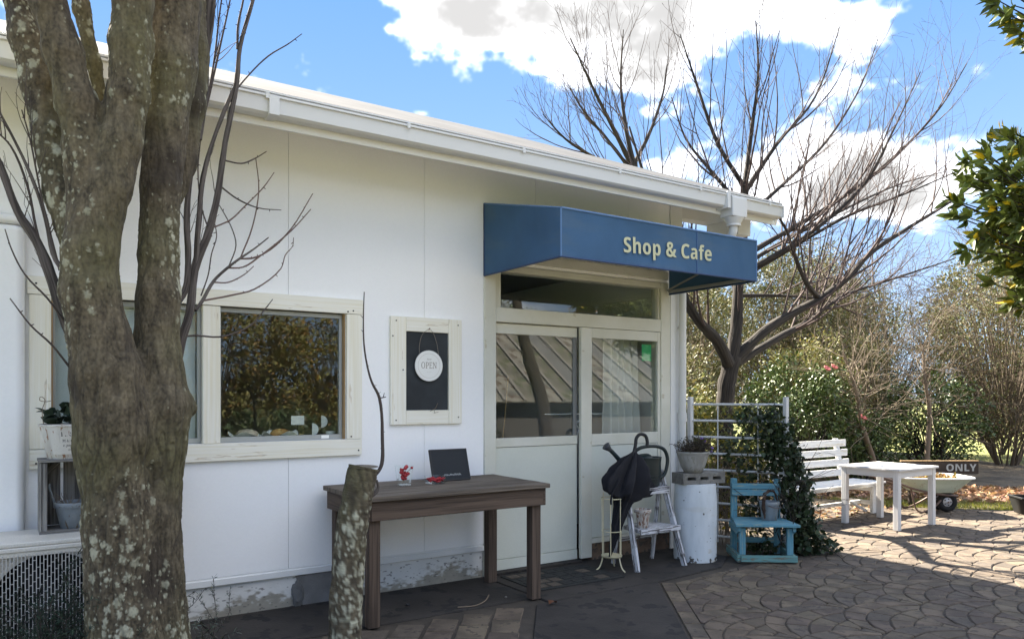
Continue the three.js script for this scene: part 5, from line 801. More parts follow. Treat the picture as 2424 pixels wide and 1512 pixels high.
{
  const p = thing('bowl_planter', 'round grey planter bowl with purple flowers on the concrete block', 'planter', [5.055, 0.7725, 0.47]);
  obj('bowl', lathe([[0.001, 0], [0.075, 0], [0.108, 0.06], [0.135, 0.15], [0.141, 0.172], [0.146, 0.175], [0.146, 0.187], [0.134, 0.188], [0.126, 0.15], [0.09, 0.05], [0.001, 0.04]], 36), M.bowl, p);
  const sg = new THREE.CircleGeometry(0.128, 24); sg.rotateX(-Math.PI / 2); sg.translate(0, 0.165, 0); obj('soil', sg, M.soil, p);
  const T = new Twigs(4), Lf = [], Fl = []; for (let i = 0; i < 230; i++) { const a = rr(0, 6.28), r = rr(0.01, 0.13), d = new THREE.Vector3(Math.cos(a) * 0.35, 1, Math.sin(a) * 0.35), right = Math.cos(a) * r > 0.02; grow(T, new THREE.Vector3(Math.cos(a) * r, 0.16, Math.sin(a) * r), d, rr(0.05, right ? 0.16 : 0.12), 0.0018, 1, { bend: 0.25, seg: 0.03, min: 0.0008, fork: 0.5, each: (e, dd) => { Lf.push([e.clone(), rdir().addScaledVector(dd, 0.5), rr(0.6, 1.2)]); if (right && rnd() < 0.02) Fl.push(e.clone()); } }); }
  for (let i = 0; i < 260; i++) { const a = rr(-0.9, 0.9), t = rnd(); Lf.push([new THREE.Vector3(Math.cos(a) * (0.10 + t * 0.11), 0.20 + 0.06 * Math.sin(t * 3.1) - t * t * 0.07, Math.sin(a) * (0.08 + t * 0.06)), rdir(), rr(0.8, 1.6)]); }
  obj('stems', T.geo(), M.twigRed, p); leaves('leaves', p, leafGeo(0.018, 0.008), leafMat(0.05, 0.052, 0.035, 0.7, 0.3), Lf, () => { const k = rr(0.5, 1.4); return [k * 1.1, k, k * 0.9]; });
  for (const [x, y, z] of [[0.08, 0.30, 0.03], [0.155, 0.245, 0.05], [0.17, 0.215, 0.07], [0.135, 0.27, 0.02], [0.19, 0.18, 0.04]]) { const pet = []; for (let k = 0; k < 5; k++) { const g = new THREE.SphereGeometry(0.008, 6, 5); g.scale(1, 0.5, 0.8); g.translate(0.009, 0, 0); g.rotateY(k * 1.257); pet.push(g); } const m = obj('flower', pet, plain(0.16, 0.08, 0.34, 0.7), p); m.position.set(x, y, z); m.rotation.set(rr(-0.8, 0.8), rr(0, 3), rr(-0.8, 0.8)); }
}
// trellis
{
  const A = [5.555, 0, -0.03], B = [5.965, 0, 0.76], t = thing('trellis', 'white metal trellis of horizontal rails overgrown with ivy', 'trellis');
  obj('post', boxR(A[0] - 0.022, A[0] + 0.022, 0, 1.44, A[2] - 0.022, A[2] + 0.022, 0.004), M.trellis, t); obj('post', boxR(B[0] - 0.02, B[0] + 0.02, 0, 1.44, B[2] - 0.02, B[2] + 0.02, 0.004), M.trellis, t);
  for (let k = 0; k < 9; k++) obj('rail', rod([[A[0], 0.105 + k * 0.158, A[2]], [B[0], 0.105 + k * 0.158, B[2]]], 0.0115, 8), M.trellis, t);
  for (const f of [0.3, 0.72]) obj('upright', rod([[mix(A[0], B[0], f), 0.05, mix(A[2], B[2], f)], [mix(A[0], B[0], f), 1.37, mix(A[2], B[2], f)]], 0.006, 6), M.trellis, t);
}
// blue chair and its bucket
{
  const c = thing('blue_chair', 'small turquoise wooden chair with peeling paint in front of the trellis', 'chair', [5.61, 0, 0.765], -0.66);
  const w = 0.225, zf = 0.215, zb = -0.215;
  for (const s of [-1, 1]) {
    obj('rear_leg', boxR(s * (w - 0.03) - 0.028, s * (w - 0.03) + 0.028, 0.0, 0.69, zb - 0.02, zb + 0.02, 0.004, 'y'), M.blueChair, c);
    obj('front_leg', boxR(s * (w - 0.022) - 0.027, s * (w - 0.022) + 0.027, 0.066, 0.30, zf - 0.075, zf - 0.03, 0.004, 'y'), M.blueChair, c);
    obj('floor_runner', boxR(s * (w + 0.012) - 0.016, s * (w + 0.012) + 0.016, 0.004, 0.068, zb - 0.06, zf - 0.012, 0.004, 'z'), M.darkFoot, c);
    const sh = new THREE.Shape([[zb + 0.03, 0.305], [zf - 0.01, 0.315], [zf - 0.01, 0.275], [zf - 0.10, 0.235], [zb + 0.03, 0.265]].map(([z, y]) => new THREE.Vector2(-z, y))); const g = new THREE.ExtrudeGeometry(sh, { depth: 0.022, bevelEnabled: true, bevelSize: 0.002, bevelThickness: 0.002, bevelSegments: 1 }); g.rotateY(Math.PI / 2); g.translate(s * (w + 0.008) - 0.011, 0, 0); obj('seat_bearer', uvBox(g, 'z'), M.blueChair, c);
  }
  obj('floor_rail', boxR(-w + 0.0, w + 0.03, 0.012, 0.070, zf - 0.010, zf + 0.012, 0.004, 'x'), M.darkFoot, c);
  obj('rear_rail', boxR(-w + 0.04, w - 0.04, 0.10, 0.15, zb - 0.01, zb + 0.01, 0.003, 'x'), M.blueChair, c);
  const bk = boxR(-w + 0.005, w - 0.005, 0.535, 0.592, zb + 0.021, zb + 0.040, 0.003, 'x'), bk2 = boxR(-w + 0.005, w - 0.005, 0.5955, 0.648, zb + 0.021, zb + 0.042, 0.003, 'x'); obj('back_board', bk, M.blueChair, c); obj('back_board', bk2, M.blueChair, c);
  const seat = (z0, z1, a, b) => { const s = new THREE.Shape([[-a, -z0], [a, -z0], [b, -z1], [-b, -z1]].map((p) => new THREE.Vector2(...p))); const g = new THREE.ExtrudeGeometry(s, { depth: 0.018, bevelEnabled: true, bevelSize: 0.003, bevelThickness: 0.003, bevelSegments: 1 }); g.rotateX(-Math.PI / 2); g.translate(0, 0.319, 0); return uvBox(g, 'x'); };
  obj('seat_board', seat(zb + 0.03, -0.04, 0.215, 0.235), M.blueChair, c); obj('seat_board', seat(-0.032, 0.09, 0.236, 0.252), M.blueChair, c); obj('seat_board', seat(0.098, zf + 0.02, 0.254, 0.27), M.blueChair, c);
}
{
  const b = pot('zinc_bucket', 'small grey metal bucket with a dried vine on the turquoise chair', [5.69, 0.3415, 0.79], 0.066, 0.084, 0.165, M.zinc, 0.004);
  obj('bucket_handle', rod([[-0.085, 0.15, 0.01], [-0.05, 0.12, 0.085], [0.05, 0.12, 0.085], [0.085, 0.15, 0.01]], 0.003, 6), M.tube, b);
  const T = new Twigs(5); for (let k = 0; k < 9; k++) { let p = new THREE.Vector3(-0.10 + rr(-0.01, 0.01), 0.02 + rr(0, 0.05), 0.03); const path = [[-0.115, 0.10], [-0.11, 0.18], [-0.085, 0.235], [-0.03, 0.262], [0.04, 0.255], [0.095, 0.20], [0.105, 0.15]]; for (const [x, y] of path) { const e = new THREE.Vector3(x + rr(-0.012, 0.012), y + rr(-0.012, 0.012), 0.02 + rr(-0.02, 0.02)); T.add(p, e, 0.0045, 0.004); if (rnd() < 0.6) T.add(e, e.clone().addScaledVector(rdir(), 0.04), 0.0016, 0.0008); p = e; if (rnd() < 0.06) break; } } obj('dried_vine', T.geo(), plain(0.055, 0.032, 0.022, 0.9), b);
}
// ---------------------------------------------------------------- in the sun: bench, table, barrow, sign, planter
{
  const b = thing('white_bench', 'white slatted garden bench with open back in the sun', 'bench', [8.28, 0, -0.36]);
  const hx = 0.83;
  for (let k = 0; k < 4; k++) obj('back_slat', bar([-hx + 0.02, 0.475 + k * 0.122, -0.245 - k * 0.022], [hx, 0.475 + k * 0.122, -0.245 - k * 0.022], 0.086, 0.020, 0.003).translate(0, 0, 0), M.bench, b);
  for (let k = 0; k < 4; k++) obj('seat_slat', boxR(-hx, hx, 0.366, 0.388, -0.20 + k * 0.1135, -0.20 + k * 0.1135 + 0.105, 0.004, 'x'), M.bench, b);
  obj('seat_apron', boxR(-hx + 0.02, hx - 0.02, 0.335, 0.364, 0.205, 0.225, 0.003, 'x'), M.bench, b);
  for (const s of [-0.66, 0.66]) {
    obj('front_leg', boxR(s - 0.055 + (s < 0 ? -0.02 : 0), s + 0.055, 0, 0.333, 0.165, 0.203, 0.004, 'y'), M.bench, b);
    obj('rear_leg', bar([s, 0, -0.17], [s, 0.90, -0.345], 0.085, 0.034, 0.004), M.bench, b);
    obj('side_rail', boxR(s - 0.017, s + 0.017, 0.27, 0.364, -0.17, 0.16, 0.003, 'z'), M.bench, b); obj('foot_rail', boxR(s - 0.017, s + 0.017, 0.10, 0.15, -0.14, 0.16, 0.003, 'z'), M.bench, b);
  }
  obj('long_stretcher', boxR(-0.63, 0.63, 0.105, 0.148, 0.0, 0.03, 0.003, 'x'), M.bench, b);
  obj('diagonal_brace', bar([0.36, 0.14, 0.06], [0.58, 0.03, 0.14], 0.035, 0.02, 0.003), M.bench, b);
}
{
  const t = thing('white_table', 'square white wooden table in front of the white bench', 'table', [8.335, 0, 0.36]);
  const hx = 0.405, H = 0.662;
  for (let k = 0; k < 4; k++) { const a = -0.36 + k * 0.18; obj('top_board', boxR(-hx, hx, H - 0.022, H, a + 0.0008, a + 0.1792, 0.003, 'x'), M.whiteTable, t); }
  for (const [x, z] of [[-1, -1], [1, -1], [-1, 1], [1, 1]]) obj('leg', boxR(x * (hx - 0.052) - 0.03, x * (hx - 0.052) + 0.03, 0, H - 0.0235, z * 0.305 - 0.03, z * 0.305 + 0.03, 0.004, 'y'), M.whiteTable, t);
  for (const z of [-1, 1]) obj('apron', boxR(-hx + 0.083, hx - 0.083, H - 0.10, H - 0.023, z * 0.318 - 0.011, z * 0.318 + 0.011, 0.003, 'x'), M.whiteTable, t);
  for (const x of [-1, 1]) obj('apron', boxR(x * (hx - 0.04) - 0.011, x * (hx - 0.04) + 0.011, H - 0.10, H - 0.023, -0.274, 0.274, 0.003, 'z'), M.whiteTable, t);
}
{
  const w = thing('wheelbarrow', 'pale green wheelbarrow with black tyres behind the white table', 'wheelbarrow', [9.72, 0, 0.10], -0.60);
  const n = 20, rows = [[0.25, 0.225, 0.215], [0.265, 0.25, 0.235], [0.425, 0.43, 0.33], [0.435, 0.45, 0.345], [0.437, 0.43, 0.33], [0.275, 0.245, 0.225]], pos = [], idx = [], uv = [];
  const sq = (a, rx, rz) => { const c = Math.cos(a), s = Math.sin(a), e = 0.45; return [Math.sign(c) * Math.pow(Math.abs(c), e) * rx, Math.sign(s) * Math.pow(Math.abs(s), e) * rz]; };
  rows.forEach(([y, rx, rz]) => { for (let j = 0; j <= n * 2; j++) { const a = (j / (n * 2)) * 6.2832, [x, z] = sq(a, rx, rz); pos.push(x, y, z); uv.push(j / n, y * 3); } });
  for (let i = 0; i < rows.length - 1; i++) for (let j = 0; j < n * 2; j++) { const k = i * (n * 2 + 1) + j, d = n * 2 + 1; idx.push(k, k + d, k + 1, k + 1, k + d, k + d + 1); }
  const g = new THREE.BufferGeometry(); g.setAttribute('position', new THREE.Float32BufferAttribute(pos, 3)); g.setAttribute('uv', new THREE.Float32BufferAttribute(uv, 2)); g.setIndex(idx); g.computeVertexNormals();
  obj('tray', [g, boxR(-0.20, 0.20, 0.249, 0.255, -0.19, 0.19, 0)], new THREE.MeshStandardMaterial({ map: M.tray.map, roughness: 0.5, side: THREE.DoubleSide }), w);
  obj('tray_rim', rod(Array.from({ length: 32 }, (_, k) => { const [x, z] = sq((k / 32) * 6.2832, 0.448, 0.343); return [x, 0.435, z]; }), 0.010, 8, true, 64), M.trimWhite, w);
  for (const s of [-1, 1]) {
    const wh = new THREE.Group(); wh.name = 'wheel'; wh.position.set(0.16, 0.125, s * 0.10); w.add(wh);
    obj('tyre', new THREE.TorusGeometry(0.088, 0.037, 12, 30), M.tyre, wh); obj('rim', [lathe([[0.02, -0.02], [0.055, -0.022], [0.062, -0.012], [0.062, 0.012], [0.055, 0.022], [0.02, 0.02], [0.012, 0.034], [0.001, 0.034]], 20).rotateX(Math.PI / 2)], M.rim, wh);
    for (let k = 0; k < 5; k++) { const h = new THREE.CylinderGeometry(0.008, 0.008, 0.048, 8); h.rotateX(Math.PI / 2); h.translate(0.04, 0, 0); h.rotateZ(k * 1.257); obj('rim_hole', h, M.tyre, wh); }
    obj('handle', rod([[0.28, 0.20, s * 0.12], [0.0, 0.235, s * 0.20], [-0.35, 0.31, s * 0.27], [-0.60, 0.41, s * 0.29], [-0.72, 0.45, s * 0.29]], 0.014, 8), M.tube, w);
    obj('leg', rod([[-0.34, 0.32, s * 0.20], [-0.31, 0.18, s * 0.20], [-0.27, 0.05, s * 0.20], [-0.23, 0.014, s * 0.20], [-0.17, 0.016, s * 0.20], [-0.05, 0.07, s * 0.19], [0.06, 0.15, s * 0.15]], 0.012, 8), M.tube, w);
  }
  obj('axle', at(new THREE.CylinderGeometry(0.01, 0.01, 0.28, 10).rotateX(Math.PI / 2), 0.16, 0.125, 0), M.tube, w);
  obj('axle_bracket', [bar([0.16, 0.13, 0], [0.13, 0.248, 0.0], 0.05, 0.04, 0.003)], M.tube, w);
  const L = []; for (let i = 0; i < 500; i++) { const a = rr(0, 6.28), r = Math.sqrt(rnd()); L.push([new THREE.Vector3(Math.cos(a) * r * 0.36, 0.40 + rr(0, 0.035) + 0.02 * (1 - r), Math.sin(a) * r * 0.27), rdir(), rr(0.6, 1.3)]); }
  obj('soil', at(new THREE.CylinderGeometry(0.33, 0.26, 0.09, 20).scale(1.1, 1, 0.85), 0, 0.35, 0), M.soil, w);
  leaves('fallen_leaves', w, leafGeo(0.05, 0.028), leafMat(0.35, 0.25, 0.10, 0.8, 0.3), L, () => { const k = rr(0.4, 1.3); return [k, k * rr(0.7, 1.1), k * 0.8]; });
}
{
  const s = thing('only_sign', 'dark wooden sign reading ONLY in white outlined letters behind the wheelbarrow', 'sign', [10.32, 0, -0.10], -0.585);
  obj('board', boxR(-0.50, 0.53, 0.415, 0.58, -0.012, 0.012, 0.003, 'x'), M.signWood, s);
  obj('cap_strip', boxR(-0.505, 0.535, 0.581, 0.592, -0.02, 0.02, 0.003, 'x'), M.pineWood, s);
  const t = text('ONLY', 0.094, 0.003), wd = t.boundingBox.max.x - t.boundingBox.min.x; t.scale(0.40 / wd, 1, 1); t.translate(0.09, 0.452, 0.0125); obj('letters', t, M.chalk, s);
  for (const x of [-0.36, 0.05]) obj('post', boxR(x - 0.02, x + 0.02, 0, 0.575, -0.05, -0.0125, 0.003, 'y'), M.signWood, s);
}
{
  const p = thing('black_planter', 'black plastic planter with a white inset at the right edge', 'planter', [10.50, 0, 0.93], -0.75);
  const g = new THREE.CylinderGeometry(0.255, 0.19, 0.20, 4, 1, true); g.rotateY(Math.PI / 4); g.translate(0, 0.10, 0); obj('tub', g, plain(0.006, 0.006, 0.006, 0.6, { side: THREE.DoubleSide }), p);
  obj('rim', [boxR(-0.19, 0.19, 0.195, 0.215, 0.165, 0.19, 0.003), boxR(-0.19, 0.19, 0.195, 0.215, -0.19, -0.165, 0.003), boxR(-0.19, -0.165, 0.195, 0.215, -0.1645, 0.1645, 0.003), boxR(0.165, 0.19, 0.195, 0.215, -0.1645, 0.1645, 0.003)], plain(0.006, 0.006, 0.006, 0.6), p);
  const ins = boxR(-0.10, 0.10, 0.03, 0.15, -0.002, 0.002, 0.001); ins.rotateX(-0.2); ins.translate(0, 0.005, 0.138); obj('white_label', ins, plain(0.7, 0.66, 0.64, 0.7), p);
  obj('soil', boxR(-0.16, 0.16, 0.165, 0.175, -0.16, 0.16, 0), M.soil, p);
}
// ---------------------------------------------------------------- the big tree in front of the shop
function worley(x, y, z, s) { let best = 9, who = 0; const ix = Math.floor(x), iy = Math.floor(y), iz = Math.floor(z); for (let a = -1; a < 2; a++) for (let b = -1; b < 2; b++) for (let c = -1; c < 2; c++) { const h = hash2(ix + a + (iz + c) * 131, iy + b, s), h2 = hash2(ix + a, iy + b + (iz + c) * 71, s + 1), h3 = hash2(ix + a + 7, iz + c + (iy + b) * 53, s + 2), d = Math.hypot(ix + a + h - x, iy + b + h2 - y, iz + c + h3 - z); if (d < best) { best = d; who = h3; } } return [best, who]; }
let lichenHere = 0;
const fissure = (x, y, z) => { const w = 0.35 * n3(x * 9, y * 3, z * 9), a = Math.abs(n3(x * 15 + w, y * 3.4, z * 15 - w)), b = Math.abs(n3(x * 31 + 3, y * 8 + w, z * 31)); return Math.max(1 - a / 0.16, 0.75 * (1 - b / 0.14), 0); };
function barkColor(x, y, z, o = {}) {
  lichenHere = 0;
  const g = 0.5 + 0.5 * n3(x * 26, y * 9, z * 26) * 0.9 + 0.22 * n3(x * 70, y * 45, z * 70), big = 0.5 + 0.5 * n3(x * 3.1 + 4, y * 2.2, z * 3.1);
  const fine = n3(x * 95, y * 60, z * 95) + 0.6 * n3(x * 160 + 5, y * 130, z * 160); let c = mix3([0.030, 0.023, 0.014], [0.150, 0.122, 0.078], Math.min(1, Math.max(0, (g - 0.5) * 1.1 + 0.5 + fine * 0.42)));
  c = mix3(c, [0.110, 0.105, 0.045], sstep(0.40, 0.75, big) * 0.65 * (0.75 + 0.5 * fine));
  c = mix3(c, [0.03, 0.022, 0.016], sstep(0.62, 0.78, 0.5 + 0.5 * n3(x * 6 + 9, y * 2.6, z * 6)) * 0.75);
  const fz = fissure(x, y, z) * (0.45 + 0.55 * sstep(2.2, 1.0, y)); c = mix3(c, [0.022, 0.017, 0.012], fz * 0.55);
  const cl = 0.5 + 0.5 * n3(x * 2.6 + 20, y * 1.7 + 3, z * 2.6), amount = (o.lichen ?? 1) * sstep(0.30, 0.75, cl);
  for (const [sc, seed, rad] of [[15, 3, 0.42], [26, 7, 0.40], [52, 9, 0.36]]) { const [d, w] = worley(x * sc, y * sc * 0.8, z * sc, seed); if (w < amount * 0.75) { const e = d + 0.13 * n3(x * 90, y * 90, z * 90), R = rad * (0.6 + 0.6 * w); c = mix3(c, mix3([0.24, 0.235, 0.165], [0.38, 0.375, 0.28], w * 2), sstep(R, R - 0.10, e) * (0.95 - 0.25 * fz) * (0.8 + 0.3 * fine)); lichenHere = Math.max(lichenHere, sstep(R, R - 0.10, e)); } }
  return c;
}
const barkBump = rep(paint(256, (u, v) => 0.6 * fbm(u, v, 14, 14, 5, 301) + 0.4 * fbm(u, v, 40, 6, 3, 303), false), 0.5);
const barkVC = std({ vertexColors: true, roughness: 0.95, bumpMap: barkBump, bumpScale: 0.012 });
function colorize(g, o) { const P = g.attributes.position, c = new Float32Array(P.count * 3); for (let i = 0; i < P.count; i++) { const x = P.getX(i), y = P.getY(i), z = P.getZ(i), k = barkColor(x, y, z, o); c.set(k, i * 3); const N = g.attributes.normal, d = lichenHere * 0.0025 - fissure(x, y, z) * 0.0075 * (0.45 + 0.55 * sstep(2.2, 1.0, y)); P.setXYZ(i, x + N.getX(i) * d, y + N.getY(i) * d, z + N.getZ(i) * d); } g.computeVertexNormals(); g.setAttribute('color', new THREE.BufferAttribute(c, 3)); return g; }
{
  const tree = thing('lichened_tree', 'large multi-stemmed bare tree with pale lichen spots in front of the window', 'tree');
  const segs = []; for (const s of Object.values(TREE_STEMS)) for (let i = 0; i < s.length - 1; i++) segs.push([...s[i], ...s[i + 1]]);
  const N = 168, lo = [-0.42, -0.12, 0.66], hi = [1.02, 3.95, 1.66], size = [0, 1, 2].map((k) => (hi[k] - lo[k]) / 2), mid = [0, 1, 2].map((k) => (hi[k] + lo[k]) / 2);
  const mc = new MarchingCubes(N, barkVC, false, false, 700000); mc.isolation = 0; const half = N / 2;
  for (let j = 0; j < N; j++) {
    const y = mid[1] + (size[1] * (j - half)) / half, near = segs.filter((s) => y > Math.min(s[1], s[5]) - 0.40 && y < Math.max(s[1], s[5]) + 0.40);
    for (let k = 0; k < N; k++) for (let i = 0; i < N; i++) {
      const x = mid[0] + (size[0] * (i - half)) / half, z = mid[2] + (size[2] * (k - half)) / half; let d = 1;
      for (const s of near) {
        const bx = s[4] - s[0], by = s[5] - s[1], bz = s[6] - s[2], t = Math.min(1, Math.max(0, ((x - s[0]) * bx + (y - s[1]) * by + (z - s[2]) * bz) / (bx * bx + by * by + bz * bz)));
        const e = Math.hypot(x - s[0] - bx * t, y - s[1] - by * t, z - s[2] - bz * t) - mix(s[3], s[7], t), h = Math.max(0, 0.028 - Math.abs(d - e)) / 0.028; d = Math.min(d, e) - h * h * 0.007;
      }
      if (d < 0.06 && d > -0.06) d -= 0.014 * n3(x * 5.5, y * 2.2, z * 5.5) + 0.009 * n3(x * 15, y * 5.5, z * 15) + 0.005 * n3(x * 36, y * 13, z * 36);
      mc.field[i + j * N + k * N * N] = -d;
    }
  }
  mc.update();
  const n = mc.count, pa = new Float32Array(n * 3); for (let i = 0; i < n; i++) for (let k = 0; k < 3; k++) pa[i * 3 + k] = mid[k] + size[k] * mc.positionArray[i * 3 + k];
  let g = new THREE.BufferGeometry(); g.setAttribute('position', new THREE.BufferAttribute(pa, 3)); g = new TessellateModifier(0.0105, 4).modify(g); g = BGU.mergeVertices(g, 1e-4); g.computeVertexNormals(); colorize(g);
  { const P = g.attributes.position, uv = new Float32Array(P.count * 2); for (let i = 0; i < P.count; i++) { uv[i * 2] = Math.atan2(P.getZ(i) - 1.2, P.getX(i) - 0.45) * 0.22; uv[i * 2 + 1] = P.getY(i); } g.setAttribute('uv', new THREE.BufferAttribute(uv, 2)); }
  obj('trunk', g, barkVC, tree);
  const shootM = [M.bark, M.twig, M.twigRed];
  for (const [k, s] of Object.entries(TREE_SHOOTS)) {
    const thick = s[0][3] > 0.008, parts = [taper(s.map(([x, y, z, r]) => [x, y, z, Math.max(r, 0.0016)]), thick ? 10 : 6, 4, 0.25)];
    const c = new THREE.CatmullRomCurve3(s.map(V), false, 'centripetal'), T = new Twigs(5), m = Math.round(c.getLength() / 0.07);
    for (let i = 2; i < m; i++) { const p = c.getPoint(i / m), d = rdir(); T.add(p, p.clone().addScaledVector(d, rr(0.008, 0.018)), 0.0028, 0.0018); }     // buds and short spurs
    if (m > 2) parts.push(T.geo());
    obj('shoot', parts, thick ? M.shoot : k.startsWith('c') ? M.shootRed : M.shootThin, tree);
  }
  const fine = new Twigs(4); for (const k of ['a', 'b', 'm', 'n', 'g', 'h', 'i', 'l', 'o']) { const c = new THREE.CatmullRomCurve3(TREE_SHOOTS[k].map(V), false, 'centripetal'); for (let i = 0; i < 5; i++) { const t = rr(0.2, 0.95), p = c.getPoint(t), d = c.getTangent(t).add(rdir().multiplyScalar(0.8)).addScaledVector(UP, 0.4); d.z *= 0.5; grow(fine, p, d, rr(0.12, 0.32), 0.0026, 1, { bend: 0.14, rise: 0.4, seg: 0.05, min: 0.001, fork: 0.35 }); } }
  obj('fine_twigs', fine.geo(), M.shootThin, tree).userData.kind = 'stuff';
  // crown above the frame
  const T = new Twigs(5); for (const k of ['limbA', 'limbB', 'limbC', 'stem', 'limbE', 'limbD']) { const s = TREE_STEMS[k], e = s[s.length - 1], b = s[s.length - 2]; const d = V(e).sub(V(b)); for (let i = 0; i < 2; i++) grow(T, V(e).addScaledVector(d, -0.05), d.clone().add(rdir().multiplyScalar(0.25)), rr(1.4, 2.1), e[3] * 0.85, 2, { bend: 0.12, rise: 0.1, seg: 0.25, min: 0.003, fork: 0.55 }); }
  obj('crown', T.geo(), M.bark, tree);
}
{ // sawn-off stump with one shoot
  const s = thing('cut_trunk', 'sawn-off lichen covered tree trunk with one thin shoot in front of the brown table', 'tree stump');
  let g = taper(STUMP.pole, 44, 16, 0.0); const P = g.attributes.position, Nn = g.attributes.normal;
  for (let i = 0; i < P.count; i++) { const x = P.getX(i), y = P.getY(i), z = P.getZ(i), d = 0.008 * n3(x * 9, y * 4, z * 9) + 0.004 * n3(x * 30, y * 18, z * 30) + (y < 0.15 ? (0.15 - y) * 0.2 : 0); P.setXYZ(i, x + Nn.getX(i) * d, y, z + Nn.getZ(i) * d); }
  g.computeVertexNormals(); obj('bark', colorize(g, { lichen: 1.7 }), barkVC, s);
  const t = STUMP.pole[STUMP.pole.length - 1], cg = new THREE.CircleGeometry(t[3] * 1.03, 30); cg.rotateX(-Math.PI / 2 + 0.05); cg.translate(t[0], t[1] + 0.0015, t[2]); obj('sawn_face', uvBox(cg), speckle([0.10, 0.085, 0.06], [0.20, 0.17, 0.13], 305, { cells: 4, mu: 0.15 }), s);
  const T = new Twigs(5), c = new THREE.CatmullRomCurve3(STUMP.shoot.map(V), false, 'centripetal'); for (let i = 1; i < 16; i++) { const p = c.getPoint(i / 17), d = rdir(); d.y = Math.abs(d.y) * 0.6; T.add(p, p.clone().addScaledVector(d.normalize(), rr(0.01, 0.03)), 0.0022, 0.001); }
  const f = STUMP.shoot[4]; T.add(V(f), V(f).add(new THREE.Vector3(0.035, 0.006, 0.01)), 0.004, 0.0025); T.add(V(f).add(new THREE.Vector3(0.02, 0.003, 0.005)), V(f).add(new THREE.Vector3(0.027, 0.03, 0.005)), 0.003, 0.0015);
  obj('shoot', [taper(STUMP.shoot, 8, 5, 0.2), T.geo()], M.shootThin, s); obj('spur', taper(STUMP.spur, 8, 5, 0.2), M.shoot, s);
}
// ---------------------------------------------------------------- bare trees behind
function bareTree(t, limbs, opt) {
  const T = new Twigs(4);
  for (const [k, s] of Object.entries(limbs)) {
    obj(k === 'trunk' || k === 'a' ? 'trunk' : 'limb', taper(s, s[0][3] > 0.05 ? 14 : 8, 5, 0.22), M.bark, t);
    if (k === 'trunk' || k === 'a' || k === 'leader') { if (k !== 'leader') continue; }
    if (opt.mid) { const c = new THREE.CatmullRomCurve3(s.map(V), false, 'centripetal'), L = c.getLength(), n = Math.round(L / opt.mid); for (let i = 0; i < n; i++) { const u = mix(0.16, 0.95, (i + rnd()) / n), q = u * (s.length - 1), kk = Math.min(s.length - 2, Math.floor(q)), rad = mix(s[kk][3], s[kk + 1][3], q - kk), p = c.getPoint(u), tan = c.getTangent(u), side = rdir().cross(tan).normalize(), d = tan.clone().multiplyScalar(rr(0.7, 1)).addScaledVector(side, rr(0.45, 0.8)).addScaledVector(UP, rr(0.2, 0.7)); grow(T, p, d, Math.min(opt.reach, rr(0.6, 1.1) + rad * 26), Math.min(0.017, rad * rr(0.42, 0.62)), 3, { bend: 0.12, rise: 0.22, seg: 0.17, min: opt.min, fork: 0.42 }); } }
    const c = new THREE.CatmullRomCurve3(s.map(V), false, 'centripetal'), L = c.getLength(), n = Math.round(L / opt.gap);
    for (let i = 0; i < n; i++) { const u = mix(opt.from ?? 0.22, 1, (i + rnd()) / n), p = c.getPoint(u), tan = c.getTangent(u), side = rdir().cross(tan).normalize(), d = tan.multiplyScalar(rr(0.6, 1.0)).addScaledVector(side, rr(0.4, 0.85)).addScaledVector(UP, rr(0.15, 0.7)); grow(T, p, d, rr(opt.len[0], opt.len[1]) * (1.15 - 0.5 * u), opt.rad * (1.2 - 0.5 * u), 2, { bend: 0.13, rise: 0.28, seg: 0.13, min: opt.min, fork: 0.5 }); }
  }
  const m = obj('crown', T.geo(), opt.mat || M.twigRed, t); m.userData.kind = 'stuff';
}
bareTree(thing('bare_maple', 'leafless spreading tree with forked trunk behind the trellis', 'tree'), MAPLE, { gap: 0.26, len: [0.4, 0.9], rad: 0.0058, min: 0.0014, mid: 0.34, reach: 1.9 });
bareTree(thing('bare_roof_tree', 'leafless tree rising behind the shop roof', 'tree'), ROOF_TREE, { gap: 0.4, len: [0.7, 1.5], rad: 0.010, min: 0.0028, mid: 0.42, reach: 2.4 });
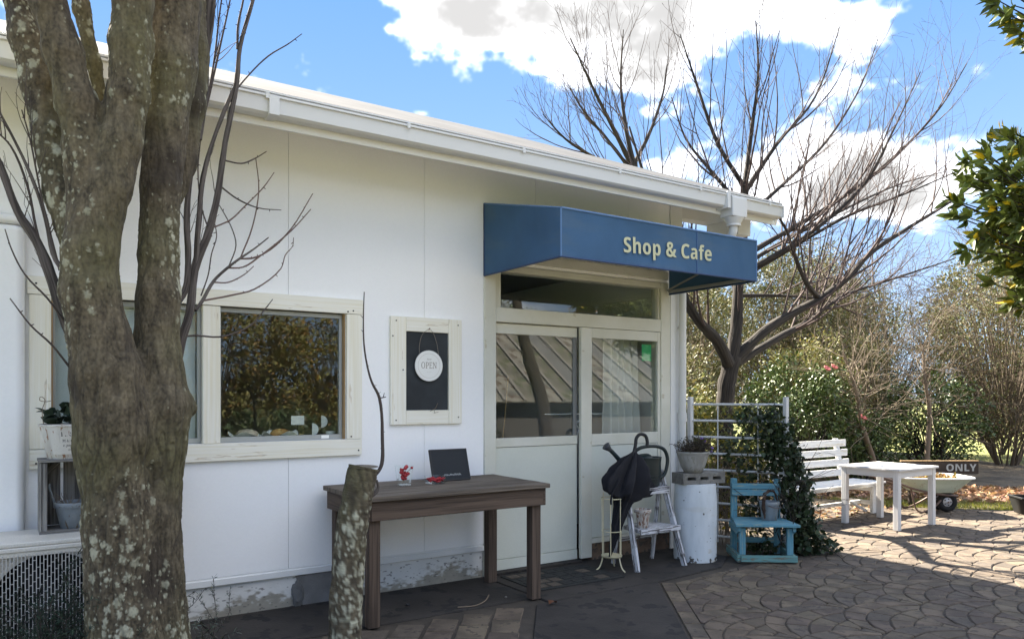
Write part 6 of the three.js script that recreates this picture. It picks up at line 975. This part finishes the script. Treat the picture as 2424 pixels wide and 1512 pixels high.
// ---------------------------------------------------------------- shrubs and hedge
function shrub(t, o) {   // stems and leaves gathered in clumps within an ellipsoid standing on the ground
  const { r: [rx, ry, rz], y0 = 0.2 } = o, T = new Twigs(5), L = [], clumps = [];
  for (let i = 0; i < o.clumps; i++) { let d; do d = new THREE.Vector3(rr(-1, 1), rr(-1, 1), rr(-1, 1)); while (d.length() > 1); const k = 0.35 + 0.65 * Math.pow(rnd(), 0.5); d.normalize().multiplyScalar(k * (1 + 0.28 * n3(d.x * 2.3 + o.seed, d.y * 2.3, d.z * 2.3))); clumps.push(new THREE.Vector3(d.x * rx, y0 + ry + d.y * ry, d.z * rz)); }
  for (const c of clumps) { if (c.y < y0 * 0.5) c.y = y0 * 0.5 + rr(0, 0.2); const out = new THREE.Vector3(c.x / rx, (c.y - y0 - ry) / ry, c.z / rz); for (let i = 0; i < o.per; i++) { const p = c.clone().add(rdir().multiplyScalar(o.spread * Math.pow(rnd(), 0.6))); L.push([p, rdir().addScaledVector(out, 0.7).addScaledVector(UP, o.droop ?? -0.1), rr(0.65, 1.25)]); } if (rnd() < 0.6) { const a = new THREE.Vector3(c.x * 0.25, y0 * 0.4 + (c.y - y0) * 0.35, c.z * 0.25), b = a.clone().lerp(c, 0.55).add(rdir().multiplyScalar(0.12)); T.add(a, b, 0.012, 0.007); T.add(b, c, 0.007, 0.003); } }
  for (let i = 0; i < (o.stems || 6); i++) { const a = rr(0, 6.28), p0 = new THREE.Vector3(Math.cos(a) * rx * 0.12, -0.02, Math.sin(a) * rz * 0.12); grow(T, p0, new THREE.Vector3(Math.cos(a) * 0.45, 1, Math.sin(a) * 0.45), (y0 + ry * 1.3) * rr(0.7, 1), rr(0.02, 0.04), 1, { bend: 0.12, rise: 0.05, seg: 0.25, min: 0.006, fork: 0.5 }); }
  if (o.twigs) for (let i = 0; i < o.twigs; i++) { const c = clumps[Math.floor(rnd() * clumps.length)]; grow(T, c, new THREE.Vector3(c.x / rx, 0.6 + (c.y - y0 - ry) / ry, c.z / rz).add(rdir().multiplyScalar(0.7)), rr(0.4, o.twigLen || 1.0), 0.006, 2, { bend: 0.2, rise: -0.05, seg: 0.13, min: 0.0028, fork: 0.5 }); }
  obj('stems', T.geo(), o.stemMat || M.bark, t);
  leaves('foliage', t, leafGeo(o.leaf[0], o.leaf[1], 0.3, 0.15), o.mat, L, (p) => o.tint(p));
}
const LM = { camellia: leafMat(0.085, 0.125, 0.042, 0.36, 0.3), olive: leafMat(0.17, 0.175, 0.075, 0.55, 0.45), light: leafMat(0.21, 0.215, 0.075, 0.55, 0.5), brown: leafMat(0.19, 0.155, 0.085, 0.7, 0.45), ivy: leafMat(0.040, 0.060, 0.030, 0.45, 0.2), bay: leafMat(0.10, 0.13, 0.03, 0.4, 0.35) };
const tintV = (a, b, warm = 0.12) => () => { const k = rr(a, b); return [k * (1 + rr(-warm, warm * 2)), k, k * rr(0.75, 1.1)]; };
const HEDGE = 'shrubs of the hedge behind the bench';
function hedge(name, label, x, z, o) { const t = thing(name, label, 'shrub', [x, 0, z], 0, HEDGE); shrub(t, { seed: x * 3, tint: tintV(0.6, 1.5), ...o }); return t; }
hedge('camellia_shrub', 'dense glossy dark green shrub with pink blossoms right behind the bench back', 10.35, -2.3, { r: [1.15, 0.95, 0.8], y0: 0.12, clumps: 210, per: 46, spread: 0.20, leaf: [0.075, 0.036], mat: LM.camellia });
hedge('camellia_shrub', 'dark glossy shrub at the right end of the hedge above the wheelbarrow', 13.6, -1.9, { r: [1.0, 0.85, 0.8], y0: 0.1, clumps: 120, per: 46, spread: 0.20, leaf: [0.075, 0.036], mat: LM.camellia });
hedge('olive_shrub', 'tall grey-green shrub just right of the bare tree trunk', 11.6, -6.2, { r: [1.6, 2.0, 1.2], y0: 0.4, clumps: 460, per: 60, spread: 0.29, leaf: [0.075, 0.026], mat: LM.olive, twigs: 50, twigLen: 1.0, stemMat: M.twigPale });
hedge('olive_shrub', 'tall grey-green shrub in the middle of the hedge under open sky', 14.6, -5.6, { r: [1.9, 2.25, 1.3], y0: 0.4, clumps: 600, per: 60, spread: 0.29, leaf: [0.075, 0.026], mat: LM.olive, twigs: 70, twigLen: 1.1, stemMat: M.twigPale });
hedge('light_leaved_shrub', 'loose light green shrub seen between downspout and bare tree', 10.2, -6.3, { r: [1.35, 1.95, 1.0], y0: 0.3, clumps: 280, per: 48, spread: 0.25, leaf: [0.07, 0.032], mat: LM.light, twigs: 40, stemMat: M.twigPale });
hedge('light_leaved_shrub', 'pale yellowish green shrub low behind the trellis', 7.6, -2.4, { r: [1.0, 0.75, 0.7], y0: 0.15, clumps: 160, per: 44, spread: 0.2, leaf: [0.06, 0.03], mat: LM.light });
hedge('tangled_shrub', 'brown tangled shrub of bare vines behind the wheelbarrow', 15.6, -4.3, { r: [2.0, 1.8, 1.2], y0: 0.4, clumps: 340, per: 44, spread: 0.3, leaf: [0.05, 0.022], mat: LM.olive, tint: () => { const k = rr(0.5, 1.4); return rnd() < 0.45 ? [k * 1.25, k * 0.9, k * 0.9] : [k * 0.9, k, k * 0.7]; }, twigs: 330, twigLen: 1.5, stemMat: M.twigMid, stems: 12 });
hedge('tangled_shrub', 'brown tangled shrub of bare vines at the right edge', 17.6, -2.4, { r: [1.9, 2.0, 1.3], y0: 0.4, clumps: 340, per: 44, spread: 0.3, leaf: [0.05, 0.022], mat: LM.olive, tint: () => { const k = rr(0.5, 1.4); return rnd() < 0.45 ? [k * 1.25, k * 0.9, k * 0.9] : [k * 0.9, k, k * 0.7]; }, twigs: 320, twigLen: 1.5, stemMat: M.twigMid, stems: 12 });
hedge('leafy_shrub', 'yellow-green leafy shrub in the middle of the hedge above the table', 11.9, -3.2, { r: [1.1, 1.1, 0.8], y0: 0.3, clumps: 200, per: 46, spread: 0.22, leaf: [0.065, 0.03], mat: LM.light, twigs: 40, stemMat: M.twigPale });
hedge('leafy_shrub', 'grey-green leafy shrub behind the right end of the table', 13.6, -3.4, { r: [1.1, 1.2, 0.8], y0: 0.3, clumps: 200, per: 44, spread: 0.22, leaf: [0.065, 0.024], mat: LM.olive, twigs: 90, stemMat: M.twigPale });
hedge('leafy_shrub', 'green leafy shrub behind the trellis top', 9.0, -4.0, { r: [1.1, 1.1, 0.8], y0: 0.2, clumps: 200, per: 44, spread: 0.22, leaf: [0.065, 0.028], mat: LM.olive, twigs: 40, stemMat: M.twigPale });
hedge('dark_shrub', 'dark low shrub at the foot of the hedge near the sign', 11.9, -2.2, { r: [0.9, 0.55, 0.6], y0: 0.05, clumps: 90, per: 40, spread: 0.18, leaf: [0.07, 0.032], mat: LM.camellia });
hedge('dark_shrub', 'dark shrub in shade behind the shop corner and downspout', 6.9, -2.0, { r: [0.8, 0.9, 0.6], y0: 0.1, clumps: 110, per: 40, spread: 0.2, leaf: [0.07, 0.034], mat: LM.camellia });
const WOOD = 'taller trees beyond the hedge';
for (const [x, z, r, h, lab, m] of [[11.2, -9.6, 1.9, 2.3, 'soft green tree beyond the hedge left of the others', 'light'], [15.0, -9.0, 2.1, 2.4, 'olive tree beyond the middle of the hedge', 'olive'], [18.4, -7.0, 2.2, 2.4, 'olive brown tree beyond the hedge towards the right', 'olive'], [20.6, -4.0, 2.2, 2.5, 'brownish tree beyond the hedge at the far right', 'olive'], [21.0, -0.2, 2.1, 2.4, 'dull green tree beyond the hedge outside right', 'light']]) { const t = thing('far_tree', lab, 'tree', [x, 0, z], 0, WOOD); shrub(t, { seed: x * 2, r: [r, h, 1.4], y0: 0.3, clumps: 420, per: 52, spread: 0.36, leaf: [0.10, 0.042], mat: LM[m], tint: tintV(0.6, 1.4), twigs: 60, twigLen: 1.3, stemMat: M.twigMid }); }
// two bent little trees standing in the hedge
[[11.75, -1.75, 'thin bent pale trunk leaning left in the hedge'], [12.75, -1.55, 'thin upright pale trunk in the hedge right of the leaning one']].forEach(([x, z, lab], i) => { const t = thing('hedge_sapling', lab, 'tree', [x, 0, z], 0, 'saplings in the hedge'); const T = new Twigs(4), pts = i ? [[0, -0.03, 0, 0.05], [0.05, 0.6, 0, 0.042], [0.02, 1.2, 0.05, 0.035], [-0.12, 1.7, 0.05, 0.028], [-0.1, 2.3, 0, 0.015]] : [[0, -0.03, 0, 0.055], [-0.25, 0.5, 0, 0.046], [-0.6, 1.0, 0.05, 0.038], [-0.75, 1.5, 0.05, 0.028], [-1.0, 2.1, 0, 0.014]]; obj('trunk', taper(pts, 10, 5, 0.2), M.twigPale, t); const c = new THREE.CatmullRomCurve3(pts.map(V)); for (let k = 0; k < 60; k++) { const u = rr(0.4, 1), p = c.getPoint(u); grow(T, p, rdir().addScaledVector(UP, 0.8), rr(0.5, 1.1), 0.008, 2, { bend: 0.2, rise: 0.03, seg: 0.14, min: 0.003, fork: 0.5 }); } const m = obj('crown', T.geo(), M.twigPale, t); m.userData.kind = 'stuff'; });
// blossoms
for (const [x, y, z, lab] of [[9.95, 1.85, -1.5, 'pink blossom high on the glossy shrub, left one'], [10.2, 1.88, -1.55, 'pink blossom high on the glossy shrub, right one'], [10.95, 1.12, -1.55, 'pink blossom low on the glossy shrub near the table'], [8.7, 0.86, -1.2, 'red blossom showing between the bench slats']]) { const pet = []; for (let k = 0; k < 7; k++) { const g = new THREE.SphereGeometry(0.032, 8, 6); g.scale(1, 0.4, 0.8); g.rotateZ(0.5); g.translate(0.028, 0, 0); g.rotateY(k * 0.9); pet.push(g); } const g = merge(pet); g.rotateX(0.7); g.translate(x, y, z); single('blossom', g, plain(0.62, 0.16, 0.15, 0.8), lab, 'flower', 'blossoms in the hedge'); }
// ivy over the trellis
{
  const iv = thing('ivy', 'dark green ivy climbing the right trellis post and trailing beside the turquoise chair', 'ivy'); const L = [], T = new Twigs(4);
  const put = (c, r, n) => { for (let i = 0; i < n; i++) { const d = rdir(); const p = new THREE.Vector3(c[0] + d.x * r[0] * Math.pow(rnd(), 0.45), Math.max(0.02, c[1] + d.y * r[1] * Math.pow(rnd(), 0.45)), c[2] + d.z * r[2] * Math.pow(rnd(), 0.45)); L.push([p, rdir().addScaledVector(new THREE.Vector3(-0.2, -0.5, 0.8), 0.7), rr(0.6, 1.35)]); } };
  put([5.93, 1.12, 0.66], [0.17, 0.24, 0.17], 560); put([5.98, 0.88, 0.72], [0.17, 0.32, 0.17], 800); put([6.03, 0.58, 0.80], [0.17, 0.34, 0.17], 700); put([6.06, 0.30, 0.84], [0.19, 0.28, 0.18], 650); put([6.13, 0.12, 0.86], [0.26, 0.13, 0.22], 460); put([5.9, 0.08, 0.62], [0.3, 0.1, 0.2], 260); put([5.83, 1.26, 0.48], [0.12, 0.12, 0.24], 150); put([5.78, 0.95, 0.40], [0.13, 0.34, 0.26], 200); put([5.85, 0.5, 0.5], [0.14, 0.4, 0.2], 300); put([6.28, 0.06, 0.98], [0.14, 0.06, 0.12], 60);
  for (let i = 0; i < 30; i++) grow(T, new THREE.Vector3(5.95 + rr(-0.1, 0.15), rr(0, 0.5), 0.72 + rr(-0.1, 0.15)), rdir().addScaledVector(UP, 0.8), rr(0.3, 0.8), 0.005, 1, { bend: 0.3, seg: 0.07, min: 0.0018, fork: 0.4 });
  obj('stems', T.geo(), M.twig, iv); leaves('leaves', iv, leafGeo(0.046, 0.042, 0.25, 0.15), LM.ivy, L, tintV(0.5, 1.5));
  const b = thing('backlit_climber', 'yellow-green backlit climber behind the white trellis rails', 'plant', [6.05, 0, -0.15]); const L2 = [], T2 = new Twigs(4);
  for (let i = 0; i < 3600; i++) { const f = rnd(), y = 0.1 + Math.pow(rnd(), 0.8) * 1.25, p = new THREE.Vector3(-0.35 + f * 0.35 + rr(-0.06, 0.25), y, -0.05 + f * 0.75 + rr(-0.35, 0.0)); if (n3(p.x * 4, p.y * 4, p.z * 4) < -0.12) continue; L2.push([p, rdir().addScaledVector(UP, -0.4), rr(0.6, 1.3)]); }
  for (let i = 0; i < 34; i++) grow(T2, new THREE.Vector3(rr(-0.3, 0.1), 0, rr(-0.2, 0.5)), new THREE.Vector3(rr(-0.4, 0.4), 1, rr(-0.4, 0.4)), rr(0.6, 1.3), 0.006, 1, { bend: 0.16, seg: 0.1, min: 0.002, fork: 0.4 });
  obj('stems', T2.geo(), M.twigPale, b); leaves('leaves', b, leafGeo(0.055, 0.028), LM.light, L2, () => { const k = rr(0.5, 1.5); return rnd() < 0.2 ? [2.2 * k, 1.7 * k, 0.7 * k] : [k, k, k * 0.8]; });  // some leaves tinted bright yellow to imitate light shining through them
}
// rosemary at the foot of the tree, lavender at its other side
{
  const needles = (t, c, r, n, mat, h) => { const L = [], T = new Twigs(4); for (let i = 0; i < n; i++) { const a = rr(0, 6.28), q = Math.sqrt(rnd()), d = new THREE.Vector3(Math.cos(a) * q * 0.8, 1, Math.sin(a) * q * 0.8); grow(T, new THREE.Vector3(c[0] + Math.cos(a) * r * 0.5 * q, 0.0, c[1] + Math.sin(a) * r * 0.5 * q), d, h * rr(0.6, 1.05), 0.0035, 1, { bend: 0.12, rise: 0.12, seg: 0.022, min: 0.0014, fork: 0.1, each: (e, dd) => { for (let k = 0; k < 3; k++) L.push([e, rdir().addScaledVector(dd, 0.7), rr(0.6, 1.2)]); } }); } obj('stems', T.geo(), M.twig, t); leaves('needles', t, leafGeo(0.030, 0.0042, 0.3, 0.1), mat, L, tintV(0.6, 1.5)); };
  needles(thing('rosemary_bush', 'dark green rosemary bush in front of the air conditioner grille', 'shrub'), [0.16, 0.88], 0.34, 120, leafMat(0.026, 0.046, 0.033, 0.7, 0.15), 0.56);
  needles(thing('lavender_clump', 'thin grey-green lavender clump at the right of the big trunk', 'plant'), [0.86, 0.86], 0.06, 9, leafMat(0.10, 0.12, 0.10, 0.8, 0.2), 0.42);
  needles(thing('herb_clump', 'pale grey herb clump at the left lower corner', 'plant'), [-0.12, 0.95], 0.12, 18, leafMat(0.13, 0.135, 0.09, 0.8, 0.2), 0.30);
}
// evergreen reaching in from the right
{
  const t = thing('evergreen_tree', 'evergreen tree with large green and yellow leaves reaching in at the right edge', 'tree', [8.15, 0, 3.0]); const L = [], T = new Twigs(6);
  const trunk = [[0, -0.03, 0, 0.12], [-0.05, 1.2, 0, 0.10], [-0.2, 2.2, -0.05, 0.085], [-0.3, 3.2, -0.1, 0.06], [-0.4, 4.4, -0.15, 0.04], [-0.4, 5.4, -0.1, 0.02]]; obj('trunk', taper(trunk, 12, 5, 0.15), M.bark, t);
  const whorl = (p, d) => { const n = 7 + Math.floor(rr(0, 5)); for (let i = 0; i < n; i++) L.push([p.clone().add(rdir().multiplyScalar(0.02)), rdir().multiplyScalar(0.8).add(d).addScaledVector(UP, rr(-0.6, 0.3)), rr(0.7, 1.3)]); };
  const lobes = [[-1.35, 3.0, -0.5, 0.78, 0.62, 0.6, 150], [-0.5, 2.75, -0.3, 0.85, 0.75, 0.8, 130], [-1.0, 2.45, -0.5, 0.5, 0.35, 0.5, 60], [-1.05, 4.75, -0.4, 0.75, 0.5, 0.6, 95], [0.2, 4.0, 0.2, 1.1, 1.1, 1.1, 150], [-0.35, 3.9, -0.2, 0.45, 0.4, 0.5, 30]];
  for (const [cx, cy, cz, rx, ry, rz, n] of lobes) for (let i = 0; i < n; i++) { const d = rdir(), k = Math.pow(rnd(), 0.4), p = new THREE.Vector3(cx + d.x * rx * k, cy + d.y * ry * k, cz + d.z * rz * k), s = new THREE.Vector3(-0.3, cy - 0.5, -0.1).lerp(p, 0.35), m = s.clone().lerp(p, 0.6).add(rdir().multiplyScalar(0.06)); T.add(s, m, 0.012, 0.007); T.add(m, p, 0.007, 0.004); whorl(p, p.clone().sub(m).normalize()); if (rnd() < 0.5) whorl(p.clone().lerp(m, 0.4), p.clone().sub(m).normalize()); }
  obj('branches', T.geo(), M.bark, t); leaves('foliage', t, leafGeo(0.125, 0.042, 0.3, 0.18), LM.bay, L, () => { const k = rr(0.45, 1.35); return rnd() < 0.10 ? [k * 3.6, k * 2.1, k * 0.5] : [k, k, k * 0.9]; });
}
// ---------------------------------------------------------------- grass, fallen leaves, small things on the ground
{
  const G = [], bl = new THREE.BufferGeometry(); bl.setAttribute('position', new THREE.Float32BufferAttribute([-0.003, 0, 0, 0.003, 0, 0, 0.0022, 0.004, 0.03, -0.0022, 0.004, 0.03, 0, 0.014, 0.062], 3)); bl.setIndex([0, 1, 2, 0, 2, 3, 3, 2, 4]); bl.computeVertexNormals();
  for (let i = 0; i < 42000; i++) { const x = rr(9.6, 14.8), z = x - 10.02 - Math.pow(rnd(), 1.2) * 1.15; if (z > 3 || n3(x * 1.3, z * 1.3, 5) < -0.25) continue; G.push([new THREE.Vector3(x, -0.045, z), new THREE.Vector3(rr(-0.6, 0.6), 1, rr(-0.6, 0.6)), rr(0.6, 1.5)]); }
  const gs = leaves('grass', scene, bl, leafMat(0.25, 0.27, 0.055, 0.7, 0.4), G, () => { const k = rr(0.5, 1.3); return [k * rr(0.8, 1.3), k, k * 0.8]; }); tag(gs, 'short yellowish grass strip beside the paving', 'grass', null, 'stuff');
  const D = []; for (let i = 0; i < 6500; i++) { const x = rr(9.6, 15.5), z = x - 10.9 - Math.pow(rnd(), 0.8) * 2.6 + rr(-0.2, 0.2); if (z > 2.6 || z < -3.5) continue; D.push([new THREE.Vector3(x, 0.0 + rr(0, 0.03), z), new THREE.Vector3(rr(-1, 1), rr(-0.2, 0.35), rr(-1, 1)), rr(0.6, 1.5)]); }
  for (let i = 0; i < 260; i++) { const x = rr(7.2, 9.6), z = rr(-0.95, -0.2); D.push([new THREE.Vector3(x, 0.004, z), new THREE.Vector3(rr(-1, 1), rr(-0.1, 0.2), rr(-1, 1)), rr(0.5, 1.0)]); }
  const lt = leaves('leaf_litter', scene, leafGeo(0.075, 0.045, 0.3, 0.2), leafMat(0.36, 0.235, 0.135, 0.85, 0.2), D, () => { const k = rr(0.4, 1.5); return [k, k * rr(0.8, 1.05), k * rr(0.7, 1.1)]; }); tag(lt, 'brown fallen leaves lying under the hedge', 'leaf litter', null, 'stuff');
  const lg = leafGeo(0.09, 0.06, 0.5, 0.3); lg.rotateY(1.9); lg.rotateZ(0.2); lg.translate(3.10, 0.018, 0.98); single('dry_leaf', lg, leafMat(0.13, 0.05, 0.022, 0.8, 0.1), 'curled brown leaf lying on the concrete in front of the table', 'leaf');
  single('fallen_twig', [rod([[2.56, 0.006, 0.66], [2.68, 0.006, 0.69], [2.80, 0.009, 0.63], [2.88, 0.02, 0.55]], 0.0042, 6)], M.twigPale, 'pale curved twig on the ground under the table', 'twig');
  for (const [x, z, s, lab] of [[2.98, 0.62, 1, 'pale pebble near the right table leg'], [2.30, 0.42, 1.6, 'dark pebble under the brown table']]) { const g = new THREE.IcosahedronGeometry(0.009 * s, 1); g.scale(1.2, 0.7, 1); g.translate(x, 0.006 * s, z); single('pebble', g, s > 1 ? M.black : M.block, lab, 'pebble', 'pebbles by the table'); }
}
// ---------------------------------------------------------------- across the yard (seen in the glass)
{
  const shedB = speckle([0.05, 0.05, 0.045], [0.13, 0.12, 0.10], 411, { cells: 5, mu: 1.3, spots: [0.06, 0.07, 0.035], spotAmt: 0.55 }), shedC = speckle([0.08, 0.085, 0.08], [0.17, 0.16, 0.14], 413, { cells: 4, mu: 1.3, spots: [0.07, 0.05, 0.035], spotAmt: 0.58 });
  const s = thing('greenhouse_shed', 'low shed with ribbed pale roof across the yard mirrored in the door glass', 'shed', [13.2, 0, 11.2], 0.25);
  obj('wall', [boxR(-5, 5, 0, 1.25, -2.0, -1.9, 0), boxR(-5, -4.9, 0, 2.4, -1.9, 2, 0), boxR(4.9, 5, 0, 2.4, -1.9, 2, 0), boxR(-5, 5, 0, 3.0, 2.0, 2.1, 0)], plain(0.05, 0.047, 0.045, 0.9), s);
  for (let k = 0; k < 20; k++) { const c = rr(0.05, 0.17); obj('roof_sheet', bar([-4.75 + k * 0.5, 1.30 + rr(-0.006, 0.006), -2.4], [-4.75 + k * 0.5, 3.35 + rr(-0.006, 0.006), 2.2], 0.496, 0.03, 0), [M.roof, shedB, shedC][Math.floor(rr(0, 3))], s); }
  for (let x = -5; x <= 5; x += 0.5) obj('roof_rib', bar([x, 1.345, -2.4], [x, 3.395, 2.2], 0.07, 0.05, 0), plain(0.16, 0.15, 0.14, 0.7), s);
  const g = 'trees across the yard';
  [[3.4, 10.6, 1.8, 'reddish brown leafed tree across the yard'], [6.3, 11.6, 2.0, 'mixed green and brown tree across the yard'], [0.8, 12.4, 1.9, 'dark green tree across the yard'], [9.3, 13.6, 1.8, 'olive green tree behind the shed across the yard'], [13, 16.5, 2.6, 'tall dark tree behind the middle of the shed'], [18, 15.5, 2.6, 'tall brown tree behind the far end of the shed']].forEach(([x, z, r, lab], i) => { const t = thing('yard_tree', lab, 'tree', [x, 0, z], 0, g); shrub(t, { seed: i * 5 + 1, r: [r, i > 3 ? 2.6 : 1.75, 1.3], y0: 0.4, clumps: i > 3 ? 330 : 300, per: 40, spread: 0.3, leaf: [0.10, 0.05], mat: [LM.olive, LM.light, LM.camellia, LM.olive, LM.camellia, LM.brown][i], tint: () => { const k = rr(0.4, 1.6); return rnd() < 0.3 ? [k * 1.0, k * 0.6, k * 0.45] : [k * 0.8, k * 0.75, k * 0.6]; } }); });
  [[2.2, 9.2], [4.2, 9.0], [6.2, 9.3], [8.2, 9.6]].forEach(([x, z], i) => { const t = thing('yard_shrub', ['low dark shrub across the yard, farthest left', 'low dark shrub across the yard under the reddish tree', 'low dark shrub across the yard under the mixed tree', 'low dark shrub across the yard beside the shed'][i], 'shrub', [x, 0, z], 0, 'low shrubs across the yard'); shrub(t, { seed: i * 7 + 3, r: [1.2, 0.55, 0.6], y0: 0.02, clumps: 120, per: 26, spread: 0.25, leaf: [0.10, 0.05], mat: LM.ivy, tint: tintV(0.5, 1.4) }); });
  const lt = thing('yard_leaning_tree', 'dark leaning tree trunk across the yard mirrored in the door glass', 'tree', [9.3, 0, 7.9]); obj('trunk', taper([[0.4, -0.03, 0, 0.17], [0.25, 1.2, 0, 0.15], [-0.1, 2.2, 0, 0.13], [-0.45, 3.4, 0, 0.10], [-0.6, 5.0, 0.1, 0.06]], 14, 5, 0.15), M.bark, lt); const T = new Twigs(5); for (let i = 0; i < 12; i++) grow(T, new THREE.Vector3(-0.5, 3.6 + i * 0.1, 0), rdir().addScaledVector(UP, 0.9), rr(1, 1.8), 0.03, 2, { bend: 0.14, rise: 0.1, seg: 0.25, min: 0.005, fork: 0.5 }); obj('crown', T.geo(), M.bark, lt);
}
scene.traverse((o) => { if (o.isMesh) { o.castShadow = true; o.receiveShadow = true; } });
renderer.render(scene, camera);
